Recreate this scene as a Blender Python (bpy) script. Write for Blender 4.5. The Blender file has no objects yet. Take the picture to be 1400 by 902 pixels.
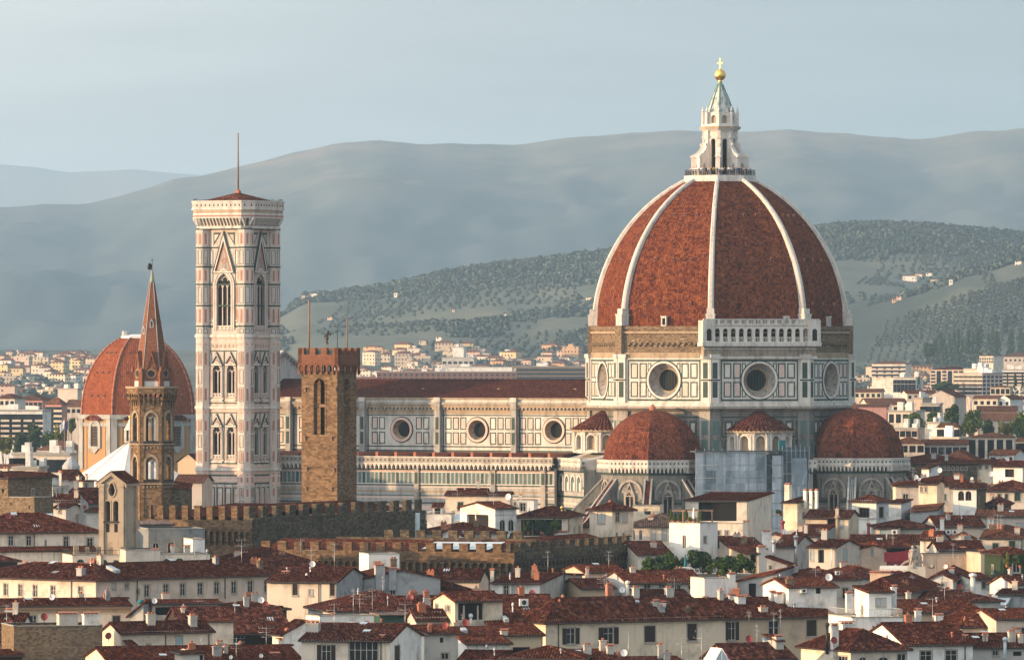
import bpy, bmesh, math, random
from mathutils import Vector, Matrix, Quaternion
R = math.radians
sin, cos, pi = math.sin, math.cos, math.pi
scene = bpy.context.scene
COL = scene.collection
rnd = random.Random(7)

# ------------------------------------------------------------------ camera, world, sun, exposure
FPX, HC, HY = 8970.0, 55.0, 480.0            # focal length in photo pixels, eye height above the city, horizon row
cam_d = bpy.data.cameras.new('camera'); cam = bpy.data.objects.new('camera', cam_d); COL.objects.link(cam)
cam_d.sensor_width = 36.0; cam_d.lens = FPX / 1400 * 36.0
cam_d.shift_y = (HY - 451.0) / 1400.0
cam_d.clip_start = 1.0; cam_d.clip_end = 90000.0
cam.location = (0, 0, HC); cam.rotation_euler = (R(90), 0, 0)
scene.camera = cam

SUN_AZ, SUN_EL = R(-74.0), R(7.0)            # measured from the direction towards the viewer; negative = left
sun_dir = Vector((sin(SUN_AZ) * cos(SUN_EL), -cos(SUN_AZ) * cos(SUN_EL), sin(SUN_EL)))
sd = bpy.data.lights.new('sun', 'SUN'); so = bpy.data.objects.new('sun', sd); COL.objects.link(so)
sd.energy = 3.75; sd.angle = R(0.6); sd.color = (1.0, 0.62, 0.32)
so.rotation_euler = (-sun_dir).to_track_quat('-Z', 'Y').to_euler()

SKY_VEIL, SKY_WEST, SKY_BACK, SKY_UP, SKY_TILT = 2.3, 1.5, 1.1, 0.85, 2.5
wd = bpy.data.worlds.new('World'); scene.world = wd; wd.use_nodes = True
wt = wd.node_tree; wn = wt.nodes; wl = wt.links
bg = wn['Background']
sky = wn.new('ShaderNodeTexSky'); sky.sky_type = 'NISHITA'; sky.sun_disc = False
sky.sun_elevation = SUN_EL; sky.sun_rotation = math.atan2(sun_dir.x, sun_dir.y)
sky.air_density = 1.0; sky.dust_density = 2.0; sky.ozone_density = 2.0; sky.altitude = 50
# thin overcast veil over the clear sky: brighter towards the sun on the left and near the horizon, streaked with cloud
def wmath(op, a, b=0.0, c=0.0):
    n = wn.new('ShaderNodeMath'); n.operation = op
    for i, v in enumerate((a, b, c)):
        if hasattr(v, 'is_output'): wl.new(v, n.inputs[i])
        else: n.inputs[i].default_value = v
    return n.outputs[0]
tc = wn.new('ShaderNodeTexCoord'); sx = wn.new('ShaderNodeSeparateXYZ'); wl.new(tc.outputs['Generated'], sx.inputs[0])
mp = wn.new('ShaderNodeMapping'); mp.inputs['Scale'].default_value = (7.0, 1.0, 60.0)
nz = wn.new('ShaderNodeTexNoise'); nz.inputs['Scale'].default_value = 1.6; nz.inputs['Detail'].default_value = 6; nz.inputs['Roughness'].default_value = 0.6
wl.new(tc.outputs['Generated'], mp.inputs['Vector']); wl.new(mp.outputs['Vector'], nz.inputs['Vector'])
west = wmath('MAXIMUM', wmath('MULTIPLY', sx.outputs[0], -1.0), 0.0)          # glow of the low sun
back = wmath('MAXIMUM', wmath('MULTIPLY', sx.outputs[1], -1.0), 0.0)          # open bright sky behind the viewer
upw = wmath('MAXIMUM', sx.outputs[2], 0.0)
lft = wmath('SUBTRACT', 1.0, wmath('MULTIPLY', wmath('MINIMUM', wmath('MAXIMUM', sx.outputs[0], -0.12), 0.12), SKY_TILT))
cl = wmath('ADD', 0.66, wmath('MULTIPLY', nz.outputs['Fac'], 0.68))
amp = wmath('ADD', wmath('ADD', wmath('MULTIPLY', west, SKY_WEST), wmath('MULTIPLY', back, SKY_BACK)), wmath('ADD', 1.0, wmath('MULTIPLY', upw, SKY_UP)))
amp = wmath('MULTIPLY', wmath('MULTIPLY', amp, lft), cl)
tint = wn.new('ShaderNodeMixRGB'); wl.new(wmath('MULTIPLY', wmath('SUBTRACT', lft, 0.85), 3.0), tint.inputs['Fac'])
tint.inputs['Color1'].default_value = (0.83, 0.92, 1.03, 1); tint.inputs['Color2'].default_value = (1.02, 0.99, 0.96, 1); tint.use_clamp = False
sc_w = wn.new('ShaderNodeVectorMath'); sc_w.operation = 'SCALE'; wl.new(tint.outputs[0], sc_w.inputs[0]); wl.new(wmath('MULTIPLY', amp, SKY_VEIL), sc_w.inputs['Scale'])
mx = wn.new('ShaderNodeMixRGB'); mx.inputs['Fac'].default_value = 0.8
wl.new(sky.outputs['Color'], mx.inputs['Color1']); wl.new(sc_w.outputs[0], mx.inputs['Color2'])
wl.new(mx.outputs['Color'], bg.inputs['Color'])
bg.inputs['Strength'].default_value = 0.11

vs = scene.view_settings
vs.view_transform = 'Standard'; vs.look = 'None'; vs.exposure = 1.2; vs.gamma = 1.0; vs.use_curve_mapping = False
scene.render.engine = 'CYCLES'
cy = scene.cycles
cy.use_denoising = True
try: cy.denoiser = 'OPENIMAGEDENOISE'
except Exception: pass
cy.max_bounces = 5; cy.diffuse_bounces = 3; cy.glossy_bounces = 2; cy.transmission_bounces = 2; cy.volume_bounces = 0; cy.transparent_max_bounces = 6
cy.use_adaptive_sampling = False
cy.caustics_reflective = False; cy.caustics_refractive = False

# ------------------------------------------------------------------ measuring helpers
def wx(px, Y): return (px - 700.0) / FPX * Y
def wz(py, Y): return HC - (py - HY) / FPX * Y

# ------------------------------------------------------------------ mesh builder
class MB:
    def __init__(s): s.v = []; s.f = []; s.m = []; s.uv = []; s.sm = []
    def face(s, pts, m=0, uv=None, smooth=False):
        i = len(s.v); pts = [Vector(p) for p in pts]; s.v.extend(pts)
        s.f.append(tuple(range(i, i + len(pts)))); s.m.append(m); s.sm.append(smooth)
        if uv is None:
            n = Vector((0, 0, 0))
            for a, b in zip(pts, pts[1:] + pts[:1]): n += a.cross(b)
            n = n.normalized() if n.length > 1e-9 else Vector((0, 0, 1))
            t = Vector((0, 0, 1)).cross(n)
            t = t.normalized() if t.length > 1e-4 else Vector((1, 0, 0))
            b = n.cross(t)
            uv = [(p.dot(t), p.dot(b)) for p in pts]
        s.uv.append(uv)
    def box(s, x0, x1, y0, y1, z0, z1, m=0, rot=0.0, c=None):
        P = [(x0,y0,z0),(x1,y0,z0),(x1,y1,z0),(x0,y1,z0),(x0,y0,z1),(x1,y0,z1),(x1,y1,z1),(x0,y1,z1)]
        if rot:
            cx, cy_ = c if c else ((x0+x1)/2, (y0+y1)/2)
            P = [(cx+(x-cx)*cos(rot)-(y-cy_)*sin(rot), cy_+(x-cx)*sin(rot)+(y-cy_)*cos(rot), z) for x, y, z in P]
        for q in ((0,1,5,4),(1,2,6,5),(2,3,7,6),(3,0,4,7),(4,5,6,7),(3,2,1,0)): s.face([P[i] for i in q], m)
    def prism(s, poly, z0, z1, m=0, mt=None, top=True, bot=False, poly1=None):
        p1 = poly1 or poly; n = len(poly)
        for i in range(n):
            j = (i + 1) % n
            s.face([(*poly[i], z0), (*poly[j], z0), (*p1[j], z1), (*p1[i], z1)], m)
        if top: s.face([(*p, z1) for p in p1], m if mt is None else mt)
        if bot: s.face([(*p, z0) for p in reversed(poly)], m)
    def lathe(s, prof, n, c=(0,0), a0=0.0, m=0, smooth=False, cap=True):
        rings = [[(c[0] + r*sin(a0+2*pi*k/n), c[1] - r*cos(a0+2*pi*k/n), z) for k in range(n)] for r, z in prof]
        for A, B in zip(rings, rings[1:]):
            for k in range(n):
                j = (k + 1) % n
                s.face([A[k], A[j], B[j], B[k]], m, smooth=smooth)
        if cap and prof[-1][0] > 1e-3: s.face(rings[-1], m)
        if cap and prof[0][0] > 1e-3: s.face(list(reversed(rings[0])), m)
    def tube(s, p, q, r, n=6, m=0, r1=None, smooth=True):
        p = Vector(p); q = Vector(q); d = (q - p).normalized(); r1 = r if r1 is None else r1
        a = d.orthogonal().normalized(); b = d.cross(a)
        A = [p + a*r*cos(2*pi*k/n) + b*r*sin(2*pi*k/n) for k in range(n)]
        B = [q + a*r1*cos(2*pi*k/n) + b*r1*sin(2*pi*k/n) for k in range(n)]
        for k in range(n):
            j = (k + 1) % n; s.face([A[k], A[j], B[j], B[k]], m, smooth=smooth)
        s.face(B, m); s.face(list(reversed(A)), m)
    def ball(s, c, r, nu=10, nv=6, m=0, sx=1, sy=1, sz=1):
        c = Vector(c)
        P = lambda i, j: c + Vector((r*sx*sin(pi*i/nv)*cos(2*pi*j/nu), r*sy*sin(pi*i/nv)*sin(2*pi*j/nu), r*sz*cos(pi*i/nv)))
        for i in range(nv):
            for j in range(nu):
                if i == 0: s.face([P(0,0), P(1,j), P(1,j+1)], m, smooth=True)
                elif i == nv-1: s.face([P(i,j), P(nv,0), P(i,j+1)], m, smooth=True)
                else: s.face([P(i,j), P(i+1,j), P(i+1,j+1), P(i,j+1)], m, smooth=True)
    def mesh(s, name, mats):
        me = bpy.data.meshes.new(name)
        me.from_pydata([tuple(v) for v in s.v], [], s.f)
        for mt in (mats if isinstance(mats, (list, tuple)) else [mats]): me.materials.append(mt)
        me.polygons.foreach_set('material_index', s.m)
        me.polygons.foreach_set('use_smooth', s.sm)
        ul = me.uv_layers.new(name='UVMap')
        flat = []
        for u in s.uv:
            for a in u: flat.extend((a[0], a[1]))
        ul.data.foreach_set('uv', flat)
        if any(s.sm):
            bm = bmesh.new(); bm.from_mesh(me); bmesh.ops.remove_doubles(bm, verts=bm.verts, dist=1e-4); bm.to_mesh(me); bm.free()
        me.update()
        return me
    def build(s, name, mats, parent=None):
        if not s.f: return None
        return link(name, s.mesh(name, mats), parent)

def link(name, me, parent=None, loc=None, rz=0.0):
    o = bpy.data.objects.new(name, me); COL.objects.link(o)
    if parent is not None: o.parent = parent
    if loc is not None: o.location = loc
    if rz: o.rotation_euler = (0, 0, rz)
    return o
def tag(o, label, cat, group=None):
    o['label'] = label; o['category'] = cat
    if group: o['group'] = group
    return o
def thing(name, label, cat, loc=(0,0,0), rz=0.0, group=None):
    o = bpy.data.objects.new(name, None); COL.objects.link(o)
    o.location = loc; o.rotation_euler = (0, 0, rz); o.empty_display_size = 0.5
    return tag(o, label, cat, group)
def setting(o, kind='structure'): o['kind'] = kind; return o
def kids(o): return [c for c in CHILD.get(o.name, [])]
def copy_tree(o, parent=None):
    c = o.copy(); COL.objects.link(c)
    if parent is not None: c.parent = parent
    for ch in list(o.children): copy_tree(ch, c)
    return c

# a vertical plane: u runs to the right seen from outside, d is metres outwards
class PL:
    def __init__(s, o, u, n): s.o = Vector((o[0], o[1], 0)); s.u = Vector((u[0], u[1], 0)); s.n = Vector((n[0], n[1], 0))
    def p(s, u, z, d=0.0):
        q = s.o + s.u*u + s.n*d; return Vector((q.x, q.y, z))
def plane_az(b, ap, c=(0,0)):                 # plane whose outward normal has azimuth b (0 = -Y), at distance ap from c
    n = (sin(b), -cos(b)); return PL((c[0]+n[0]*ap, c[1]+n[1]*ap), (cos(b), sin(b)), n)
def slab(mb, pl, u0, u1, z0, z1, d0, d1, m=0, back=False):
    a = [pl.p(u0,z0,d1), pl.p(u1,z0,d1), pl.p(u1,z1,d1), pl.p(u0,z1,d1)]; b = [pl.p(u0,z0,d0), pl.p(u1,z0,d0), pl.p(u1,z1,d0), pl.p(u0,z1,d0)]
    mb.face(a, m); mb.face([b[0],b[1],a[1],a[0]], m); mb.face([a[3],a[2],b[2],b[3]], m); mb.face([b[0],a[0],a[3],b[3]], m); mb.face([a[1],b[1],b[2],a[2]], m)
    if back: mb.face(list(reversed(b)), m)
def poly(mb, pl, pts, d0, d1, m=0):
    a = [pl.p(u,z,d1) for u, z in pts]; b = [pl.p(u,z,d0) for u, z in pts]; n = len(pts)
    mb.face(a, m)
    for i in range(n):
        j = (i+1) % n; mb.face([b[i], b[j], a[j], a[i]], m)
def ringpoly(mb, pl, out, inn, d0, d1, m=0, closed=True, din=None):
    n = len(out); din = d0 if din is None else din
    for i in range(n if closed else n-1):
        j = (i+1) % n
        mb.face([pl.p(*out[i],d1), pl.p(*out[j],d1), pl.p(*inn[j],d1), pl.p(*inn[i],d1)], m)
        mb.face([pl.p(*out[i],d0), pl.p(*out[j],d0), pl.p(*out[j],d1), pl.p(*out[i],d1)], m)
        mb.face([pl.p(*inn[j],din), pl.p(*inn[i],din), pl.p(*inn[i],d1), pl.p(*inn[j],d1)], m)
def rect(u0, u1, z0, z1): return [(u0,z0),(u1,z0),(u1,z1),(u0,z1)]
def frame(mb, pl, u0, u1, z0, z1, w, d0, d1, m=0):
    ringpoly(mb, pl, rect(u0,u1,z0,z1), rect(u0+w,u1-w,z0+w,z1-w), d0, d1, m)
def arch(u, z0, w, zs, n=8, pointed=0.0):     # outline: bottom left, bottom right, then over the arch from right to left; w = width, zs = spring
    r = w/2; pts = [(u-r, z0), (u+r, z0)]
    if pointed:
        Rr = r*(1+pointed); cxr = u + r - Rr
        a1 = math.acos((u-cxr)/Rr)
        for k in range(n+1):
            a = a1*k/n; pts.append((cxr+Rr*cos(a), zs+Rr*sin(a)))
        for k in range(n-1, -1, -1):
            a = a1*k/n; pts.append((2*u-cxr-Rr*cos(a), zs+Rr*sin(a)))
    else:
        for k in range(2*n+1):
            a = pi*k/(2*n); pts.append((u+r*cos(a), zs+r*sin(a)))
    return pts
def circ(u, z, r, n=28, a0=0.0): return [(u+r*cos(a0+2*pi*k/n), z+r*sin(a0+2*pi*k/n)) for k in range(n)]
# wall rectangle with openings (each an outline as made by rect() or arch()); openings must not overlap in u
def wall(mb, pl, u0, u1, z0, z1, holes, thick, m=0, d=0.0, mr=None, ztop=None):
    mr = m if mr is None else mr
    zt = ztop or (lambda u: z1)
    def q(ua, ub, za, zb, zc=None, zd=None):
        zc = zb if zc is None else zc
        if ub-ua > 1e-6: mb.face([pl.p(ua,za,d), pl.p(ub,za if zd is None else zd,d), pl.p(ub,zc,d), pl.p(ua,zb,d)], m)
    cur = u0
    for h in sorted(holes, key=lambda h: min(p[0] for p in h)):
        ua = min(p[0] for p in h); ub = max(p[0] for p in h); zb = min(p[1] for p in h)
        q(cur, ua, z0, zt(cur), zt(ua))
        if zb > z0 + 1e-6: q(ua, ub, z0, zb)
        top = [p for p in reversed(h[2:])]
        for a, b in zip(top, top[1:]):
            if b[0]-a[0] > 1e-6: mb.face([pl.p(a[0],a[1],d), pl.p(b[0],b[1],d), pl.p(b[0],zt(b[0]),d), pl.p(a[0],zt(a[0]),d)], m)
        n = len(h)
        for i in range(n):
            j = (i+1) % n
            mb.face([pl.p(*h[j],d), pl.p(*h[i],d), pl.p(*h[i],d-thick), pl.p(*h[j],d-thick)], mr)
        cur = ub
    q(cur, u1, z0, zt(cur), zt(u1))
# wall rectangle with one round opening whose funnel narrows inwards
def wall_round(mb, pl, u0, u1, z0, z1, uc, zc, r0, r1, depth, m=0, mr=0, mg=0, n=32):
    bd = []
    for k in range(n):
        a = 2*pi*k/n; dx, dz = cos(a), sin(a); t = 1e9
        if dx > 1e-9: t = min(t, (u1-uc)/dx)
        if dx < -1e-9: t = min(t, (u0-uc)/dx)
        if dz > 1e-9: t = min(t, (z1-zc)/dz)
        if dz < -1e-9: t = min(t, (z0-zc)/dz)
        bd.append((uc+dx*t, zc+dz*t))
    C0 = circ(uc, zc, r0, n); C1 = circ(uc, zc, r1, n)
    for k in range(n):
        j = (k+1) % n; pts = [pl.p(*bd[k]), pl.p(*bd[j]), pl.p(*C0[j]), pl.p(*C0[k])]
        for c in ((u0,z0),(u1,z0),(u1,z1),(u0,z1)):      # keep the rectangle's corners
            aa = math.atan2(c[1]-zc, c[0]-uc) % (2*pi); a0_, a1_ = 2*pi*k/n, 2*pi*(k+1)/n
            if a0_ + 1e-6 < aa < a1_ - 1e-6: pts.insert(1, pl.p(*c))
        mb.face(pts, m)
        mb.face([pl.p(*C0[k]), pl.p(*C0[j]), pl.p(*C1[j],-depth), pl.p(*C1[k],-depth)], mr)
    mb.face([pl.p(*c,-depth) for c in C1], mg)
# ------------------------------------------------------------------ materials
class G:
    def __init__(s, name, rough=0.85, spec=0.3):
        s.m = bpy.data.materials.new(name); s.m.use_nodes = True
        s.t = s.m.node_tree; s.b = s.t.nodes['Principled BSDF']
        s.b.inputs['Roughness'].default_value = rough
        s.b.inputs['Specular IOR Level'].default_value = spec
        s.uvn = None
    def add(s, typ, ins=None, **kw):
        n = s.t.nodes.new(typ)
        for k, v in kw.items(): setattr(n, k, v)
        for k, v in (ins or {}).items():
            if hasattr(v, 'is_output'): s.t.links.new(v, n.inputs[k])
            else: n.inputs[k].default_value = v
        return n
    def uv(s):
        if s.uvn is None: s.uvn = s.add('ShaderNodeUVMap').outputs['UV']
        return s.uvn
    def obj(s): return s.add('ShaderNodeTexCoord').outputs['Object']
    def pos(s): return s.add('ShaderNodeNewGeometry').outputs['Position']
    def math(s, op, a, b=0.0, c=0.0):
        n = s.add('ShaderNodeMath', {0: a, 1: b, 2: c}, operation=op); return n.outputs[0]
    def sep(s, v):
        n = s.add('ShaderNodeSeparateXYZ', {0: v}); return n.outputs
    def comb(s, x, y, z=0.0): return s.add('ShaderNodeCombineXYZ', {0: x, 1: y, 2: z}).outputs[0]
    def scale(s, v, sc): return s.add('ShaderNodeVectorMath', {0: v, 1: sc}, operation='MULTIPLY').outputs[0]
    def noise(s, v, sc, detail=3, rough=0.55):
        return s.add('ShaderNodeTexNoise', {'Vector': v, 'Scale': sc, 'Detail': detail, 'Roughness': rough}).outputs['Fac']
    def white(s, v): return s.add('ShaderNodeTexWhiteNoise', {'Vector': v}, noise_dimensions='3D').outputs['Value']
    def ramp(s, f, *st, interp='LINEAR'):
        n = s.add('ShaderNodeValToRGB', {'Fac': f}); e = n.color_ramp.elements; n.color_ramp.interpolation = interp
        while len(e) < len(st): e.new(0.5)
        for el, (p, c) in zip(e, st): el.position = p; el.color = (*c, 1) if len(c) == 3 else c
        return n.outputs['Color']
    def mix(s, f, a, b, blend='MIX'):
        n = s.add('ShaderNodeMix', data_type='RGBA', blend_type=blend)
        for k, v in (('Factor_Float', f), ('A_Color', a), ('B_Color', b)):
            i = next(x for x in n.inputs if x.identifier == k)
            if hasattr(v, 'is_output'): s.t.links.new(v, i)
            else: i.default_value = v if k == 'Factor_Float' else ((*v, 1) if len(v) == 3 else v)
        return next(x for x in n.outputs if x.identifier == 'Result_Color')
    def col(s, c):
        if hasattr(c, 'is_output'): s.t.links.new(c, s.b.inputs['Base Color'])
        else: s.b.inputs['Base Color'].default_value = (*c, 1)
        return s
    def bump(s, h, st=0.5, dist=0.05):
        n = s.add('ShaderNodeBump', {'Height': h, 'Strength': st, 'Distance': dist}); s.t.links.new(n.outputs[0], s.b.inputs['Normal'])
    def rnd(s): return s.add('ShaderNodeObjectInfo').outputs['Random']

def m_plain(name, c, rough=0.8, metal=0.0, var=0.25, sc=1.5, spec=0.3):
    g = G(name, rough, spec); g.b.inputs['Metallic'].default_value = metal
    n = g.noise(g.obj(), sc, 4)
    g.col(g.mix(g.math('MULTIPLY', n, 1.0), tuple(x*(1-var) for x in c), tuple(min(1, x*(1+var)) for x in c)))
    return g.m

def m_tiles(name, stops, cu=0.36, cv=0.42, lichen=0.3, lc=(0.13, 0.10, 0.085)):
    g = G(name, 0.95, 0.0); u = g.sep(g.uv()); r = g.rnd()
    iu = g.math('FLOOR', g.math('DIVIDE', u[0], cu)); iv = g.math('FLOOR', g.math('DIVIDE', u[1], cv))
    w = g.white(g.comb(iu, iv, g.math('MULTIPLY', r, 91.0)))
    big = g.noise(g.comb(u[0], u[1], g.math('MULTIPLY', r, 50.0)), 0.35, 4, 0.6)
    f = g.math('ADD', g.math('MULTIPLY', w, 0.80), g.math('MULTIPLY', big, 0.38))
    c = g.ramp(f, *stops)
    fine = g.noise(g.comb(u[0], u[1], r), 1.3, 6, 0.7)
    c = g.mix(g.math('MULTIPLY', g.math('GREATER_THAN', fine, 0.585), lichen), c, lc)
    c = g.mix(1.0, c, g.ramp(r, (0, (.72, .70, .70)), (.5, (1.0, 1.0, 1.0)), (1, (1.25, 1.32, 1.36))), 'MULTIPLY')
    fv = g.math('FRACT', g.math('DIVIDE', u[1], cv))
    g.col(c); g.bump(g.math('ADD', fv, g.math('MULTIPLY', fine, 0.8)), 0.6, 0.06)
    return g.m

def m_plaster(name, c, stain=(0.25, 0.22, 0.18), amt=1.2, sc=0.35):
    g = G(name, 0.95, 0.0); u = g.uv(); r = g.rnd(); s = g.sep(u)
    ro = g.math('MULTIPLY', r, 77.0)
    n1 = g.noise(g.comb(s[0], s[1], ro), sc, 5, 0.65)
    n2 = g.noise(g.comb(g.math('MULTIPLY', s[0], 1.7), g.math('MULTIPLY', s[1], 0.16), ro), 1.0, 4, 0.6)   # rain streaks
    f = g.math('MULTIPLY', g.math('SMOOTH_MAX', g.math('MULTIPLY', g.math('SUBTRACT', n1, 0.50), 3.0), g.math('MULTIPLY', g.math('SUBTRACT', n2, 0.56), 3.0), 0.1), amt)
    f = g.math('MINIMUM', g.math('MAXIMUM', f, 0.0), 0.75)
    base = g.mix(n1, tuple(x*0.93 for x in c), tuple(min(1, x*1.06) for x in c))
    g.col(g.mix(f, base, stain)); g.bump(g.noise(u, 6.0, 4), 0.15, 0.02)
    return g.m

def m_stone(name, stops, bw=0.55, bh=0.28, mortar=(0.16, 0.12, 0.08), ms=0.02, holes=0.0):
    g = G(name, 0.95, 0.0); u = g.sep(g.uv())
    row = g.math('FLOOR', g.math('DIVIDE', u[1], bh))
    uu = g.math('ADD', g.math('DIVIDE', u[0], bw), g.math('MULTIPLY', g.white(g.comb(row, 3.3, 1.7)), 5.0))
    w = g.white(g.comb(g.math('FLOOR', uu), row, 0.5))
    big = g.noise(g.uv(), 0.22, 5, 0.6); fine = g.noise(g.uv(), 3.5, 4, 0.7)
    f = g.math('ADD', g.math('MULTIPLY', w, 0.45), g.math('ADD', g.math('MULTIPLY', big, 0.45), g.math('MULTIPLY', fine, 0.2)))
    c = g.ramp(f, *stops)
    fu = g.math('FRACT', uu); fv = g.math('FRACT', g.math('DIVIDE', u[1], bh))
    j = g.math('MAXIMUM', g.math('LESS_THAN', fu, ms/bw*2), g.math('LESS_THAN', fv, ms/bh*2))
    g.col(g.mix(g.math('MULTIPLY', j, 0.6), c, mortar)); g.bump(g.math('ADD', g.math('MULTIPLY', w, 1.2), fine), 0.9, 0.06)
    return g.m

def m_marble(name, c, dirt=(0.22, 0.19, 0.16), amt=0.6, sc=0.25, rough=0.6):
    g = G(name, rough, 0.1); u = g.sep(g.uv())
    n1 = g.noise(g.comb(g.math('MULTIPLY', u[0], 1.6), g.math('MULTIPLY', u[1], 0.35)), sc*2, 6, 0.65)
    n2 = g.noise(g.uv(), 2.2, 5, 0.65); n3 = g.noise(g.uv(), 0.6, 2)
    f = g.math('MULTIPLY', g.math('MAXIMUM', g.math('SUBTRACT', g.math('ADD', g.math('MULTIPLY', n1, 0.7), g.math('MULTIPLY', n2, 0.3)), 0.47), 0.0), 4.0*amt)
    base = g.mix(n3, tuple(x*0.9 for x in c), tuple(min(1, x*1.08) for x in c))
    g.col(g.mix(g.math('MINIMUM', f, 0.7), base, dirt))
    return g.m

def m_domed(name, stops):                       # big tile courses on curved shells; uv in metres
    g = G(name, 0.92, 0.03); u = g.sep(g.uv())
    iu = g.math('FLOOR', g.math('DIVIDE', u[0], 0.45)); iv = g.math('FLOOR', g.math('DIVIDE', u[1], 0.42))
    w = g.white(g.comb(iu, iv, 0.3)); w2 = g.white(g.comb(g.math('FLOOR', g.math('DIVIDE', u[0], 1.6)), g.math('FLOOR', g.math('DIVIDE', u[1], 0.84)), 4.3))
    streak = g.noise(g.comb(g.math('MULTIPLY', u[0], 0.9), g.math('MULTIPLY', u[1], 0.05)), 0.9, 4, 0.6)
    big = g.noise(g.uv(), 0.16, 4, 0.6)
    f = g.math('ADD', g.math('ADD', g.math('MULTIPLY', w, 0.40), g.math('MULTIPLY', w2, 0.14)), g.math('ADD', g.math('MULTIPLY', streak, 0.46), g.math('MULTIPLY', big, 0.14)))
    c = g.ramp(f, *stops)
    fu = g.math('FRACT', g.math('DIVIDE', u[0], 0.45)); fv = g.math('FRACT', g.math('DIVIDE', u[1], 0.42))
    j = g.math('MAXIMUM', g.math('LESS_THAN', fu, 0.17), g.math('LESS_THAN', fv, 0.12))
    g.col(g.mix(g.math('MULTIPLY', j, 0.42), c, (0.045, 0.018, 0.012)))
    h = g.math('ADD', g.math('SINE', g.math('MULTIPLY', u[0], 12.566)), g.math('MULTIPLY', w, 0.8)); g.bump(h, 0.5, 0.05)
    return g.m

def m_glass(name, c=(0.006, 0.007, 0.008), rough=0.2):
    g = G(name, rough, 0.2); n = g.white(g.comb(g.rnd(), 0.3, 0.1))
    g.col(g.mix(n, c, tuple(x*2.6 for x in c))); return g.m

def m_leaf(name, a, b):
    g = G(name, 0.75, 0.2); n = g.noise(g.obj(), 0.8, 3); r = g.rnd()
    w = g.white(g.scale(g.pos(), (1.7, 1.7, 1.7)))
    g.col(g.mix(g.math('ADD', g.math('MULTIPLY', n, 0.6), g.math('MULTIPLY', r, 0.4)), a, b))
    g.b.inputs['Subsurface Weight'].default_value = 0.0
    return g.m

T_DARK = ((0.12, (0.015, 0.006, 0.006)), (0.42, (0.040, 0.012, 0.008)), (0.68, (0.072, 0.021, 0.013)), (0.86, (0.098, 0.030, 0.019)), (0.99, (0.170, 0.069, 0.045)))
T_RED = ((0.12, (0.018, 0.007, 0.005)), (0.42, (0.050, 0.014, 0.009)), (0.68, (0.087, 0.024, 0.013)), (0.86, (0.107, 0.033, 0.019)), (0.99, (0.167, 0.069, 0.041)))
T_PALE = ((0.15, (0.045, 0.021, 0.015)), (0.45, (0.086, 0.036, 0.023)), (0.75, (0.128, 0.055, 0.034)), (0.98, (0.183, 0.095, 0.062)))
M = {}
M['tile'] = m_tiles('roof_tiles_dark', T_DARK); M['tile_red'] = m_tiles('roof_tiles_red', T_RED, lichen=0.2); M['tile_pale'] = m_tiles('roof_tiles_pale', T_PALE)
M['tile_grey'] = m_tiles('roof_tiles_grey', ((0.2, (0.07, 0.05, 0.045)), (0.6, (0.14, 0.10, 0.085)), (0.95, (0.24, 0.17, 0.14))))
M['tile_nave'] = m_tiles('roof_tiles_old', ((0.15, (0.030, 0.012, 0.010)), (0.6, (0.052, 0.019, 0.015)), (0.95, (0.085, 0.030, 0.022))), lichen=0.15)
TILES = ['tile', 'tile', 'tile', 'tile_red', 'tile_pale']
M['soffit'] = m_plain('eave_wood', (0.035, 0.024, 0.018)); M['gutter'] = m_plain('gutter_copper', (0.05, 0.035, 0.03), 0.5)
W_ = {'cream': (0.685, 0.607, 0.497), 'white': (0.740, 0.740, 0.697), 'pale': (0.734, 0.664, 0.561), 'yellow': (0.658, 0.571, 0.430), 'ochre': (0.495, 0.400, 0.283), 'orange': (0.577, 0.451, 0.342), 'chapel': (0.375, 0.265, 0.175),
      'pink': (0.648, 0.522, 0.444), 'tan': (0.574, 0.503, 0.424), 'grey': (0.456, 0.440, 0.416), 'rose': (0.498, 0.263, 0.231)}
W_['chapel'] = (0.38, 0.235, 0.115)
for k, c in W_.items(): M[k] = m_plaster('plaster_' + k, c)
M['cement'] = m_plaster('cement_stained', (0.36, 0.37, 0.37), (0.09, 0.095, 0.10), 1.2, 0.5)
M['cementd'] = m_plaster('cement_dark_streaked', (0.21, 0.225, 0.23), (0.07, 0.075, 0.08), 1.3, 0.5); M['creeper'] = m_leaf('creeper_wall', (.012, .026, .010), (.03, .05, .016))
M['mould'] = m_plaster('plaster_mouldy', (0.50, 0.48, 0.43), (0.12, 0.12, 0.11), 0.9, 0.4)
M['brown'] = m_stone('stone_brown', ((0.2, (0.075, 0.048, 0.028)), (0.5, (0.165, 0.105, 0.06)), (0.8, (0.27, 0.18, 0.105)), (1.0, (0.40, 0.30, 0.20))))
M['dstone'] = m_stone('stone_dark', ((0.2, (0.035, 0.03, 0.024)), (0.5, (0.085, 0.07, 0.05)), (0.8, (0.16, 0.13, 0.09)), (1.0, (0.27, 0.23, 0.17))), 0.6, 0.3, (0.05, 0.04, 0.03))  # also carries the shade of the palace and annex flanks
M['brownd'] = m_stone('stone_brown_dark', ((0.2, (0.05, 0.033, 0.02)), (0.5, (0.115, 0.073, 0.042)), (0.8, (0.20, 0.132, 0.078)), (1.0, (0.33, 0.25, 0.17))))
M['rubble'] = m_stone('stone_rubble', ((0.2, (0.07, 0.05, 0.035)), (0.5, (0.17, 0.125, 0.08)), (0.8, (0.26, 0.2, 0.14)), (1.0, (0.40, 0.33, 0.25))), 0.4, 0.2)
M['brick'] = m_stone('brick_red', ((0.2, (0.10, 0.042, 0.026)), (0.5, (0.18, 0.073, 0.042)), (0.8, (0.25, 0.11, 0.062)), (1.0, (0.32, 0.17, 0.11))), 0.3, 0.12, (0.2, 0.12, 0.09))
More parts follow.
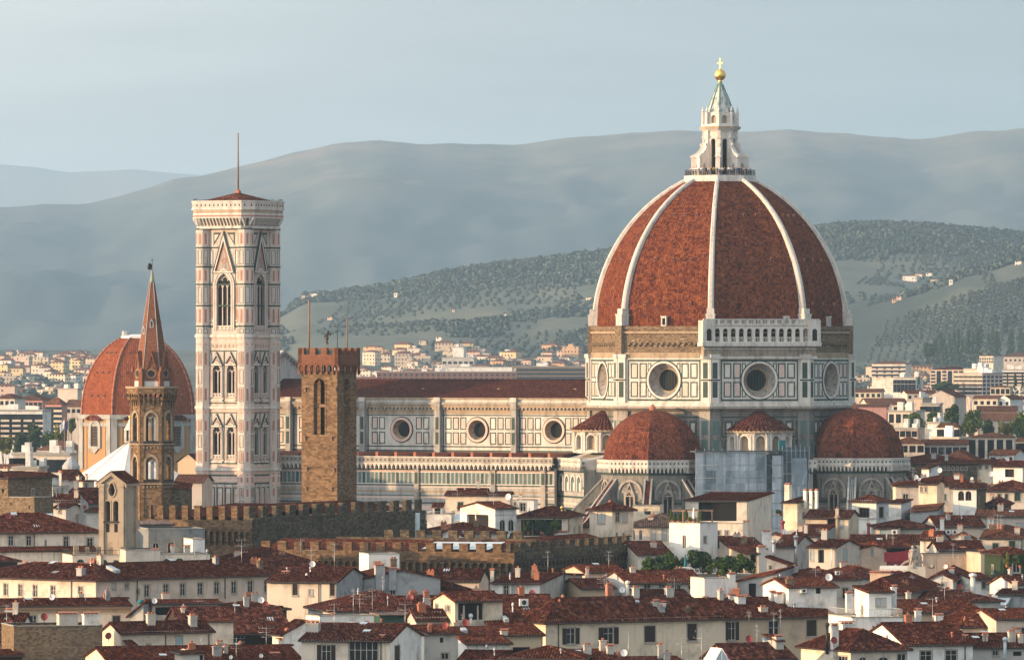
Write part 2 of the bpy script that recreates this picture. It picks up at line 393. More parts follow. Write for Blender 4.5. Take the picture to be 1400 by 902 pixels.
M['wm'] = m_marble('marble_white', (0.57, 0.55, 0.505), (0.16, 0.135, 0.11), 0.95); M['wmc'] = m_marble('marble_white_clean', (0.66, 0.62, 0.56), (0.2, 0.17, 0.14), 0.7)
M['wmd'] = m_marble('marble_white_soiled', (0.34, 0.31, 0.27), (0.10, 0.085, 0.07), 1.2)
M['wmshade'] = m_marble('marble_shade_toned', (0.20, 0.195, 0.175), (0.06, 0.055, 0.05), 1.3); M['wml'] = m_marble('marble_weathered', (0.35, 0.36, 0.35), (0.14, 0.13, 0.11), 1.1)  # the first, darker marble carries the shade of tribunes and octagon in its colour
M['gm'] = m_marble('marble_green', (0.045, 0.075, 0.065), (0.03, 0.03, 0.025), 0.6); M['gml'] = m_marble('marble_green_pale', (0.10, 0.16, 0.15), (0.06, 0.06, 0.05), 0.6)
M['pm'] = m_marble('marble_pink', (0.50, 0.27, 0.21), amt=0.3); M['pml'] = m_marble('marble_pink_pale', (0.62, 0.46, 0.39), amt=0.4)
M['buff'] = m_marble('stone_buff', (0.36, 0.28, 0.19), (0.10, 0.08, 0.06), 1.0)
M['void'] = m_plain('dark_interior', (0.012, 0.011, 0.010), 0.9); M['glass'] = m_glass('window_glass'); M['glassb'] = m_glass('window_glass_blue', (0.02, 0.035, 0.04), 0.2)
D_ST = ((0.28, (0.034, 0.010, 0.007)), (0.48, (0.100, 0.026, 0.012)), (0.68, (0.159, 0.046, 0.018)), (0.92, (0.244, 0.090, 0.036)))
M['dome'] = m_domed('dome_tiles', D_ST)
M['dome2'] = m_domed('dome_tiles_weathered', ((0.28, (0.038, 0.013, 0.009)), (0.48, (0.105, 0.030, 0.016)), (0.7, (0.165, 0.050, 0.025)), (0.95, (0.26, 0.10, 0.052))))
M['dome3'] = m_domed('dome_tiles_bright', ((0.25, (0.13, 0.036, 0.017)), (0.5, (0.205, 0.058, 0.025)), (0.75, (0.265, 0.083, 0.036)), (0.95, (0.33, 0.13, 0.065))))
M['gold'] = m_plain('gilded_copper', (0.95, 0.60, 0.16), 0.35, 1.0, 0.1)
M['verdigris'] = m_plain('copper_verdigris', (0.14, 0.26, 0.22), 0.7); M['lead'] = m_plain('lead_sheet', (0.34, 0.36, 0.37), 0.6)
M['iron'] = m_plain('dark_iron', (0.02, 0.02, 0.02), 0.6); M['steel'] = m_plain('galvanised_steel', (0.45, 0.45, 0.45), 0.4, 0.7)
M['dishw'] = m_plain('painted_white_metal', (0.72, 0.72, 0.70), 0.4); M['dishr'] = m_plain('painted_red_metal', (0.22, 0.035, 0.035), 0.5)
M['terra'] = m_plain('terracotta', (0.36, 0.14, 0.08)); M['awn'] = m_plain('awning_cloth', (0.62, 0.58, 0.50)); M['redcloth'] = m_plain('red_tarpaulin', (0.26, 0.03, 0.04)); M['net'] = m_plain('green_netting', (0.02, 0.06, 0.05))
M['shb'] = m_plain('shutter_brown', (0.028, 0.018, 0.013)); M['shg'] = m_plain('shutter_green', (0.02, 0.05, 0.035)); M['shw'] = m_plain('shutter_pale_grey', (0.42, 0.44, 0.44)); M['shl'] = m_plain('shutter_light_blue', (0.30, 0.42, 0.46)); M['teal'] = m_plain('teal_panel', (0.02, 0.14, 0.17))
M['frame'] = m_plain('window_frame_white', (0.5, 0.48, 0.44)); M['framed'] = m_plain('window_frame_wood', (0.10, 0.06, 0.04)); M['sill'] = m_plain('sill_stone', (0.33, 0.31, 0.27)); M['ac'] = m_plain('appliance_white', (0.66, 0.66, 0.64), 0.5)
M['white_roof'] = m_plain('white_roof_slabs', (0.74, 0.73, 0.70), 0.6, var=0.08); M['bluesheet'] = m_plain('pale_blue_sheet', (0.46, 0.54, 0.56), 0.5); M['woodp'] = m_plain('weathered_wood', (0.22, 0.14, 0.09))
M['leaf'] = m_leaf('leaves_green', (0.030, 0.062, 0.012), (0.085, 0.13, 0.022)); M['leafd'] = m_leaf('leaves_dark', (0.016, 0.036, 0.014), (0.04, 0.07, 0.022)); M['leafy'] = m_leaf('leaves_yellowing', (0.085, 0.105, 0.02), (0.17, 0.16, 0.03)); M['bark'] = m_plain('bark', (0.09, 0.065, 0.045))
M['pot'] = M['terra']
# ------------------------------------------------------------------ the ground, the hills and the mountains
def interp(t, x):
    if x <= t[0][0]: return t[0][1]
    for (x0, y0), (x1, y1) in zip(t, t[1:]):
        if x <= x1:
            f = (x-x0)/(x1-x0); f = f*f*(3-2*f)*.35 + f*.65; return y0+(y1-y0)*f
    return t[-1][1]
def plain(Y): return 0.0 if Y < 1800 else (Y-1800)*0.0062
def grid_mesh(name, mat, Ys, nx, zf, spread=.105, smooth=True):
    vs, fs = [], []
    for Y in Ys:
        h = Y*spread+160
        for i in range(nx+1):
            x = -h+2*h*i/nx; vs.append((x, Y, zf(x, Y)))
    for r in range(len(Ys)-1):
        for i in range(nx):
            a = r*(nx+1)+i; fs.append((a, a+1, a+nx+2, a+nx+1))
    me = bpy.data.meshes.new(name); me.from_pydata(vs, [], fs); me.materials.append(mat)
    me.polygons.foreach_set('use_smooth', [smooth]*len(fs)); me.update()
    return link(name, me)
g = G('city_ground', .95, .1); p = g.pos()
g.col(g.ramp(g.noise(g.scale(p, (.02, .006, .02)), 1.0, 6, .7), (.3, (.07, .07, .06)), (.5, (.10, .095, .08)), (.7, (.05, .07, .03)))); M['ground'] = g.m
setting(grid_mesh('ground', M['ground'], [-60, 200, 600, 1000, 1400, 1800, 2400, 3000, 4000, 5000, 6000, 7500, 9000, 11000, 14000, 18000, 25000, 34500], 24, lambda x, Y: plain(Y) if Y <= 9000 else plain(9000), .15))
HILL = [(330, 478), (380, 428), (420, 404), (500, 396), (560, 385), (600, 374), (700, 360), (800, 348), (870, 338), (960, 330), (1050, 325), (1110, 314), (1150, 308), (1200, 306), (1280, 309), (1350, 316), (1420, 322), (1520, 330)]
HILL2 = [(700, 500), (800, 470), (900, 452), (1000, 440), (1100, 428), (1170, 420), (1250, 402), (1330, 372), (1400, 352), (1520, 330)]
YH0, YH1 = 5200.0, 7600.0
from mathutils import noise as MN
def hill_z(x, Y):
    px = 700+FPX*x/Y; base = plain(min(Y, 9000))
    t = max(0.0, min(1.0, (Y-YH0)/(YH1-YH0)))
    top = wz(interp(HILL, px), YH1) - plain(YH1)
    s = t*t*(3-2*t)*.5+t*.5
    n = MN.noise(Vector((x*.0032, Y*.0022, 1.3)))*26 + MN.noise(Vector((x*.009, Y*.006, 4.1)))*9 + MN.noise(Vector((x*.03, Y*.02, 2.1)))*2.0
    edge = 4*t*(1-t)
    z = base + max(0.0, top)*s + n*edge*min(1.0, max(0.0, top)/60.0)
    # nearer spur rising to the right
    t2 = max(0.0, 1-abs(Y-6000)/750.0); top2 = max(0.0, wz(interp(HILL2, px), 6000)-plain(6000))
    z = max(z, base + top2*(t2*t2*(3-2*t2)))
    if Y > YH1: z = base + max(0.0, top)*max(0.0, 1-(Y-YH1)/1500.0)**1.5
    return z
g = G('hillside', .95, .05); p = g.pos(); s = g.sep(p)
n1 = g.noise(g.scale(p, (.0035, .0016, .004)), 1.0, 4, .6); n2 = g.noise(g.scale(p, (.03, .012, .03)), 1.0, 5, .7)
f = g.math('ADD', g.math('MULTIPLY', n1, .8), g.math('MULTIPLY', n2, .28))
g.col(g.ramp(f, (.40, (.05, .066, .058)), (.50, (.065, .082, .07)), (.55, (.10, .115, .095)), (.66, (.145, .148, .115)), (.74, (.08, .096, .08)))); M['hill'] = g.m  # bluer ground tones carry some of the haze in the colour
setting(grid_mesh('hills', M['hill'], [YH0-200+i*52 for i in range(76)], 220, lambda x, Y: hill_z(x, Y)-.4, .125))
MT = [(-200, 286), (0, 283), (60, 279), (120, 279), (180, 263), (240, 244), (300, 234), (350, 222), (420, 203), (460, 195), (520, 191), (560, 195), (640, 196), (700, 197), (760, 190), (830, 183), (900, 179), (945, 178), (1020, 180), (1080, 177), (1150, 181), (1200, 186), (1255, 190), (1300, 184), (1350, 178), (1400, 174), (1600, 176)]
def mtn(Yr, foot, prof, amp, seed):
    def zf(x, Y):
        px = 700+FPX*x/Y; t = max(0.0, min(1.0, (Y-foot)/(Yr-foot))); top = wz(interp(prof, px), Yr)
        s = t**1.15
        n = MN.noise(Vector((x*.0016, Y*.0007, seed)))*amp + MN.noise(Vector((x*.004, Y*.0025, seed+3)))*amp*.45 + MN.noise(Vector((x*.014, Y*.009, seed+5)))*amp*.28
        r = MN.noise(Vector((x*.012, seed, 0)))*5 + MN.noise(Vector((x*.05, seed, 3)))*2
        z = 30 + (top-30)*s + n*4*t*(1-t) + r*t
        if Y > Yr: z = (30+(top-30))*max(0.0, 1-(Y-Yr)/2500.0) + r
        return z
    return zf
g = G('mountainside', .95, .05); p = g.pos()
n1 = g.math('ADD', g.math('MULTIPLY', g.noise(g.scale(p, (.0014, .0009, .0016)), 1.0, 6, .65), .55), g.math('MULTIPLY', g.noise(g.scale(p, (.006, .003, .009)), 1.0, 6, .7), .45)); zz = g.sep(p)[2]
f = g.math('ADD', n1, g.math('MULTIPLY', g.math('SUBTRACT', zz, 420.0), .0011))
g.col(g.ramp(f, (.34, (.085, .11, .12)), (.46, (.105, .128, .135)), (.56, (.135, .145, .14)), (.7, (.235, .205, .175)))); M['mountain'] = g.m  # bluish stops put part of the distance haze into the slope colour
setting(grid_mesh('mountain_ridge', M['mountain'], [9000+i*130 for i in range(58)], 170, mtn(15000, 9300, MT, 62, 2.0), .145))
MT2 = [(-300, 216), (0, 221), (40, 223), (90, 231), (140, 229), (180, 226), (230, 231), (280, 234), (340, 236), (420, 240), (600, 260), (1600, 300)]
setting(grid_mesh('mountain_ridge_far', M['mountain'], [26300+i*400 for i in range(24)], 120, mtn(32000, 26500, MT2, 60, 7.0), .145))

# hazy evening air: one even volume round everything
g = G('haze_air'); g.t.nodes.remove(g.b)
pv = g.add('ShaderNodeVolumePrincipled'); pv.inputs['Color'].default_value = (0.47, 0.74, 1.0, 1); pv.inputs['Density'].default_value = 4.2e-5; pv.inputs['Anisotropy'].default_value = 0.0
g.t.links.new(pv.outputs[0], g.t.nodes['Material Output'].inputs['Volume'])
mb = MB(); mb.box(-5500, 5500, -400, 36000, -3.0, 1010.0); hz = mb.build('haze', g.m); setting(hz, 'stuff')
# ------------------------------------------------------------------ the cathedral
CX, CY, CROT = wx(984.5, 1345), 1345.0, R(-28.5)
cath = thing('cathedral', 'huge cathedral with an eight sided red tiled dome, white ribs and striped marble nave', 'cathedral', (CX, CY, 0), CROT)
B45 = pi/4
def pol(b, r): return (r*sin(b), -r*cos(b))
def octo(r, c=(0,0), off=pi/8): return [(c[0]+r*sin(off+k*B45), c[1]-r*cos(off+k*B45)) for k in range(8)]
AP = cos(pi/8)
MARB = [M['wm'], M['gm'], M['pm'], M['wmd'], M['buff'], M['void'], M['pml'], M['gml'], M['wmc'], M['wmshade'], M['wml']]
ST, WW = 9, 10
WH, GR, PK, SO, BU, VO, PP, GP, WC = range(9)
def ring_panel(mb, pl, u0, u1, z0, z1, w=0.2, d=0.04, m=GR): frame(mb, pl, u0, u1, z0, z1, w, 0.0, d, m)

# drum: one mesh per side, each with its round window
for k in range(8):
    b = k*B45; pl = plane_az(b, 27.2*AP); hw = 27.2*sin(pi/8)
    mb = MB()
    viewer_side = k in (0, 1, 2, 7)  # the four sides towards the viewer, where some panels are pale pink
    wall_round(mb, pl, -3.95, 3.95, 44.6, 53.6, 0, 49.15, 3.6, 2.15, 2.2, WH, SO, VO)
    for sgn in (-1, 1):
        a, c = sorted((sgn*3.95, sgn*hw)); slab(mb, pl, a, c, 44.6, 53.6, -1.0, 0, WH)
    # border and the two rows of framed panels
    for z0, z1 in ((45.0, 45.35), (52.95, 53.3)):
        slab(mb, pl, -8.2, 8.2, z0, z1, 0, 0.05, GR)
    for sgn in (-1, 1):
        a, c = sorted((sgn*8.2, sgn*7.95)); slab(mb, pl, a, c, 45.35, 52.95, 0, 0.05, GR)
        for uc in (6.75, 4.75):
            for z0, z1 in ((45.75, 48.85), (49.5, 52.6)):
                ring_panel(mb, pl, sgn*uc-0.82, sgn*uc+0.82, z0, z1, 0.24)
                slab(mb, pl, sgn*uc-0.4, sgn*uc+0.4, z0+0.42, z1-0.42, 0, 0.025, PP if viewer_side and rnd.random() < .35 else WC)
        for z0, z1, s2 in ((45.75, 47.3, -1), (51.0, 52.6, 1)):   # half hidden third column beside the round window
            a, c = sorted((sgn*3.7, sgn*2.9))
            slab(mb, pl, a, c, z0, z1, 0, 0.03, GR); slab(mb, pl, a+.2, c-.2, z0+.2, z1-.2, 0, 0.06, WC)
    ringpoly(mb, pl, circ(0, 49.15, 4.05, 40), circ(0, 49.15, 3.8, 40), 0, 0.10, GR)
    ringpoly(mb, pl, circ(0, 49.15, 3.82, 40), circ(0, 49.15, 3.42, 40), 0, 0.22, WC)
    C0, C1 = circ(0, 49.15, 2.45, 32), circ(0, 49.15, 2.2, 32)
    ringpoly(mb, pl, C0, C1, -2.2, -1.75, BU)
    for j in range(-3, 4):                                  # glazing bars
        h = math.sqrt(max(0, 2.1**2-(j*.62)**2)); slab(mb, pl, j*.62-.04, j*.62+.04, 49.15-h, 49.15+h, -2.2, -2.14, GR)
    mb.build('drum_wall', MARB, cath)
    # corner pier, two rows of green panels
    pb = b + pi/8; mb = MB()
    for side in (-1, 1):
        fb = pb - side*pi/8; pf = plane_az(fb, 27.2*AP)
        s0, s1 = (hw-1.75, hw+0.32) if side > 0 else (-hw-0.32, -hw+1.75)
        slab(mb, pf, s0, s1, 44.6, 53.6, -0.4, 0.42, WC)
        i0, i1 = (hw-1.4, hw-0.35) if side > 0 else (-hw+0.35, -hw+1.4)
        for z0, z1 in ((45.7, 48.9), (49.5, 52.7)): slab(mb, pf, i0, i1, z0, z1, .42, .46, GR)
        slab(mb, pf, s0-.1, s1+.1, 49.05, 49.35, .3, .5, GR)
        slab(mb, pf, s0-.2, s1+.2, 53.6, 54.4, -.4, .6, WH)
    mb.build('corner_pier', MARB, cath)

# great cornice under the drum and the octagon below it
mb = MB()
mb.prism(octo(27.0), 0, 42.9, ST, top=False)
for k in range(8):
    pl = plane_az(k*B45, 27.0*AP)
    for z0, z1 in ((34.4, 37.2), (38.2, 41.0)):
        for j in range(-4, 5):
            if abs(j) < 1: continue
            ring_panel(mb, pl, j*2.15-.85, j*2.15+.85, z0, z1, 0.26)
            if j % 2: slab(mb, pl, j*2.15-.4, j*2.15+.4, z0+.5, z1-.5, 0, .03, WH)
            else: slab(mb, pl, j*2.15-.4, j*2.15+.4, z0+.5, z1-.5, 0, .03, SO)
    for z in (33.4, 37.7, 41.6): slab(mb, pl, -10.4, 10.4, z, z+.28, 0, .07, GR)
    for s in (-1, 1): slab(mb, pl, s*9.3-1.2, s*9.3+1.2, 0, 42.9, 0, .5, ST if k in (1, 2) else SO); slab(mb, pl, s*9.3-.7, s*9.3+.7, 34.4, 37.2, .5, .54, GP); slab(mb, pl, s*9.3-.7, s*9.3+.7, 38.2, 41, .5, .54, GP)  # corner strips: marble with shade in its colour on the right-hand sides
mb.build('octagon_wall', MARB, cath)
mb = MB()
mb.prism(octo(27.3), 42.9, 43.5, SO, poly1=octo(28.6)); mb.prism(octo(28.6), 43.5, 43.95, SO, mt=WH); mb.prism(octo(27.9), 43.95, 44.6, WH, mt=WH)
mb.build('cornice', MARB, cath)
# rough unfinished band above the drum
mb = MB()
mb.prism(octo(26.7), 53.6, 60.0, 0, top=False)
mb.prism(octo(27.1), 53.6, 54.2, 1, top=True)
for k in range(8):
    pl = plane_az(k*B45, 26.7*AP); hw = 26.7*sin(pi/8)
    slab(mb, pl, -hw, hw, 54.2, 54.7, 0, .2, 1); slab(mb, pl, -hw, hw, 58.6, 59.0, 0, .35, 1)
    slab(mb, pl, -hw, hw, 59.4, 60.05, 0, .25, 0)
    if k != 1:
        for j in range(14): slab(mb, pl, -8.4+j*1.25, -7.75+j*1.25, 56.3, 56.75, 0, .45, 0); slab(mb, pl, -8.3+j*1.25, -7.85+j*1.25, 55.9, 56.3, 0, .05, 2)
        for j in range(26):
            u, z = rnd.uniform(-9, 9), rnd.uniform(55, 59.5); slab(mb, pl, u, u+rnd.uniform(.3, 1.2), z, z+rnd.uniform(.1, .3), 0, rnd.uniform(.06, .2), rnd.choice((0, 0, 1)))
mb.build('rough_band', [M['rubble'], M['buff'], M['void']], cath)
for k in range(8):
    pb = k*B45 + pi/8; mb = MB(); pf = plane_az(pb, 26.7)
    slab(mb, pf, -1.0, 1.0, 54.4, 60.2, -1.5, .55, 0 if k not in (0, 1) else 1); slab(mb, pf, -.9, .9, 60.2, 62.2, -2.2, .4, 1); slab(mb, pf, -1.0, 1.0, 62.2, 62.5, -2.4, .5, 1); slab(mb, pf, -.75, .75, 62.5, 63.6, -2.6, .1, 1)
    mb.build('rib_pedestal', [M['rubble'], M['wm']], cath)

# the dome shell
RHO = 33.3; R0 = 25.6
def dr(z): return R0 - RHO + math.sqrt(max(0, RHO*RHO - (z-60.0)**2))
def dome_arc(z): return RHO*math.asin((z-60.0)/RHO)
mb = MB(); NZ = 26
for k in range(8):
    b0, b1 = k*B45 - pi/8, k*B45 + pi/8
    for i in range(NZ):
        za, zb = 60.0+30.2*i/NZ, 60.0+30.2*(i+1)/NZ
        ra, rb = dr(za), dr(zb); ha, hb = ra*sin(pi/8), rb*sin(pi/8)
        pa, pb_ = plane_az(k*B45, ra*AP), plane_az(k*B45, rb*AP); va, vb = dome_arc(za), dome_arc(zb)
        nu = 4
        for j in range(nu):
            s0, s1 = -1+2*j/nu, -1+2*(j+1)/nu; o = 40.0*k
            mb.face([pa.p(s0*ha,za), pa.p(s1*ha,za), pb_.p(s1*hb,zb), pb_.p(s0*hb,zb)], 0, uv=[(o+s0*ha,va),(o+s1*ha,va),(o+s1*hb,vb),(o+s0*hb,vb)], smooth=False)
mb.build('dome_shell', M['dome'], cath)
for k in range(8):                                         # white marble ribs
    b = k*B45 + pi/8; mb = MB(); prev = None
    for i in range(29):
        z = 61.0+29.4*i/28; r = dr(z)+0.15; w = 0.64-0.22*i/28; h = 0.65-0.2*i/28
        nz = (z-60.0)/RHO; nr = math.sqrt(1-nz*nz)
        pl = plane_az(b, r); ring = [pl.p(-w, z-h*nz*.6, -h*.6*nr), pl.p(-w*.96, z+h*nz*.55, h*.55*nr), pl.p(-w*.5, z+h*nz, h*nr), pl.p(w*.5, z+h*nz, h*nr), pl.p(w*.96, z+h*nz*.55, h*.55*nr), pl.p(w, z-h*nz*.6, -h*.6*nr)]
        if prev:
            for a in range(5): mb.face([prev[a+1], prev[a], ring[a], ring[a+1]], 0)
        prev = ring
    mb.build('rib', M['wm'], cath)
vb = MB(); pl0 = PL((0,0), (1,0), (0,-1))
poly(vb, pl0, arch(0, -.28, .55, 0.05, 4), 0.02, .42, 0); slab(vb, pl0, -.2, .2, -.2, .2, .42, .46, 1)
vent_me = vb.mesh('vent', [M['terra'], M['void']])
for k in (0, 1, 2, 7):
    for z, us in ((64.6, (-.52, 0, .52)), (73.5, (-.46, 0, .46)), (82.6, (-.4, 0, .4))):
        for s in us:
            r = dr(z)*AP; hw = dr(z)*sin(pi/8); pl = plane_az(k*B45, r); p = pl.p(s*hw, z, -.1)
            v = link('vent', vent_me, cath, p, k*B45)
for k in (0, 1, 2):                                        # small white roof hatches low on the shell
    pl = plane_az(k*B45, dr(61)*AP); mb = MB(); u = (-0.6, 6.2, 1.6)[k]
    frame(mb, pl, u-.6, u+.6, 60.05, 61.9, .25, -1.5, .55, 0); slab(mb, pl, u-.35, u+.35, 60.3, 61.7, -1.5, .1, 1); slab(mb, pl, u-.7, u+.7, 61.9, 62.1, -1.6, .65, 0)
    mb.build('roof_hatch', [M['wm'], M['void']], cath)

# finished marble gallery on the south east side
pl = plane_az(B45, 26.7*AP); mb = MB()
slab(mb, pl, -11.9, 11.9, 53.6, 56.0, -1, .9, 4)
for j in range(16): u = -10.6+j*1.42; slab(mb, pl, u-.45, u+.45, 54.1, 55.2, .9, 1.02, 3)
slab(mb, pl, -11.9, 11.9, 55.3, 55.7, -1, 1.1, 0); slab(mb, pl, -12.1, 12.1, 53.5, 54.0, -1, 1.1, 0)
slab(mb, pl, -12.6, 12.6, 56.0, 56.8, -1.2, 2.3, 0)
mb.face([pl.p(-12.6,56,2.3), pl.p(-12.6,56,-1), pl.p(12.6,56,-1), pl.p(12.6,56,2.3)], 3)
hs = [arch(-9.35+j*1.70, 56.9, 1.05, 59.05, 6) for j in range(12)]
wall(mb, pl, -12.1, 12.1, 56.8, 60.2, hs, .5, 8, d=1.9)
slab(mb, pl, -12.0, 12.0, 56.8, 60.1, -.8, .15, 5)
for s in (-1, 1):
    slab(mb, pl, s*11.2-1.3, s*11.2+1.3, 56.8, 61.2, -.8, 2.15, 0)
    poly(mb, pl, arch(s*11.2, 57.1, 1.0, 59.0, 6), 2.15, 2.18, 5)
for j in range(12):
    for q in range(3): slab(mb, pl, -9.35+j*1.7-.38+q*.33, -9.35+j*1.7-.28+q*.33, 56.9, 57.8, 1.6, 1.75, 0)
    slab(mb, pl, -9.35+j*1.7-.5, -9.35+j*1.7+.5, 57.7, 57.85, 1.55, 1.8, 0)
slab(mb, pl, -12.4, 12.4, 60.2, 60.5, -.9, 2.2, 0)
slab(mb, pl, -12.3, 12.3, 61.3, 61.5, 1.5, 2.05, 0)
for j in range(17):
    u = -12.1+j*24.2/16; slab(mb, pl, u-.22, u+.22, 60.5, 61.45, 1.5, 2.05, 0)
    if j < 16:
        for q in range(1, 5): slab(mb, pl, u+q*.3-.06, u+q*.3+.06, 60.5, 61.3, 1.65, 1.9, 0)
mb.build('gallery', MARB, cath)

# lantern
lan = MB()
lan.prism(octo(7.4), 89.6, 90.9, 0); lan.prism(octo(6.9), 88.6, 89.6, 0, poly1=octo(7.4))
for k in range(8):
    b = k*B45; pl = plane_az(b, 3.35*AP); hw = 3.35*sin(pi/8)
    wall(lan, pl, -hw, hw, 90.9, 100.2, [arch(0, 91.2, 1.05, 97.9, 6)], .5, 0)
    ringpoly(lan, pl, arch(0, 91.2, 1.6, 97.9, 6), arch(0, 91.2, 1.15, 97.9, 6), 0, .15, 0)
    slab(lan, pl, -.55, .55, 91.0, 98.6, -.5, -.45, 1)
    pv = plane_az(b+pi/8, 0)
    # buttress with a scrolled top, and its free pier
    out = [(3.0,90.9),(5.9,90.9),(5.9,94.9),(5.55,95.3),(5.0,95.5),(4.3,96.2),(3.75,97.2),(3.6,98.2),(3.2,98.3)]
    hole = [(4.2,90.95),(4.95,90.95),(4.95,93.0),(4.6,93.6),(4.2,93.0)]
    for s in (-.42, .42):
        pts = [pv.p(s, z, d) for d, z in out]; lan.face(pts if s > 0 else list(reversed(pts)), 0)
        hp = [pv.p(s*1.04, z, d) for d, z in hole]; lan.face(hp if s > 0 else list(reversed(hp)), 2)
    for (d0, z0), (d1, z1) in zip(out[1:], out[2:]): lan.face([pv.p(-.42,z0,d0), pv.p(.42,z0,d0), pv.p(.42,z1,d1), pv.p(-.42,z1,d1)], 0)
    slab(lan, pv, -.6, .6, 94.6, 95.0, 4.9, 6.15, 0); slab(lan, pv, -.3, .3, 96.9, 97.5, 3.4, 4.15, 0)
    slab(lan, pv, -.35, .35, 90.9, 100.2, 2.9, 3.6, 0); slab(lan, pv, -.5, .5, 98.6, 99.0, 2.9, 3.75, 0)
    # shell niche and pinnacle above the cornice
    pn = plane_az(b, 3.2*AP); hn = 3.2*sin(pi/8)
    wall(lan, pn, -hn, hn, 101.4, 103.6, [arch(0, 101.6, 1.1, 102.7, 5)], .4, 0); slab(lan, pn, -.6, .6, 101.5, 103.4, -.45, -.4, 3)
    c = pol(b+pi/8, 3.55); lan.prism([(c[0]+.33*cos(t), c[1]+.33*sin(t)) for t in [q*pi/3 for q in range(6)]], 101.4, 103.9, 0)
    lan.ball((c[0], c[1], 104.25), .3, 6, 4, 0); lan.lathe([(.2,104.4),(.05,105.1)], 5, c, 0, 0)
lan.prism(octo(3.5), 100.0, 100.5, 0, poly1=octo(4.2)); lan.prism(octo(4.25), 100.5, 100.95, 3); lan.prism(octo(3.9), 100.95, 101.4, 0)
lan.prism(octo(3.1), 103.6, 103.9, 0)
lan_o = lan.build('lantern', [M['wmc'], M['void'], M['wmd'], M['buff']], cath)
mb = MB()
prof = [(2.75,103.9),(2.2,105.4),(1.62,107.0),(1.0,108.4),(.55,109.6)]
mb.lathe(prof, 8, (0,0), pi/8, 0)
for k in range(8):
    for (r0, z0), (r1, z1) in zip(prof, prof[1:]): mb.tube((*pol(k*B45+pi/8, r0), z0), (*pol(k*B45+pi/8, r1), z1), .16, 5, 1)
mb.lathe([(.56,109.5),(.5,109.9),(.3,110.0)], 8, (0,0), 0, 1)
mb.build('spire', [m_marble('spire_marble_streaked', (0.55, 0.54, 0.51), (0.05, 0.13, 0.11), 1.6, 0.9), M['verdigris']], lan_o)
mb = MB(); mb.lathe([(.35,109.9),(.55,110.05),(.32,110.35),(.45,110.5)], 12, (0,0), 0, 0, True); mb.ball((0,0,111.55), 1.18, 20, 12)
mb.build('gilded_ball', M['gold'], lan_o)
mb = MB(); mb.box(-.11,.11,-.11,.11,112.6,115.0); mb.box(-.55,.55,-.09,.09,113.9,114.12); mb.ball((0,0,112.8), .22, 8, 5)
mb.build('cross', M['gold'], lan_o)
mb = MB(); oc = octo(7.2)
for a, b in zip(oc, oc[1:]+oc[:1]):
    mb.tube((*a, 92.05), (*b, 92.05), .05, 4); mb.tube((*a, 91.5), (*b, 91.5), .035, 4)
    for t in range(12): f = t/12; x, y = a[0]+(b[0]-a[0])*f, a[1]+(b[1]-a[1])*f; mb.tube((x,y,90.9), (x,y,92.05), .035, 4)
mb.build('railing', M['iron'], lan_o)

# nave: clerestory wall with its round windows, roof, aisle with gallery
NX0, NX1 = -104.0, -24.5
pn = PL((0, -11.0), (1, 0), (0, -1)); mb = MB()
ocs = [-32.7, -50.7, -68.7, -86.7]; pil = [-41.7, -59.7, -77.7, -95.7]
cur = NX1
for uc in ocs:
    slab(mb, pn, uc+2.7, cur, 34.0, 45.4, -1, 0, WH)
    wall_round(mb, pn, uc-2.7, uc+2.7, 36.0, 41.6, uc, 38.7, 2.15, 1.55, 1.3, WH, BU, VO, 28)
    slab(mb, pn, uc-2.7, uc+2.7, 34.0, 36.0, -1, 0, WH); slab(mb, pn, uc-2.7, uc+2.7, 41.6, 45.4, -1, 0, WH)
    ringpoly(mb, pn, circ(uc, 38.7, 2.75, 32), circ(uc, 38.7, 2.5, 32), 0, .06, GR); ringpoly(mb, pn, circ(uc, 38.7, 2.52, 32), circ(uc, 38.7, 2.05, 32), 0, .3, PP)
    cur = uc-2.7
slab(mb, pn, NX0, cur, 34.0, 45.4, -1, 0, WH)
for j in range(int((NX1-NX0)/1.76)):
    u = NX1-1.4-j*1.76
    near = min(abs(u-o) for o in ocs); npil = min(abs(u-p) for p in pil)
    for z0, z1 in ((35.7, 38.2), (38.75, 41.3)):
        if near < 3.2 or npil < 1.5: continue
        ring_panel(mb, pn, u-.72, u+.72, z0, z1, .2); slab(mb, pn, u-.38, u+.38, z0+.34, z1-.34, 0, .025, PP if j % 3 else WC)
for z0, z1, m, d in ((35.1, 35.35, GR, .05), (41.62, 41.85, GR, .05), (42.0, 42.9, BU, .06), (34.2, 34.5, GR, .05), (43.1, 43.3, GR, .1), (43.3, 43.9, BU, .5), (43.9, 44.4, SO, .75), (44.4, 45.4, WH, .4)):
    slab(mb, pn, NX0, NX1, z0, z1, 0, d, m)
for j in range(90): u = NX0+.5+j*.88; slab(mb, pn, u, u+.4, 42.9, 43.3, 0, .5, SO)
mb.build('nave_wall', MARB, cath)
for u in pil:
    mb = MB(); slab(mb, pn, u-.6, u+.6, 34, 44.5, 0, 1.1, WW); slab(mb, pn, u-.7, u+.7, 44.5, 45.4, 0, 1.25, WH); slab(mb, pn, u-.7, u+.7, 42.9, 43.6, 0, 1.3, SO)
    for z0, z1 in ((35.7, 38.2), (38.75, 41.3)): slab(mb, pn, u-.36, u+.36, z0, z1, 1.1, 1.14, GR)
    slab(mb, pn, u+.8, u+1.05, 34, 44.5, 0, .1, GR)
    mb.build('buttress', MARB, cath)
mb = MB()
mb.face([(NX0,-11.9,45.35),(NX1,-11.9,45.35),(NX1,0,49.0),(NX0,0,49.0)], 0); mb.face([(NX1,11.9,45.35),(NX0,11.9,45.35),(NX0,0,49.0),(NX1,0,49.0)], 0)
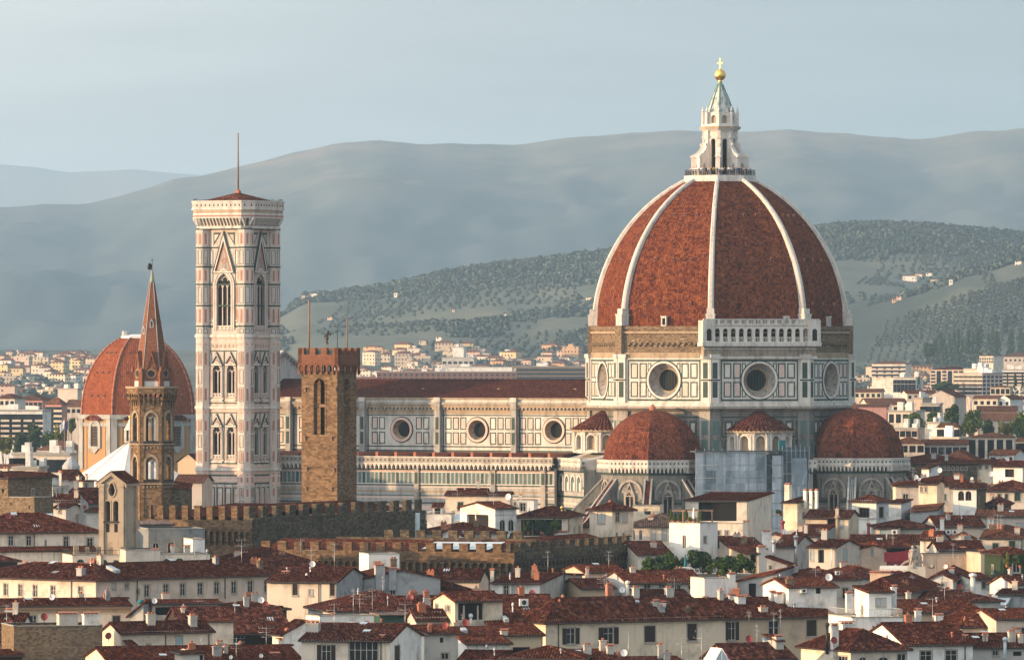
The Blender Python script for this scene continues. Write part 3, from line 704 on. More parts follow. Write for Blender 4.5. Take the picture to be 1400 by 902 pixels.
mb.face([(NX0,-11.9,45.1),(NX0,11.9,45.1),(NX1,11.9,45.1),(NX1,-11.9,45.1)], 1); mb.face([(NX0,-11.9,45.1),(NX1,-11.9,45.1),(NX1,-11.9,45.35),(NX0,-11.9,45.35)], 1)
mb.tube((NX0,0,49.0),(NX1,0,49.0), .2, 6, 0)
for u in ocs:
    mb.box(u+2, u+2.5, -6.2, -5.7, 46.4, 47.3, 1)
mb.build('nave_roof', [M['tile_nave'], M['buff']], cath)
mb = MB(); slab(mb, PL((0, 11.0), (-1, 0), (0, 1)), -NX1, -NX0, 0, 45.3, -1, 0, 0); mb.build('north_wall', MARB, cath)
# aisle
pa = PL((0, -20.6), (1, 0), (0, -1)); mb = MB(); AX1 = -27.5
slab(mb, pa, NX0, AX1, 0, 31.0, -1, 0, WW)
mb.face([pa.p(NX0,0,0), pa.p(NX0,31,0), pa.p(NX0,31,-9.6), pa.p(NX0,0,-9.6)], WH)
for z0, z1, m, d in ((30.55, 30.8, GR, .05), (30.2, 30.4, PK, .05), (27.3, 27.55, GR, .05), (26.9, 27.1, PP, .05), (26.0, 26.35, BU, .12), (25.2, 25.35, GR, .05), (24.7, 25.0, PP, .05), (23.6, 23.9, GR, .06), (22.3, 23.2, PP, .04), (21.6, 21.8, GR, .05), (20.4, 20.75, PP, .05), (19.8, 20.05, GR, .08)):
    slab(mb, pa, NX0, AX1, z0, z1, 0, d, m)
u = AX1-.5; j = 0
while u > NX0+1:                                        # band of upright green panels
    if min(abs(u-p) for p in pil) > 1.0: slab(mb, pa, u-.62, u, 27.75, 30.0, 0, .03, GP if j % 4 else GR)
    slab(mb, pa, u-.64, u-.02, 16.6, 19.5, 0, .03, GR); slab(mb, pa, u-.5, u-.16, 17.0, 19.2, .0, .05, GP if j % 2 else WC)
    u -= 1.0; j += 1
slab(mb, pa, NX0, AX1, 27.55, 27.72, 0, .1, WC); slab(mb, pa, NX0, AX1, 30.02, 30.18, 0, .1, WC)
for u in pil[:3]+[-30.0]: slab(mb, pa, u-.55, u+.55, 0, 30.9, 0, .35, SO); slab(mb, pa, u-.35, u+.35, 27.7, 30, .35, .38, GR); slab(mb, pa, u+.7, u+.9, 0, 30.5, 0, .1, GR)
mb.build('aisle_wall', MARB, cath)
def gallery(mb, pl, u0, u1, z, step=1.0, dd=0.9):
    # corbelled gallery: parapet pierced with a row of small dark lights, pointed corbels below
    slab(mb, pl, u0, u1, z+1.0, z+2.1, dd-.4, dd, 3 if step > 1 else 0); slab(mb, pl, u0, u1, z+2.1, z+2.3, dd-.5, dd+.1, 0); slab(mb, pl, u0, u1, z+.75, z+1.0, -.2, dd+.1, 0)
    mb.face([pl.p(u0,z+.75,dd), pl.p(u0,z+.75,0), pl.p(u1,z+.75,0), pl.p(u1,z+.75,dd)], 3)
    n = max(1, int((u1-u0)/step)); s = (u1-u0)/n
    slab(mb, pl, u0, u1, z-.5, z+.75, 0, .05, 1)
    for j in range(n):
        c = u0+(j+.5)*s
        slab(mb, pl, c-.17, c+.17, z+1.38, z+1.75, dd, dd+.02, 1)
        b0 = u0+j*s; pts = [(b0-.14, z+.75), (b0-.14, z-.1), (b0, z-.35), (b0+.14, z-.1), (b0+.14, z+.75)]
        poly(mb, pl, list(reversed(pts)), 0, dd, 0)
        a = [(c-s/2+.14, z+.75), (c-s/2+.14, z+.25), (c, z+.72), (c+s/2-.14, z+.25), (c+s/2-.14, z+.75)]
        mb.face([pl.p(x, y, dd-.02) for x, y in a[:3]] , 0); mb.face([pl.p(x, y, dd-.02) for x, y in a[2:]], 0)
mb = MB(); gallery(mb, pa, NX0, AX1, 31.0, 1.02); mb.build('aisle_gallery', MARB, cath)
mb = MB(); mb.face([(NX0,-20.4,32.4),(AX1,-20.4,32.4),(AX1,-11,34.15),(NX0,-11,34.15)], 0)
for j in range(17):
    u = NX0+3+j*4.5; mb.box(u-.3, u+.3, -20.2, -11.6, 32.9, 34.15, 1)
mb.build('aisle_roof', [M['tile'], M['terra']], cath)
# west front seen from behind: stepped white gable above the nave roof
mb = MB()
F_ = [(-11.5,0),(11.5,0),(11.5,50.2),(0,55.2),(-11.5,50.2)]
for x, rv in ((-103.9, False), (-106.5, True)):
    pts = [(x, y, z) for y, z in F_]; mb.face(list(reversed(pts)) if rv else pts, 0)
for (y0, z0), (y1, z1) in ((F_[4], F_[3]), (F_[3], F_[2])):
    mb.face([(-106.7,y0,z0),(-103.6,y0,z0),(-103.6,y1,z1),(-106.7,y1,z1)], 0)
    for t in range(9):
        f = (t+.5)/9; y, z = y0+(y1-y0)*f, z0+(z1-z0)*f; mb.box(-103.9,-103.3, y-.35, y+.35, z-1.0, z-.35, 1)
    mb.face([(-103.4,y0,z0),(-103.4,y0,z0-.35),(-103.4,y1,z1-.35),(-103.4,y1,z1)][::-1], 0)
mb.face([(-106.5,-11.5,0),(-103.9,-11.5,0),(-103.9,-11.5,50.2),(-106.5,-11.5,50.2)], 0)
mb.build('front_gable', [M['wm'], M['wmd']], cath)

# tribunes with their half domes
def tribune(b, d, zt, Rr=10.0):
    c = pol(b, d); mb = MB(); rb = Rr+.35
    for k in range(8):
        bb = k*B45; pl = plane_az(bb, rb*AP, c); hw = rb*sin(pi/8)
        dd = (bb-b+pi) % (2*pi) - pi
        if abs(dd) > 2.2: continue
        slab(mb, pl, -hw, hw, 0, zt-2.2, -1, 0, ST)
        for z0, z1, m in ((8, 8.4, GR), (9.6, 10.4, PP), (11.6, 12, GR), (13.5, 14.4, GR), (15.0, 15.4, PK), (16.2, 16.9, GR), (18.1, 18.5, SO), (19.0, 19.7, GR), (20.6, 21.2, PP), (21.9, 22.6, GR), (23.4, 23.8, SO), (24.3, 24.9, GR), (30.2, 30.6, GR)):
            slab(mb, pl, -hw, hw, z0+zt-33.3, z1+zt-33.3, 0, .05, m)
        z = zt-33.3
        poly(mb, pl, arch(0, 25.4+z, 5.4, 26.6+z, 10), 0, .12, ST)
        ringpoly(mb, pl, arch(0, 25.4+z, 5.5, 26.6+z, 10), arch(0, 25.4+z, 4.6, 26.6+z, 10), 0, .45, SO)
        for s in (-1, 1): ringpoly(mb, pl, arch(s*1.55, 25.2+z, 1.2, 26.3+z, 5, .5), arch(s*1.55, 25.4+z, .8, 26.3+z, 5, .5), .12, .2, SO)
        gp = [(-1.25,26.0+z),(1.25,26.0+z),(0,28.9+z)]
        ringpoly(mb, pl, gp, [(-.9,26.2+z),(.9,26.2+z),(0,28.3+z)], .1, .6, SO)
        ringpoly(mb, pl, arch(0, 16.8+z, 2.5, 25.6+z, 7, .6), arch(0, 17.0+z, 1.7, 25.6+z, 7, .6), 0, .55, 3)
        poly(mb, pl, arch(0, 17+z, 1.7, 25.6+z, 7, .6), 0, .12, VO)
        slab(mb, pl, -.09, .09, 17+z, 26.2+z, .12, .3, 3); ringpoly(mb, pl, circ(0, 26.3+z, .42, 10), circ(0, 26.3+z, .25, 10), .12, .3, 3)
        for s in (-1, 1):
            for z0, z1 in ((16.3, 17.9), (25.1, 29.2)):
                uu = s*3.35; frame(mb, pl, uu-.45, uu+.45, z0+z, z1+z, .12, 0, .08, GR)
            for j in range(3):
                uu = s*(1.7+j*.8); slab(mb, pl, uu-.3, uu+.3, 12.3+z, 14.9+z, 0, .1, WC); slab(mb, pl, uu-.17, uu+.17, 12.6+z, 14.6+z, .1, .12, GR)
    mb.build('tribune_wall', MARB, cath)
    mb = MB()
    for k in range(8):
        bb = k*B45; dd = (bb-b+pi) % (2*pi) - pi
        if abs(dd) > 2.2: continue
        pl = plane_az(bb, rb*AP, c); hw = (rb+.8)*sin(pi/8); gallery(mb, pl, -hw, hw, zt-2.3, .82, .8)
    mb.prism(octo(rb, c), zt-1.3, zt-.6, WH)
    mb.build('tribune_gallery', MARB, cath)
    mb = MB(); n = 14
    def rr(t): return Rr*math.sqrt(max(0.0, 1-t**2.15))*(1-.02*t)
    for k in range(8):
        bb = k*B45; acc = 0.0
        for i in range(n):
            t0, t1 = sin(pi/2*i/n), sin(pi/2*(i+1)/n); za, zb = zt-.7+10.6*t0, zt-.7+10.6*t1; ra, rb_ = rr(t0), max(rr(t1), .25)
            seg = math.hypot(ra-rb_, zb-za)
            pa_, pb_ = plane_az(bb, ra*AP, c), plane_az(bb, rb_*AP, c); ha, hb = ra*sin(pi/8), rb_*sin(pi/8)
            mb.face([pa_.p(-ha,za), pa_.p(ha,za), pb_.p(hb,zb), pb_.p(-hb,zb)], 0, uv=[(k*30-ha,acc),(k*30+ha,acc),(k*30+hb,acc+seg),(k*30-hb,acc+seg)]); acc += seg
    sh = mb.build('half_dome', M['dome2'], cath)
    mb = MB(); mb.lathe([(.75,zt+9.5),(.65,zt+10.3),(.3,zt+10.9),(.02,zt+11.1)], 10, c); mb.build('finial', M['terra'], sh)
    for q in (-1.5, -.5, .5, 1.5):                          # sloping buttresses with tiled backs
        bb = b + q*B45; mb = MB(); pv = plane_az(bb, 0, c); w = .75
        z0 = zt-33.3
        A, Bq = (rb-.3, 29.3+z0), (rb+9.2, 19.4+z0)
        for s in (-w, w):
            pts = [pv.p(s,0,A[0]), pv.p(s,0,Bq[0]), pv.p(s,Bq[1],Bq[0]), pv.p(s,A[1],A[0])]; mb.face(pts if s > 0 else pts[::-1], 0)
            ed = [(A[0],A[1]-.1),(Bq[0],Bq[1]-.1),(Bq[0],Bq[1]+.35),(A[0],A[1]+.35)]
            s0, s1 = (s-.24, s+.12) if s > 0 else (s-.12, s+.24)
            P = lambda u, i: pv.p(u, ed[i][1], ed[i][0])
            mb.face([P(s0,3), P(s0,2), P(s1,2), P(s1,3)], 1); mb.face([P(s1,3), P(s1,2), P(s1,1), P(s1,0)], 1); mb.face([P(s0,0), P(s0,1), P(s0,2), P(s0,3)], 1)
        mb.face([pv.p(-w,0,Bq[0]), pv.p(w,0,Bq[0]), pv.p(w,Bq[1],Bq[0]), pv.p(-w,Bq[1],Bq[0])], 0)
        white = (q == -1.5 or q == -.5) and b > .5
        mb.face([pv.p(-w,A[1]+.1,A[0]), pv.p(-w,Bq[1]+.1,Bq[0]), pv.p(w,Bq[1]+.1,Bq[0]), pv.p(w,A[1]+.1,A[0])], 1 if white and q == -1.5 else 2)
        if white and q == -1.5:
            for s in (-.35, 0, .35): mb.face([pv.p(s-.08,A[1]+.14,A[0]), pv.p(s-.08,Bq[1]+.14,Bq[0]), pv.p(s+.08,Bq[1]+.14,Bq[0]), pv.p(s+.08,A[1]+.14,A[0])], 3)
        for z in range(6, 26, 3): 
            for s in (-w, w):
                dl = rb+1.0; dr_ = min(Bq[0]-.3, A[0]+(A[1]-z-2.2-z0)/(A[1]-Bq[1])*(Bq[0]-A[0]))
                if dr_ > dl+.5:
                    p1 = [pv.p(s*1.02,z+z0,dl), pv.p(s*1.02,z+z0,dr_), pv.p(s*1.02,z+.5+z0,dr_-.4), pv.p(s*1.02,z+.5+z0,dl)]; mb.face(p1 if s > 0 else p1[::-1], 3)
        mb.build('sloping_buttress', [M['wmshade'], M['wml'], M['tile_red'], M['gm']], cath)
tribune(0.0, 30.2, 33.3)
tribune(2*B45, 30.6, 33.5)

# exedrae (small apses with cone roofs) and the blocks that carry them
def exedra(b, d=24.6, zb=34.6, Rr=6.5, roof=(38.9, 43.3)):
    c = pol(b, d); mb = MB(); n = 6
    for k in range(n):
        a0 = b - pi/2 + pi*(k+.5)/n; pl = plane_az(a0, Rr*cos(pi/2/n), c); hw = Rr*sin(pi/2/n)
        wall(mb, pl, -hw, hw, zb, roof[0], [arch(0, zb+.5, 1.75, zb+2.5, 7)], .7, 0)
        slab(mb, pl, -1.0, 1.0, zb, zb+3.6, -.75, -.7, 4)
        ringpoly(mb, pl, arch(0, zb+.5, 2.4, zb+2.5, 7), arch(0, zb+.5, 1.85, zb+2.5, 7), 0, .2, 8)
        pc = plane_az(b-pi/2+pi*k/n, Rr, c)
        for s in (-.32, .32): slab(mb, pc, s-.2, s+.2, zb, zb+3.4, -.3, .3, 8)
        slab(mb, pc, -.65, .65, zb+3.4, roof[0], -.4, .35, 0); slab(mb, pl, -hw, hw, roof[0]-.35, roof[0], 0, .35, 0); slab(mb, pl, -hw, hw, zb-.2, zb+.3, -.2, .3, 0)
    mb.build('exedra', MARB, cath)
    mb = MB(); m = 24
    for k in range(m):
        a0, a1 = b-pi/2+pi*k/m, b-pi/2+pi*(k+1)/m
        p0, p1 = [(c[0]+(Rr+.7)*sin(a), c[1]-(Rr+.7)*cos(a)) for a in (a0, a1)]
        q0, q1 = [(c[0]+.3*sin(a), c[1]-.3*cos(a)) for a in (a0, a1)]
        am = (a0+a1)/2; pm = (c[0]+(Rr+.7)*sin(am), c[1]-(Rr+.7)*cos(am)); qm = (c[0]+.3*sin(am), c[1]-.3*cos(am))
        mb.face([(*p0,roof[0]),(*pm,roof[0]+.22),(*qm,roof[1]),(*q0,roof[1])], 0); mb.face([(*pm,roof[0]+.22),(*p1,roof[0]),(*q1,roof[1]),(*qm,roof[1])], 0)
        mb.face([(*p0,roof[0]-.25),(*p1,roof[0]-.25),(*p1,roof[0]),(*pm,roof[0]+.22),(*p0,roof[0])], 1)
    mb.build('cone_roof', [M['tile'], M['buff']], cath)
exedra(B45); exedra(-B45)
for b in (-B45, B45):
    mb = MB(); hw, ap = 9.0, 32.0; c0 = pol(b, 0)
    pl = plane_az(b, ap)
    slab(mb, pl, -hw, hw, 0, 31.0, -8, 0, WW)
    for z0, z1, m in ((30.4,30.8,GR),(27.2,27.5,GR),(26.5,26.9,PP),(25.2,25.6,GR),(23.8,24.2,PP),(22.6,23.2,GR),(21.0,21.4,PP),(19.6,20.1,GR)):
        slab(mb, pl, -hw, hw, z0, z1, 0, .05, m)
    for u in (-6.2, -2.0, 2.2, 6.4):
        ringpoly(mb, pl, arch(u, 26.5, 3.4, 28.3, 8), arch(u, 26.5, 2.6, 28.3, 8), 0, .3, WC); poly(mb, pl, arch(u, 26.5, 2.6, 28.3, 8), 0, .06, GP); poly(mb, pl, arch(u, 26.6, .8, 28.0, 6), .06, .1, WC)
        slab(mb, pl, u-.6, u+.6, 20.3, 22.4, 0, .06, GR); slab(mb, pl, u-.3, u+.3, 20.5, 22.2, .06, .09, WC)
    gallery(mb, pl, -hw-.6, hw+.6, 31.0, 1.0)
    mb.face([pl.p(-hw,32.6,0), pl.p(hw,32.6,0), pl.p(hw,34.6,-8), pl.p(-hw,34.6,-8)], WH)
    for s in (-1, 1):
        q = [pl.p(s*hw,0,-8), pl.p(s*hw,0,0), pl.p(s*hw,32.6,0), pl.p(s*hw,34.6,-8)]; mb.face(q if s < 0 else q[::-1], WH)
    mb.build('sacristy_wall', MARB, cath)

# scaffold sheeted in translucent plastic in front of the apse between the tribunes
sc = thing('scaffold', 'tall scaffold wrapped in blue grey plastic sheeting against the cathedral apse', 'scaffold', (CX, CY, 0), CROT)
gs = G('scaffold_sheet', 0.9, 0.05); uvs = gs.sep(gs.uv())
nz1 = gs.noise(gs.comb(gs.math('MULTIPLY', uvs[0], 1.0), gs.math('MULTIPLY', uvs[1], .35)), .55, 5, .6)
wv = gs.white(gs.comb(gs.math('FLOOR', gs.math('DIVIDE', uvs[0], 2.05)), gs.math('FLOOR', gs.math('DIVIDE', uvs[1], 2.6)), .7))
gs.col(gs.ramp(gs.math('ADD', gs.math('MULTIPLY', nz1, .5), gs.math('ADD', gs.math('MULTIPLY', wv, .28), gs.math('MULTIPLY', gs.white(gs.comb(gs.math('FLOOR', gs.math('DIVIDE', uvs[0], 1.85)), .4, .1)), .26))), (.3, (.15, .19, .215)), (.5, (.30, .35, .385)), (.75, (.50, .555, .60))))
gs.bump(gs.noise(gs.uv(), 1.2, 5, .7), .7, .3); M['sheet'] = gs.m
M['sheetm'] = m_plain('scaffold_sheet_dull', (0.24, 0.30, 0.34), .8, var=.3, sc=.6); M['sheetd'] = m_plain('scaffold_netting', (0.075, 0.10, 0.115), .8, var=.5, sc=.8)
pl = plane_az(B45, 34.6)
rs = random.Random(3)
def sheet(name, u0, u1, d, z0, z1, mat, cols, rows, jag):
    mb = MB(); us = [u0+(u1-u0)*i/cols for i in range(cols+1)]; zs = [z0+(z1-z0)*j/rows for j in range(rows+1)]
    off = [[rs.uniform(-jag, jag) for _ in range(rows+1)] for _ in range(cols+1)]
    for i in range(cols):
        for j in range(rows):
            b_ = rs.uniform(.0, .18)
            q = [pl.p(us[i],zs[j],d+off[i][j]), pl.p(us[i+1],zs[j],d+off[i+1][j]), pl.p(us[i+1],zs[j+1],d+off[i+1][j+1]), pl.p(us[i],zs[j+1],d+off[i][j+1])]
            mid = sum(q, Vector())/4 + pl.n*b_
            for a, b2 in zip(range(4), (1, 2, 3, 0)): mb.face([q[a], q[b2], mid], 0, uv=[(us[i]+(a in (1,2))*2.0, zs[j]+(a > 1)*2.5), (us[i]+(b2 in (1,2))*2.0, zs[j]+(b2 > 1)*2.5), (us[i]+1, zs[j]+1.2)])
    mb.build(name, mat, sc)
sheet('plastic_sheet', -16.6, -1.8, 0, 2, 34.8, M['sheet'], 8, 13, .08); sheet('plastic_sheet', -1.8, -.5, -.7, 2, 34.4, M['sheetd'], 1, 13, .02); sheet('plastic_sheet', -.5, 1.9, 0, 2, 34.2, M['sheet'], 2, 6, .1)
sheet('netting', 1.9, 7.6, -1.3, 8, 35.8, M['sheetd'], 5, 7, .15); sheet('plastic_sheet', 4.0, 7.2, -.95, 19.5, 33.6, M['sheetm'], 3, 5, .2)
mb = MB()
for i in range(9):
    u = -16.6+i*14.8/8; mb.tube(pl.p(u,0,.12), pl.p(u,35.6,.12), .06, 5)
for j in range(1, 14): z = 2+j*32.8/13; mb.tube(pl.p(-16.8,z,.1), pl.p(1.9,z,.1), .05, 5)
for i in range(7): u = 1.9+i*.95; mb.tube(pl.p(u,0,-.7), pl.p(u,36.2+rs.uniform(-.5,.9),-.7), .06, 5)
for j in range(8): z = 19+j*2.3; mb.tube(pl.p(1.9,z,-.7), pl.p(7.6,z,-.7), .05, 5)
slab(mb, pl, -16.8, 1.9, 34.9, 35.15, -3, .3, 1); slab(mb, pl, 1.9, 3.2, 34.5, 37.2, -3.2, -2.6, 2)
for z in (10, 18.5, 23.6, 28.6, 33.0): slab(mb, pl, -1.8, -.5, z, z+.15, -.9, .0, 1)
mb.build('pole_frame', [M['sheetm'], M['sheetd'], M['teal']], sc)
# ------------------------------------------------------------------ the marble bell tower
Y0 = 1362.0
camp = thing('bell_tower', 'tall square marble bell tower in white, pink and green with a low red roof', 'bell tower', (wx(325.5, Y0), Y0, 0), R(-30))
def cz(py): return wz(py, Y0)
H = 5.35
TM = list(MARB); TM[8] = m_marble('marble_rosy_white', (0.53, 0.475, 0.43), (0.20, 0.16, 0.13), 0.95); TM[2] = m_marble('marble_pink_deep', (0.34, 0.17, 0.13), amt=.4)
def tower_window(mb, pl, uc, z0, zs, w, lights, fw, gable, sill):
    """pointed window: deep jambs, tracery, slim columns, steep gable above"""
    po = 0.55
    ringpoly(mb, pl, arch(uc, z0, w+fw*2, zs, 8, po), arch(uc, z0, w, zs, 8, po), -.6, .28, 0, din=-.6)
    ringpoly(mb, pl, arch(uc, z0, w+fw*1.1, zs, 8, po), arch(uc, z0, w+fw*.8, zs, 8, po), .28, .33, PK)
    poly(mb, pl, arch(uc, z0, w, zs, 8, po), -.62, -.58, VO)
    top = max(z for u, z in arch(uc, z0, w, zs, 8, po))
    lw = w/lights
    for j in range(1, lights): slab(mb, pl, uc-w/2+j*lw-.09, uc-w/2+j*lw+.09, z0, zs, -.5, -.25, WC)
    for j in range(lights):                                 # tracery head
        c = uc-w/2+(j+.5)*lw
        ringpoly(mb, pl, arch(c, zs-.9, lw*.98, zs-.35, 5, .6)[2:], arch(c, zs-.9, lw*.68, zs-.35, 5, .6)[2:], -.55, -.25, WC, closed=False)
    poly(mb, pl, [(uc-w/2, zs+.55*w/2), (uc+w/2, zs+.55*w/2)] + [p for p in arch(uc, z0, w, zs, 8, po)[2:] if p[1] > zs+.6*w/2], -.55, -.32, SO)
    for u, z, r in ([(uc, top-w*.38, w*.16)] + [(uc-w*.27, zs+.85, w*.09), (uc+w*.27, zs+.85, w*.09)]): poly(mb, pl, circ(u, z, r, 8), -.32, -.29, VO)
    if sill: slab(mb, pl, uc-w/2-.1, uc+w/2+.1, z0, z0+sill, -.5, .1, WC)
    if sill:
        for j in range(lights+1): poly(mb, pl, circ(uc-w/2+.3+j*(w-.6)/lights, z0+sill*.5, .16, 6), .1, .12, VO)
    gw, gb, gt = gable
    ringpoly(mb, pl, [(uc-gw, gb), (uc+gw, gb), (uc, gt)], [(uc-gw*.72, gb+.5), (uc+gw*.72, gb+.5), (uc, gt-(gt-gb)*.24)], .0, .34, GR)
    ringpoly(mb, pl, [(uc-gw*.86, gb+.1), (uc+gw*.86, gb+.1), (uc, gt-(gt-gb)*.09)], [(uc-gw*.74, gb+.45), (uc+gw*.74, gb+.45), (uc, gt-(gt-gb)*.22)], .0, .42, 0)
    poly(mb, pl, [(uc-gw*.7, gb+.5), (uc+gw*.7, gb+.5), (uc, gt-(gt-gb)*.26)], 0, .1, PK); poly(mb, pl, [(uc-gw*.5, gb+.75), (uc+gw*.5, gb+.75), (uc, gt-(gt-gb)*.42)], .1, .13, SO)
    zc = gb+(gt-gb)*.3; ringpoly(mb, pl, circ(uc, zc, gw*.2, 10), circ(uc, zc, gw*.12, 10), .1, .2, PK)
for k in range(4):
    az = k*pi/2; pl = plane_az(az, H); mb = MB(); hw = 5.1
    po_ = 0.55
    slab(mb, pl, -hw, hw, 0, cz(630), -.6, 0, WC); slab(mb, pl, -hw, hw, cz(575), cz(546.5), -.6, 0, WC); slab(mb, pl, -hw, hw, cz(491), cz(456), -.6, 0, WC)
    wall(mb, pl, -hw, hw, cz(456), cz(312), [arch(0, cz(451), 3.5, cz(391), 8, po_)], .6, WC)
    for dz in (0, 83.8): wall(mb, pl, -hw, hw, cz(546.5+dz) if not dz else cz(630), cz(491+dz) if not dz else cz(575), [arch(s*1.72, cz(543+dz), 1.95, cz(507+dz), 8, po_) for s in (-1, 1)], .6, WC)
    for py in (313.5, 339, 365, 389, 418, 446): slab(mb, pl, -hw, hw, cz(py)-.16, cz(py)+.16, 0, .08, GR)
    for py in (316.5, 462, 468, 556, 562, 637, 644, 652, 657): slab(mb, pl, -hw, hw, cz(py)-.14, cz(py)+.14, 0, .09, PP)
    for py in (459.5, 557, 641): slab(mb, pl, -hw-.2, hw+.2, cz(py)-.25, cz(py)+.3, 0, .45, 0)
    # top stage: one tall three light window under a gable, vertical panel strips beside it
    tower_window(mb, pl, 0, cz(451), cz(391), 3.5, 3, .8, (2.85, cz(374), cz(316)), .9)
    for s in (-1, 1):
        u = s*3.1
        for a, b in ((448, 440), (437, 421), (416, 391), (387, 367), (363, 342)):
            frame(mb, pl, u-.42, u+.42, cz(a), cz(b), .1, 0, .07, GR); slab(mb, pl, u-.2, u+.2, cz(a)+.35, cz(b)-.35, 0, .05, PK if a in (437, 416) else 0)
        tri = [(s*2.6, cz(336)), (s*.75, cz(318.5)), (s*2.6, cz(318.5))]
        if s < 0: tri = tri[::-1]
        poly(mb, pl, tri, 0, .06, GR); cx_, cz_ = sum(p[0] for p in tri)/3, sum(p[1] for p in tri)/3
        poly(mb, pl, [(cx_+(p[0]-cx_)*.55, cz_+(p[1]-cz_)*.55) for p in tri], .06, .09, 0)
    # two stages with a pair of two light windows each
    for dz in (0, 83.8):
        a, b = cz(479+dz), cz(551.5+dz)
        if dz: b = cz(633.5)
        frame(mb, pl, -3.75, 3.75, b, a, .22, 0, .09, GR); slab(mb, pl, -.13, .13, b, a, 0, .07, GR)
        for s in (-1, 1):
            tower_window(mb, pl, s*1.72, cz(543+dz), cz(507+dz), 1.95, 2, .42, (1.62, cz(500+dz), cz(481+dz)), .9)
            u = s*3.25
            for z0, z1, m in ((545, 537, 0), (534, 504, PK), (499, 482, 0)):
                frame(mb, pl, u-.3, u+.3, cz(z0+dz), cz(z1+dz), .08, 0, .06, GR); slab(mb, pl, u-.13, u+.13, cz(z0+dz)+.25, cz(z1+dz)-.25, 0, .04, m)
            slab(mb, pl, s*1.62-1.35, s*1.62+1.35, cz(548+dz), cz(545.5+dz), 0, .35, 0)
        for j in range(16): slab(mb, pl, -3.9+j*.5, -3.62+j*.5, cz(475+dz), cz(470.5+dz), 0, .08, PP if j % 2 else BU)
    # base: bands and a row of tall niches
    for py, m in ((646, PP), (649, GR), (655, PP), (660, GR)): slab(mb, pl, -hw, hw, cz(py)-.15, cz(py)+.15, 0, .08, m)
    for u in (-3.0, -1.0, 1.0, 3.0):
        frame(mb, pl, u-.75, u+.75, cz(700), cz(665), .2, 0, .1, GR); ringpoly(mb, pl, arch(u, cz(698), .9, cz(676), 5, .5), arch(u, cz(698), .6, cz(676), 5, .5), 0, .14, PP)
        slab(mb, pl, u-1.0, u-.85, cz(720), cz(661), 0, .35, WC)
    for z in (8, 12, 16, 19): slab(mb, pl, -hw, hw, z, z+.4, 0, .06, GR if z % 8 else PK)
    mb.build('tower_wall', TM, camp)
    # octagonal corner buttress
    c = (5.15*sin(az+pi/4)*math.sqrt(2)*.99, -5.15*cos(az+pi/4)*math.sqrt(2)*.99); mb = MB(); Rb = 1.72
    mb.prism(octo(Rb, c), 0, cz(312), WC, top=False)
    for py in (313.5, 339, 365, 389, 418, 446): mb.prism(octo(Rb+.1, c), cz(py)-.16, cz(py)+.16, GR, bot=True)
    for py in (650, 661): mb.prism(octo(Rb+.07, c), cz(py)-.2, cz(py)+.2, PP, bot=True)
    for py in (459.5, 557, 641): mb.prism(octo(Rb+.25, c), cz(py)-.25, cz(py)+.35, 0, bot=True)
    for q in range(8):
        pf = plane_az(q*pi/4, Rb*AP, c); hb = Rb*sin(pi/8)
        d_ = Vector(pf.n).dot(Vector((sin(az+pi/4), -cos(az+pi/4), 0)))
        if d_ < -.1: continue
        for i, (a, b) in enumerate(((336, 318), (362, 342), (386, 368), (415, 392), (443, 421), (456, 449), (473, 468), (551, 478), (566, 561), (634, 571), (660, 645), (715, 664))):
            if a - b > 45:
                for t in range(3):
                    f0, f1 = a+(b-a)*(t/3+.03), a+(b-a)*((t+1)/3-.03); frame(mb, pf, -hb*.74, hb*.74, cz(f0), cz(f1), .12, 0, .05, PP if q % 2 else GP); slab(mb, pf, -.2, .2, cz(f0)+.3, cz(f1)-.3, 0, .04, PK if t != 1 else WC)
            else: frame(mb, pf, -hb*.74, hb*.74, cz(a), cz(b), .12, 0, .05, GP if i % 2 else PP); slab(mb, pf, -.2, .2, cz(a)+.3, cz(b)-.3, 0, .04, PK if i % 2 == 0 else WC)
    mb.build('corner_buttress', TM, camp)
# crown: corbels, frieze and pierced parapet following a square with cut corners
def chsq(h, ch): return [(-h+ch,-h),(h-ch,-h),(h,-h+ch),(h,h-ch),(h-ch,h),(-h+ch,h),(-h,h-ch),(-h,-h+ch)]
mb = MB()
zb, zt_, zp = cz(312), cz(299), cz(276)
mb.prism(chsq(6.9, 1.9), zb-.2, zb+.35, 0, poly1=chsq(7.0, 1.9)); mb.prism(chsq(6.35, 1.9), zb+.35, zt_, BU, top=False)
mb.prism(chsq(7.55, 2.0), zt_, cz(293), 0, bot=True); mb.prism(chsq(7.62, 2.0), cz(297), cz(295), PK); mb.prism(chsq(7.5, 2.0), cz(293), cz(287), WC, top=False); mb.prism(chsq(7.55, 2.0), cz(291.5), cz(289), BU)
mb.prism(chsq(7.8, 2.0), cz(287.5), cz(286), 0, bot=True)
cs = chsq(7.7, 2.0)
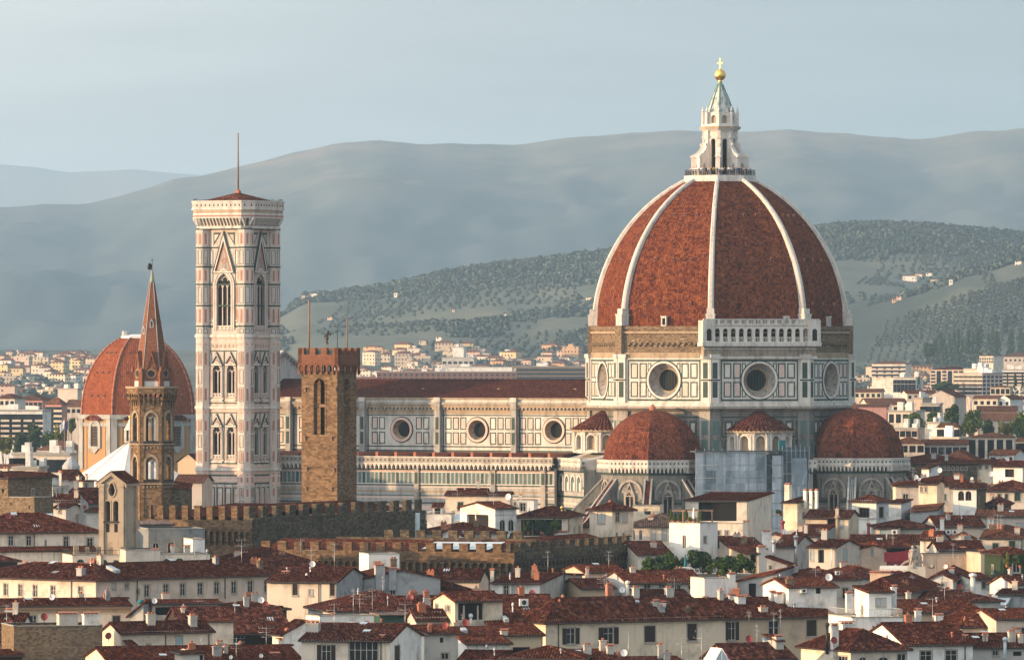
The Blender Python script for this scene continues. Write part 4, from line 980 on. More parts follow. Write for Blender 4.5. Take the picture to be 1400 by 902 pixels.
for a, b in zip(cs, cs[1:]+cs[:1]):
    A, Bv = Vector(a), Vector(b); L = (Bv-A).length; u = (Bv-A)/L; nrm = (u.y, -u.x); pl = PL(a, u, nrm)
    slab(mb, pl, 0, L, cz(286), cz(277), -.3, 0, WC); slab(mb, pl, -.05, L+.05, cz(277), cz(275.3), -.4, .12, 0); mb.face([pl.p(0,cz(286),-.3), pl.p(0,cz(277),-.3), pl.p(L,cz(277),-.3), pl.p(L,cz(286),-.3)], 0)
    n = max(2, int(L/.95)); s = L/n
    for j in range(n): slab(mb, pl, (j+.5)*s-.16, (j+.5)*s+.16, cz(283), cz(280), 0, .02, GR)
    n = max(2, int(L/.78)); s = L/n
    for j in range(n+1):                                    # tall raking corbels
        c = j*s; w = .15
        for q in (-w, w):
            pts = [pl.p(c+q, zb+.3, -1.25), pl.p(c+q, zt_, -.15), pl.p(c+q, zt_, -1.3)]; mb.face(pts if q > 0 else pts[::-1], 0)
        mb.face([pl.p(c-w,zb+.3,-1.25), pl.p(c+w,zb+.3,-1.25), pl.p(c+w,zt_,-.15), pl.p(c-w,zt_,-.15)], 0)
mb.build('crown', TM, camp)
mb = MB(); rp_ = chsq(7.0, 1.2); ap_ = (0, 0, cz(263))
for a, b in zip(rp_, rp_[1:]+rp_[:1]): mb.face([(*a, cz(277.5)), (*b, cz(277.5)), ap_], 0)
mb.box(-.45,.45,-.45,.45, cz(266), cz(261), 1); mb.lathe([(.5,cz(261)),(.1,cz(258))], 6, (0,0), 0, 1)
mb.build('roof', [M['tile_red'], M['terra']], camp)
mb = MB(); mb.tube((0,0,cz(262)), (0,0,cz(182)), .2, 6, 0, .12); mb.build('mast', M['woodp'], camp)
mb = MB()
rc = chsq(7.55, 2.0)
for a, b in zip(rc, rc[1:]+rc[:1]):
    for f in (0, .33, .66):
        x, y = a[0]+(b[0]-a[0])*f, a[1]+(b[1]-a[1])*f; mb.tube((x,y,cz(276)), (x*.995,y*.995,cz(273.2)), .035, 4); mb.tube((x*.995,y*.995,cz(273.2)), (x*.95,y*.95,cz(272.3)), .035, 4)
    mb.tube((*a, cz(274)), (*b, cz(274)), .025, 4)
mb.build('railing', M['iron'], camp)

# ------------------------------------------------------------------ crenellated walls and the stone tower
def battlement(mb, pl, u0, u1, z, h, mw, gap, th, m=0, mtop=None, start=0.0):
    u = u0+start
    while u+mw*.5 < u1:
        e = min(u+mw, u1); mb_box = [(u, z), (e, z), (e, z+h), (u, z+h)]
        slab(mb, pl, u, e, z, z+h, -th, 0, m, back=True)
        slab(mb, pl, u-.05, e+.05, z+h, z+h+.18, -th-.05, .07, m if mtop is None else mtop, back=True)
        u += mw+gap
def machicolation(mb, pl, u0, u1, z0, z1, out, n, m=0, mv=0):
    """row of little arches on corbels that carries a parapet standing proud by `out`"""
    s = (u1-u0)/n; r = s*.36
    hs = [arch(u0+(j+.5)*s, z0, r*2, z1-r-.25, 5) for j in range(n)]
    wall(mb, pl, u0, u1, z0, z1, hs, out-.06, m, d=out, mr=m)
    for j in range(n+1): c = u0+j*s; poly(mb, pl, [(c-s*.14, z0+.02), (c-s*.10, z0-.55), (c+s*.10, z0-.55), (c+s*.14, z0+.02)], 0, out*.75, m)
YT = 1042.0
bt = thing('stone_tower', 'slender square brown stone tower with red brick battlements', 'tower', (wx(461, YT), YT, 0), R(-27))
def tz(py): return wz(py, YT)
S_ = 6.45                                                   # the near corner is the origin; left face runs to -x, right face to +y
for nm, pl, vis in (('left', PL((-S_,0),(1,0),(0,-1)), 1), ('right', PL((0,0),(0,1),(1,0)), 1), ('back', PL((0,S_),(-1,0),(0,1)), 0), ('far', PL((-S_,S_),(0,-1),(-1,0)), 0)):
    mb = MB()
    wall(mb, pl, 0, S_, 0, tz(600), [], .9, 0)
    wall(mb, pl, 0, S_, tz(600), tz(508), [arch(S_/2, tz(594), 2.0, tz(526), 8)], 1.15, 0)
    slab(mb, pl, 0, S_, tz(638.5), tz(637), 0, .1, 0)
    ringpoly(mb, pl, arch(S_/2, tz(594), 2.5, tz(526), 8), arch(S_/2, tz(594), 2.0, tz(526), 8), 0, .06, 0)
    slab(mb, pl, S_/2-1.0, S_/2+1.0, tz(556.5), tz(552.5), -.8, -.55, 2)     # timber across the opening
    if vis:
        for u, py in ((.45, 531), (S_-.5, 531), (.4, 598), (S_-1.2, 598), (.7, 640), (S_-.8, 641), (.6, 667), (S_-1.2, 667)):
            slab(mb, pl, u, u+.5, tz(py), tz(py-1.6), 0, .5, 2); slab(mb, pl, u+.1, u+.4, tz(py)-.5, tz(py), 0, .2, 2)
    mb.build('tower_wall', [M['brown'], M['brick'], M['woodp'], M['void']], bt)
    mb = MB(); o = .42; pb_ = PL(tuple((pl.o-pl.u*o+Vector((0,0,0))).xy), pl.u.xy, pl.n.xy)
    L = S_+2*o
    machicolation(mb, PL(tuple(pl.o.xy), pl.u.xy, pl.n.xy), -o, S_+o, tz(507), tz(497), o, 7, 1)
    slab(mb, pb_, 0, L, tz(497), tz(484.5), -.2, o, 1); slab(mb, pb_, -.1, L+.1, tz(497.6), tz(496.6), -.2, o+.1, 1)
    n = 4; mw = L/(2*n-1)
    for j in range(n): slab(mb, pb_, j*2*mw, j*2*mw+mw, tz(484.5), tz(475.5), -.3, o, 1, back=True)
    mb.face([pb_.p(0,tz(484.5),-.2), pb_.p(0,tz(484.5),o), pb_.p(L,tz(484.5),o), pb_.p(L,tz(484.5),-.2)], 1)
    mb.build('battlement', [M['brown'], M['brick']], bt)
mb = MB(); mb.box(-S_,0,0,S_,tz(485.5),tz(484.8)); mb.box(-S_+.5,-.5,.5,S_-.5,tz(484.8),tz(478)); mb.build('roof_shelter', M['verdigris'], bt)
mb = MB(); mb.box(-S_+.9, -.9, .9, S_-.9, tz(601), tz(600.4)); mb.build('belfry_floor', M['woodp'], bt)
bell = MB(); bell.lathe([(.85,tz(572)),(.62,tz(568)),(.5,tz(562)),(.3,tz(559)),(.02,tz(558.4))], 12, (-S_/2,S_/2), 0, 0, True); bell.build('bell', M['iron'], bt)
for u, y, p0, p1, r in ((-5.3, .4, 475, 410, .16), (-1.6, 3.0, 478, 452, .06), (-1.0, 5.2, 478, 433, .11)):
    mb = MB(); mb.tube((u,y,tz(486)), (u,y,tz(p1)), r, 6); mb.build('flagpole', M['woodp'] if r > .1 else M['iron'], bt)
mb = MB(); mb.tube((-2.4,.6,tz(478)), (-2.4,.6,tz(459)), .05, 5, 1)   # iron weathervane shaped like a rearing beast
for dx, p, r, sz in ((.1,462,.3,1.3),(.15,457,.28,1.1),(.3,453.5,.24,1.0),(.05,467,.2,1.4),(-.1,460,.12,2.2)): mb.ball((-2.2+dx,.5,tz(p)), r, 7, 5, 0, 1, .5, sz)
for a, b in (((-2.0,.5,tz(458)),(-1.5,.5,tz(456.5))),((-1.5,.5,tz(459.5)),(-1.45,.5,tz(454.5))),((-2.1,.5,tz(467)),(-1.85,.5,tz(470))),((-1.85,.5,tz(470)),(-2.2,.5,tz(470.8))),((-2.3,.5,tz(456)),(-2.6,.5,tz(461)))): mb.tube(a, b, .07, 5, 0)
mb.build('weathervane', [M['iron'], M['terra']], bt)

# the palace below the tower: a lit narrow front, a long flank, its shade put into darker stone
YP = 998.0
pal = thing('palace', 'battlemented brown stone palace whose long wall carries dark swallow gaps below the stone tower', 'palace', (wx(342, YP), YP, 0), R(-27))
pal['label'] = 'battlemented stone palace at the foot of the slender brick topped tower'
def pz(py): return wz(py, YP)
LA, LB = 18.6, 56.0
mb = MB(); pl = PL((-LA,0),(1,0),(0,-1))
slab(mb, pl, 0, LA, 0, pz(722), -1, 0, 0)
machicolation(mb, pl, 0, LA+.6, pz(740), pz(724), .7, 18, 1)
slab(mb, pl, -.2, LA+.7, pz(724), pz(711), -1, .7, 0); slab(mb, pl, -.2, LA+.75, pz(723.5), pz(722), 0, .85, 1)
battlement(mb, pl, .1, LA+.7, pz(711), pz(693.5)-pz(711), 1.05, 1.12, .7, 0)
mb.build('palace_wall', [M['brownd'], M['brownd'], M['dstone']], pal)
mb = MB(); pl = PL((0,0),(0,1),(1,0))
slab(mb, pl, -.4, LB, 0, pz(708), -1, .7, 0, back=True)
battlement(mb, pl, -.35, LB, pz(708), pz(694)-pz(708), 1.9, 2.35, .75, 0)
for j in range(60):
    u, z = rnd.uniform(0, LB), rnd.uniform(20, pz(712)); slab(mb, pl, u, u+rnd.uniform(.4, 1.1), z, z+rnd.uniform(.15, .3), .7, .76, 0)
mb.tube(pl.p(LB-3.2, 5, .8), pl.p(LB-3.2, pz(711), .8), .5, 6, 2)
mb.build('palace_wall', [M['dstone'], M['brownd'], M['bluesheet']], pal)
mb = MB()
mb.face([(-LA,.5,pz(707)), (-1,.5,pz(707)), (-1,LB/2,pz(694)), (-LA,LB/2,pz(694))], 0); mb.face([(-1,.5,pz(707)), (-1,LB,pz(707)), (-LA*.5,LB-6,pz(693)), (-LA*.5,9,pz(693))], 0)
mb.build('palace_roof', M['tile_red'], pal)
mb = MB(); slab(mb, PL((-LA,LB),(0,-1),(-1,0)), 0, LB, 0, pz(711), -1, 0, 0); slab(mb, PL((0,LB),(-1,0),(0,1)), 0, LA, 0, pz(711), -1, 0, 0); mb.build('palace_wall', M['dstone'], pal)

YQ = 968.0
pal2 = thing('palace_annex', 'lower battlemented stone building with a row of small arches, in front of the palace', 'palace', (wx(700, YQ), YQ, 0), R(-24))
def qz(py): return wz(py, YQ)
LA, LB = 41.5, 46.0
mb = MB(); pl = PL((-LA,0),(1,0),(0,-1))
slab(mb, pl, 0, LA, 0, qz(766), -1, 0, 0)
machicolation(mb, pl, 4, LA+.6, qz(781), qz(767), .7, 33, 1)
slab(mb, pl, -.2, LA+.7, qz(767), qz(755), -1, .7, 0); slab(mb, pl, -.2, LA+.8, qz(766.8), qz(765), 0, .9, 1); slab(mb, pl, -.2, LA+.2, qz(786), qz(784.5), 0, .15, 1)
battlement(mb, pl, .3, LA+.7, qz(755), qz(745)-qz(755), 1.42, 1.3, .7, 0)
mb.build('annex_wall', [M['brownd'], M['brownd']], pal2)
mb = MB(); pl = PL((0,0),(0,1),(1,0))
slab(mb, pl, 0, LB, 0, qz(766), -1, 0, 0)
machicolation(mb, pl, -.6, LB, qz(781), qz(767), .7, 34, 0)
slab(mb, pl, -.65, LB, qz(767), qz(755.5), -1, .7, 0, back=True); slab(mb, pl, -.65, LB, qz(766.5), qz(764.8), 0, .9, 1)
battlement(mb, pl, -.6, LB, qz(755.5), qz(744)-qz(755.5), 1.9, 1.75, .7, 0)
mb.build('annex_wall', [M['dstone'], M['iron']], pal2)  # this side's shade is put into its colour with the darker stone
mb = MB()                                                   # back battlements of the court, and low roofs inside
pl = PL((-LA,10),(1,0),(0,-1)); slab(mb, pl, 8, LA-.5, 15, qz(739), -.6, 0, 0); battlement(mb, pl, 16, LA-1, qz(739.5), 1.0, 1.45, 1.2, .6, 0)
mb.build('court_wall', M['dstone'], pal2)
mb = MB(); mb.face([(-LA,.6,qz(757)), (-1,.6,qz(757)), (-1,8,qz(741.5)), (-LA,8,qz(741.5))], 0); mb.face([(-1,.6,qz(757)), (-1,LB,qz(757)), (-8,LB,qz(740)), (-8,6,qz(740))], 0)
mb.build('annex_roof', M['tile_red'], pal2)
mb = MB(); mb.face([(-15.5,1.6,qz(752)), (-4.5,1.6,qz(752)), (-3.5,5.5,qz(742)), (-15.0,5.5,qz(743))], 0)
for j in range(12): x = -15.3+j*.9; mb.box(x, x+.06, 1.6, 1.7, qz(752), qz(751.4))
mb.build('glass_roof', M['bluesheet'], pal2)

# ------------------------------------------------------------------ six sided church tower with a spire
YB = 1025.0
bd = thing('spired_tower', 'six sided brown stone church tower with a pointed brick spire and gables', 'church tower', (wx(208, YB), YB, 0), 0)
def bz(py): return wz(py, YB)
RB = 3.32; APH = cos(pi/6)
def hexa(r): return [(r*sin(pi/6+k*pi/3), -r*cos(pi/6+k*pi/3)) for k in range(6)]
BM = [M['brown'], M['buff'], M['iron'], M['wm'], M['brick'], M['dishw']]
for k in range(6):
    az = k*pi/3; pl = plane_az(az, RB*APH); hw = RB/2; mb = MB()
    wall(mb, pl, -hw, hw, 0, bz(662), [arch(0, bz(722), 1.0, bz(706), 6)] if k in (0,1,5) else [], .5, 0)
    wall(mb, pl, -hw, hw, bz(662), bz(606), [arch(0, bz(655), 1.55, bz(632), 7, .2)], .75, 0)
    wall(mb, pl, -hw, hw, bz(606), bz(546), [arch(0, bz(602.5), 1.55, bz(572), 7, .2)], .75, 0)
    for z0, zs in ((655, 632), (602.5, 572)):
        ringpoly(mb, pl, arch(0, bz(z0), 2.3, bz(zs), 7, .2), arch(0, bz(z0), 1.6, bz(zs), 7, .2), 0, .16, 1)
        slab(mb, pl, -.1, .1, bz(z0), bz(zs), -.5, -.28, 1)
        for s in (-.39, .39): ringpoly(mb, pl, arch(s, bz(zs)-.8, .78, bz(zs)-.05, 5, .3)[2:], arch(s, bz(zs)-.8, .56, bz(zs)-.05, 5, .3)[2:], -.5, -.26, 1, closed=False)
        poly(mb, pl, [(-.78, bz(zs)+.42), (.78, bz(zs)+.42)] + [p for p in arch(0, bz(z0), 1.56, bz(zs), 7, .2)[2:] if p[1] > bz(zs)+.45], -.48, -.3, 1)
        slab(mb, pl, -1.2, 1.2, bz(z0+2.5), bz(z0), 0, .3, 2)
    for s in (-1, 1): slab(mb, pl, s*(hw-.28)-.26, s*(hw-.28)+.26, bz(720), bz(547), 0, .12, 0)
    for py in (661.5, 607.5): slab(mb, pl, -hw-.1, hw+.1, bz(py), bz(py-1.6), 0, .3, 1)
    for py, st in ((610, .55), (663.5, .55)):
        for j in range(5): u = -1.15+j*st; slab(mb, pl, u-.1, u+.1, bz(py+2.5), bz(py), 0, .18, 1)
    for z0, o, n in ((549.5, .28, 5), (542, .55, 5)):
        machicolation(mb, pl, -hw-o*.55, hw+o*.55, bz(z0), bz(z0-6.5), o, n, 0)
    slab(mb, pl, -hw-.33, hw+.33, bz(535.7), bz(528.5), 0, .6, 0); slab(mb, pl, -hw-.4, hw+.4, bz(530.5), bz(528), -1, .75, 1)
    mb.build('tower_wall', BM, bd)
    # gable with its quatrefoil
    pg = plane_az(az, (RB-.45)*APH); mb = MB(); g = 1.38
    slab(mb, pg, -g, g, bz(528), bz(520.5), -.6, .05, 3)
    poly(mb, pg, [(-g, bz(520.5)), (g, bz(520.5)), (0, bz(479.5))], -1.2, .02, 4)
    ringpoly(mb, pg, [(-g, bz(520.5)), (g, bz(520.5)), (0, bz(478.5))], [(-g+.3, bz(519)), (g-.3, bz(519)), (0, bz(486))], 0, .14, 4)
    zc = bz(510.5); ringpoly(mb, pg, circ(0, zc, .74, 14), circ(0, zc, .62, 14), .02, .12, 1)
    for a in range(4): poly(mb, pg, circ(.26*cos(a*pi/2), zc+.26*sin(a*pi/2), .24, 8), .02, .06+.004*a, 2)
    mb.build('gable', BM, bd)
    cpx, cpy = ((RB-.3)*sin(az+pi/6), -(RB-.3)*cos(az+pi/6)); mb = MB()
    mb.box(cpx-.35, cpx+.35, cpy-.35, cpy+.35, bz(528), bz(508), 0, az+pi/6); mb.lathe([(.4,bz(508)),(.05,bz(500))], 4, (cpx,cpy), 0, 0); mb.build('pinnacle', [M['brick']], bd)
mb = MB(); mb.prism(hexa(RB-.2), bz(531), bz(528), 0); mb.prism(hexa(2.2), bz(600), bz(548), 0, top=True) if False else None
h0, h1 = hexa(2.9), hexa(.42)
for k in range(6):
    j = (k+1) % 6; a, b = Vector((*h0[k], bz(524))), Vector((*h0[j], bz(524))); c, d = Vector((*h1[j], bz(386))), Vector((*h1[k], bz(386)))
    mb.face([a, b, c, d], 0); mb.tube(a*1.0, d*1.0, .07, 5, 1, .05)
mb.lathe([(.36,bz(387)),(.42,bz(384)),(.3,bz(380)),(.2,bz(374)),(.05,bz(368))], 8, (0,0), 0, 2)
sp_ = mb.build('spire', [M['brick'], M['lead'], m_plain('copper_pale_green', (.24, .28, .22), .7)], bd)
for az, py in ((0, 443), (-pi/3, 452)):                     # little roof windows on the spire
    f = (524-py)/(524-386); r = 2.72+(.34-2.72)*f; pl = plane_az(az, r*APH); mb = MB(); z = bz(py)
    ringpoly(mb, pl, [(-.3,z-.55),(.3,z-.55),(.3,z+.25),(0,z+.85),(-.3,z+.25)], [(-.17,z-.45),(.17,z-.45),(.17,z+.2),(0,z+.55),(-.17,z+.2)], -.4, .22, 0); poly(mb, pl, [(-.17,z-.45),(.17,z-.45),(.17,z+.2),(0,z+.55),(-.17,z+.2)], -.3, .1, 1)
    mb.build('dormer', [M['lead'], M['void']], sp_)
mb = MB(); mb.tube((0,0,bz(370)), (0,0,bz(353)), .05, 5); mb.ball((-.5,0,bz(365)), .28, 7, 5, 0, .9, .5, 1.7); mb.ball((-.42,0,bz(360.8)), .17, 6, 4); mb.ball((-.2,0,bz(364)), .2, 6, 4, 0, 1, .3, 2.0); mb.tube((-.4,0,bz(367)), (0,0,bz(369)), .08, 5); mb.tube((-.25,0,bz(355.5)), (.25,0,bz(355.5)), .035, 4)
mb.build('weathervane', M['iron'], bd)
mb = MB(); mb.box(2.2, 6.0, -.5, 4.5, 0, bz(668), 0); mb.face([(1.9,-.7,bz(668)),(6.2,-.7,bz(668)),(6.2,4.7,bz(661)),(1.9,4.7,bz(657))], 1); mb.build('stair_wing', [M['dstone'], M['tile_red']], bd)

# ------------------------------------------------------------------ church bell gable
YG = 938.0
ga = thing('bell_gable', 'weathered stucco bell gable with twin arches and an oval opening', 'bell gable', (wx(136, YG), YG, 0), R(-16))
def gz(py): return wz(py, YG)
GW = 3.75; mb = MB(); pl = PL((0,0),(1,0),(0,-1)); zt = lambda u: gz(658)+ (gz(645)-gz(658))*(1-abs(u-GW/2)/(GW/2))
wall(mb, pl, 0, GW, gz(714), gz(662), [arch(GW/2-.62, gz(712), .78, gz(688), 6), arch(GW/2+.62, gz(712), .78, gz(688), 6)], 1.2, 0, ztop=lambda u: gz(681))
ov = [(GW/2+.5*cos(2*pi*k/16)*(1-.2*(sin(2*pi*k/16) > .3)), gz(669)+.95*sin(2*pi*k/16)) for k in range(16)]
top = [(0, gz(681)), (GW, gz(681)), (GW, gz(660)), (GW/2, gz(646)), (0, gz(660))]
# wall around the oval, as fans between matching outlines
def fan(pl, outer, inner, d, m):
    n = len(inner)
    cx_, cy_ = sum(p[0] for p in inner)/n, sum(p[1] for p in inner)/n
    def hit(a):
        best = None
        for (x0, y0), (x1, y1) in zip(outer, outer[1:]+outer[:1]):
            dx, dy = cos(a), sin(a); ex, ey = x1-x0, y1-y0; det = dx*(-ey)+dy*ex
            if abs(det) < 1e-9: continue
            t = ((x0-cx_)*(-ey)+(y0-cy_)*ex)/det; s = (dx*(y0-cy_)-dy*(x0-cx_))/det
            if t > 0 and -1e-6 <= s <= 1+1e-6 and (best is None or t < best): best = t
        return (cx_+best*cos(a), cy_+best*sin(a))
    an = [math.atan2(p[1]-cy_, p[0]-cx_) for p in inner]
    for i in range(n):
        j = (i+1) % n; q = [hit(an[i])]
        a0 = an[i] % (2*pi); a1 = (an[j]-an[i]) % (2*pi)
        for c in sorted(outer, key=lambda c: (math.atan2(c[1]-cy_, c[0]-cx_)-an[i]) % (2*pi)):
            t = (math.atan2(c[1]-cy_, c[0]-cx_)-an[i]) % (2*pi)
            if 1e-6 < t < a1-1e-6: q.append(c)
        q.append(hit(an[j]))
        mb.face([pl.p(*inner[i],d)] + [pl.p(*p,d) for p in q] + [pl.p(*inner[j],d)], m); mb.face([pl.p(*inner[j],d), pl.p(*inner[j],d-1.2), pl.p(*inner[i],d-1.2), pl.p(*inner[i],d)], m)
fan(pl, top, ov, 0, 0)
ringpoly(mb, pl, [(GW/2+(u-GW/2)*1.35, gz(669)+(z-gz(669))*1.2) for u, z in ov], ov, 0, .14, 0)
slab(mb, pl, 0, GW, 0, gz(714), -1.2, 0, 0)
for s in (0.0, GW-.75): slab(mb, pl, s, s+.75, gz(760), gz(662), 0, .3, 0); slab(mb, pl, s-.12, s+.87, gz(664.5), gz(661), 0, .5, 0)
for c in (GW/2-.62, GW/2+.62): ringpoly(mb, pl, arch(c, gz(712), 1.14, gz(688), 6), arch(c, gz(712), .8, gz(688), 6), 0, .12, 0); slab(mb, pl, c-.25, c+.25, gz(727), gz(715.5), 0, .02, 2)
slab(mb, pl, .7, GW-.7, gz(714), gz(712.3), 0, .45, 3); slab(mb, pl, -.3, GW+.3, gz(760), gz(757), 0, .5, 0)
for a, b in ((-.45, GW/2), (GW/2, GW+.45)):
    za, zb_ = (gz(661), gz(644.5)) if a < 1 else (gz(644.5), gz(661)); poly(mb, pl, [(a, za-.55), (b, zb_-.55), (b, zb_), (a, za)], -.2, .42, 0)
# side and back
mb.face([pl.p(GW,0,0), pl.p(GW,0,-5.2), pl.p(GW,gz(661),-5.2), pl.p(GW,gz(661),0)], 0); mb.face([pl.p(0,0,-5.2), pl.p(0,0,0), pl.p(0,gz(661),0), pl.p(0,gz(661),-5.2)], 0)
mb.face([pl.p(0,gz(735),-5.2), pl.p(0,gz(661),-5.2), pl.p(GW/2,gz(646),-5.2), pl.p(GW,gz(661),-5.2), pl.p(GW,gz(735),-5.2)], 0)
ps = PL(pl.p(GW,0,0).xy, (0,1), (1,0)); slab(mb, ps, 0, .8, gz(755), gz(661), 0, .22, 0); slab(mb, ps, 4.4, 5.2, gz(755), gz(661), 0, .22, 0); slab(mb, ps, -.2, 5.4, gz(664.5), gz(660), 0, .4, 0)
sc_ = [(5.2, gz(712)), (6.1, gz(713.5)), (6.6, gz(718)), (6.7, gz(724)), (5.2, gz(724))]
for d in (-.0, -1.4): pts = [ps.p(u, z, d) for u, z in sc_]; mb.face(pts[::-1] if d == 0 else pts, 0)
for (u0, z0), (u1, z1) in zip(sc_, sc_[1:]): mb.face([ps.p(u0,z0,0), ps.p(u1,z1,0), ps.p(u1,z1,-1.4), ps.p(u0,z0,-1.4)], 0)
mb.build('gable_wall', [m_plaster('stucco_weathered', (0.36, 0.30, 0.23), (0.09, 0.075, 0.06), 1.0, .6), M['tile_red'], M['void'], M['iron']], ga)
mb = MB()
for a, b, za, zb_ in ((-.55, GW/2, 660.5, 643.3), (GW/2, GW+.55, 643.3, 660.5)): mb.face([pl.p(a,gz(za),.5), pl.p(b,gz(zb_),.5), pl.p(b,gz(zb_),-5.5), pl.p(a,gz(za),-5.5)], 0)
mb.build('gable_roof', M['tile_red'], ga)
mb = MB(); mb.lathe([(.4,gz(703)),(.3,gz(700)),(.22,gz(696.5)),(.02,gz(695.5))], 10, (GW/2+.62, .6), 0, 0, True); mb.build('bell', M['iron'], ga)

# ------------------------------------------------------------------ domed chapel on the left
YC = 1650.0
ch = thing('domed_chapel', 'ochre octagonal chapel under a smooth orange red dome with a flat white cap', 'chapel', (wx(189, YC), YC, 0), 0)
def lz(py): return wz(py, YC)
mb = MB(); n = 18; Rc = 14.9
def cr(f): return Rc*math.sqrt(max(0, 1-(f*.965)**2.1))
for k in range(8):
    az = k*B45; acc = 0
    for i in range(n):
        f0, f1 = sin(pi/2*i/n), sin(pi/2*(i+1)/n); za, zb_ = lz(567)+f0*(lz(461)-lz(567)), lz(567)+f1*(lz(461)-lz(567)); ra, rb_ = cr(f0), cr(f1)
        pa_, pb_ = plane_az(az, ra*AP), plane_az(az, rb_*AP); ha, hb = ra*sin(pi/8), rb_*sin(pi/8); sg = math.hypot(ra-rb_, zb_-za)
        mb.face([pa_.p(-ha,za), pa_.p(ha,za), pb_.p(hb,zb_), pb_.p(-hb,zb_)], 0, uv=[(k*37-ha,acc),(k*37+ha,acc),(k*37+hb,acc+sg),(k*37-hb,acc+sg)]); acc += sg
        a0 = pol(az+pi/8, ra+.05); a1 = pol(az+pi/8, rb_+.05); mb.tube((*a0, za), (*a1, zb_), .28, 5, 1)
cd = mb.build('dome_shell', [M['dome3'], M['terra']], ch)
for k in (0, 1, 7, 6):
    for f in (.25, .55, .8):
        for s in (-.45, 0, .45):
            pl = plane_az(k*B45, cr(f)*AP); link('vent', vent_me, cd, pl.p(s*cr(f)*sin(pi/8), lz(567)+f*(lz(461)-lz(567)), -.1), k*B45)
mb = MB(); mb.prism(octo(4.6), lz(466), lz(459.5), 0, bot=True); mb.prism(octo(4.3), lz(459.5), lz(457), 0, poly1=octo(1.5)); mb.prism([(p[0]-3.2, p[1]) for p in octo(1.0)], lz(459), lz(452.5), 1); mb.build('dome_cap', [M['white_roof'], M['lead']], ch)
for k in range(8):
    az = k*B45; Rw = 15.5; pl = plane_az(az, Rw*AP); hw = Rw*sin(pi/8); mb = MB()
    slab(mb, pl, -hw, hw, 0, lz(570), -1, 0, 0)
    slab(mb, pl, -hw-.2, hw+.2, lz(572), lz(566), -.3, .6, 1); slab(mb, pl, -hw, hw, lz(582), lz(577), 0, .25, 1)
    for s in (-1, 1): slab(mb, pl, s*(hw-.75)-.75, s*(hw-.75)+.75, lz(640), lz(572), 0, .4, 1); slab(mb, pl, s*(hw-2.4)-.4, s*(hw-2.4)+.4, lz(640), lz(577), 0, .15, 0)
    if k in (0, 1, 6, 7):
        ringpoly(mb, pl, arch(0, lz(612), 4.4, lz(584), 8), arch(0, lz(609), 2.6, lz(584), 8), 0, .45, 1); poly(mb, pl, arch(0, lz(609), 2.6, lz(584), 8), 0, .08, 2)
        poly(mb, pl, [(-2.9, lz(571)), (-2.3, lz(574)), (2.3, lz(574)), (2.9, lz(571)), (1.2, lz(566.5)), (-1.2, lz(566.5))], .5, .9, 3)
        for j in range(-2, 3): slab(mb, pl, j*.5-.03, j*.5+.03, lz(609), lz(580), .08, .12, 4)
        for j in range(6): z = lz(607-j*4.5); slab(mb, pl, -1.25, 1.25, z, z+.06, .08, .12, 4)
        poly(mb, pl, [(-1.6, lz(612)), (0, lz(619)), (1.6, lz(612))], 0, .4, 1)
    mb.build('chapel_wall', [M['chapel'], M['wml'], M['glass'], M['tile_red'], M['woodp']], ch)

# ------------------------------------------------------------------ white pyramid roof with lantern
YV = 1405.0
bp = thing('baptistery', 'octagonal baptistery with a pale white marble pyramid roof and small lantern', 'baptistery', (wx(178, YV), YV, 0), R(-27))
mb = MB(); Rv = 14.2; o8 = octo(Rv); ap = (0, 0, wz(602, YV)); ze = wz(664, YV)
for k in range(8):
    a, b = o8[k], o8[(k+1) % 8]; A, Bv, C = Vector((*a, ze)), Vector((*b, ze)), Vector(ap)
    mb.face([A, Bv, C], 0); mb.tube(A, C, .13, 4, 0)
mb.build('roof', m_marble('marble_roof_slabs', (0.74, 0.72, 0.68), (0.42, 0.40, 0.38), .6), bp)
mb = MB(); mb.prism(octo(Rv-.7), 0, ze, 0, top=False)
for k in range(8):
    pl = plane_az(k*B45, (Rv-.7)*AP)
    for z in (8, 16, ze-1): slab(mb, pl, -5, 5, z, z+.5, 0, .2, 1)
mb.build('wall', MARB, bp)
mb = MB(); mb.prism(octo(1.3), wz(604, YV), wz(603, YV), 0)
for k in range(8): p = pol(k*B45+pi/8, 1.1); mb.tube((*p, wz(603, YV)), (*p, wz(588, YV)), .16, 6, 0)
mb.prism(octo(.75), wz(603, YV), wz(588, YV), 1); mb.prism(octo(1.35), wz(588, YV), wz(586.5, YV), 0, bot=True); mb.lathe([(1.25,wz(586.5, YV)),(.6,wz(579, YV)),(.2,wz(572, YV))], 8, (0,0), pi/8, 0)
lt_ = mb.build('lantern', [M['wmc'], M['void']], bp)
mb = MB(); mb.ball((0,0,wz(570, YV)), .38, 10, 6); mb.build('gilded_ball', M['gold'], lt_)
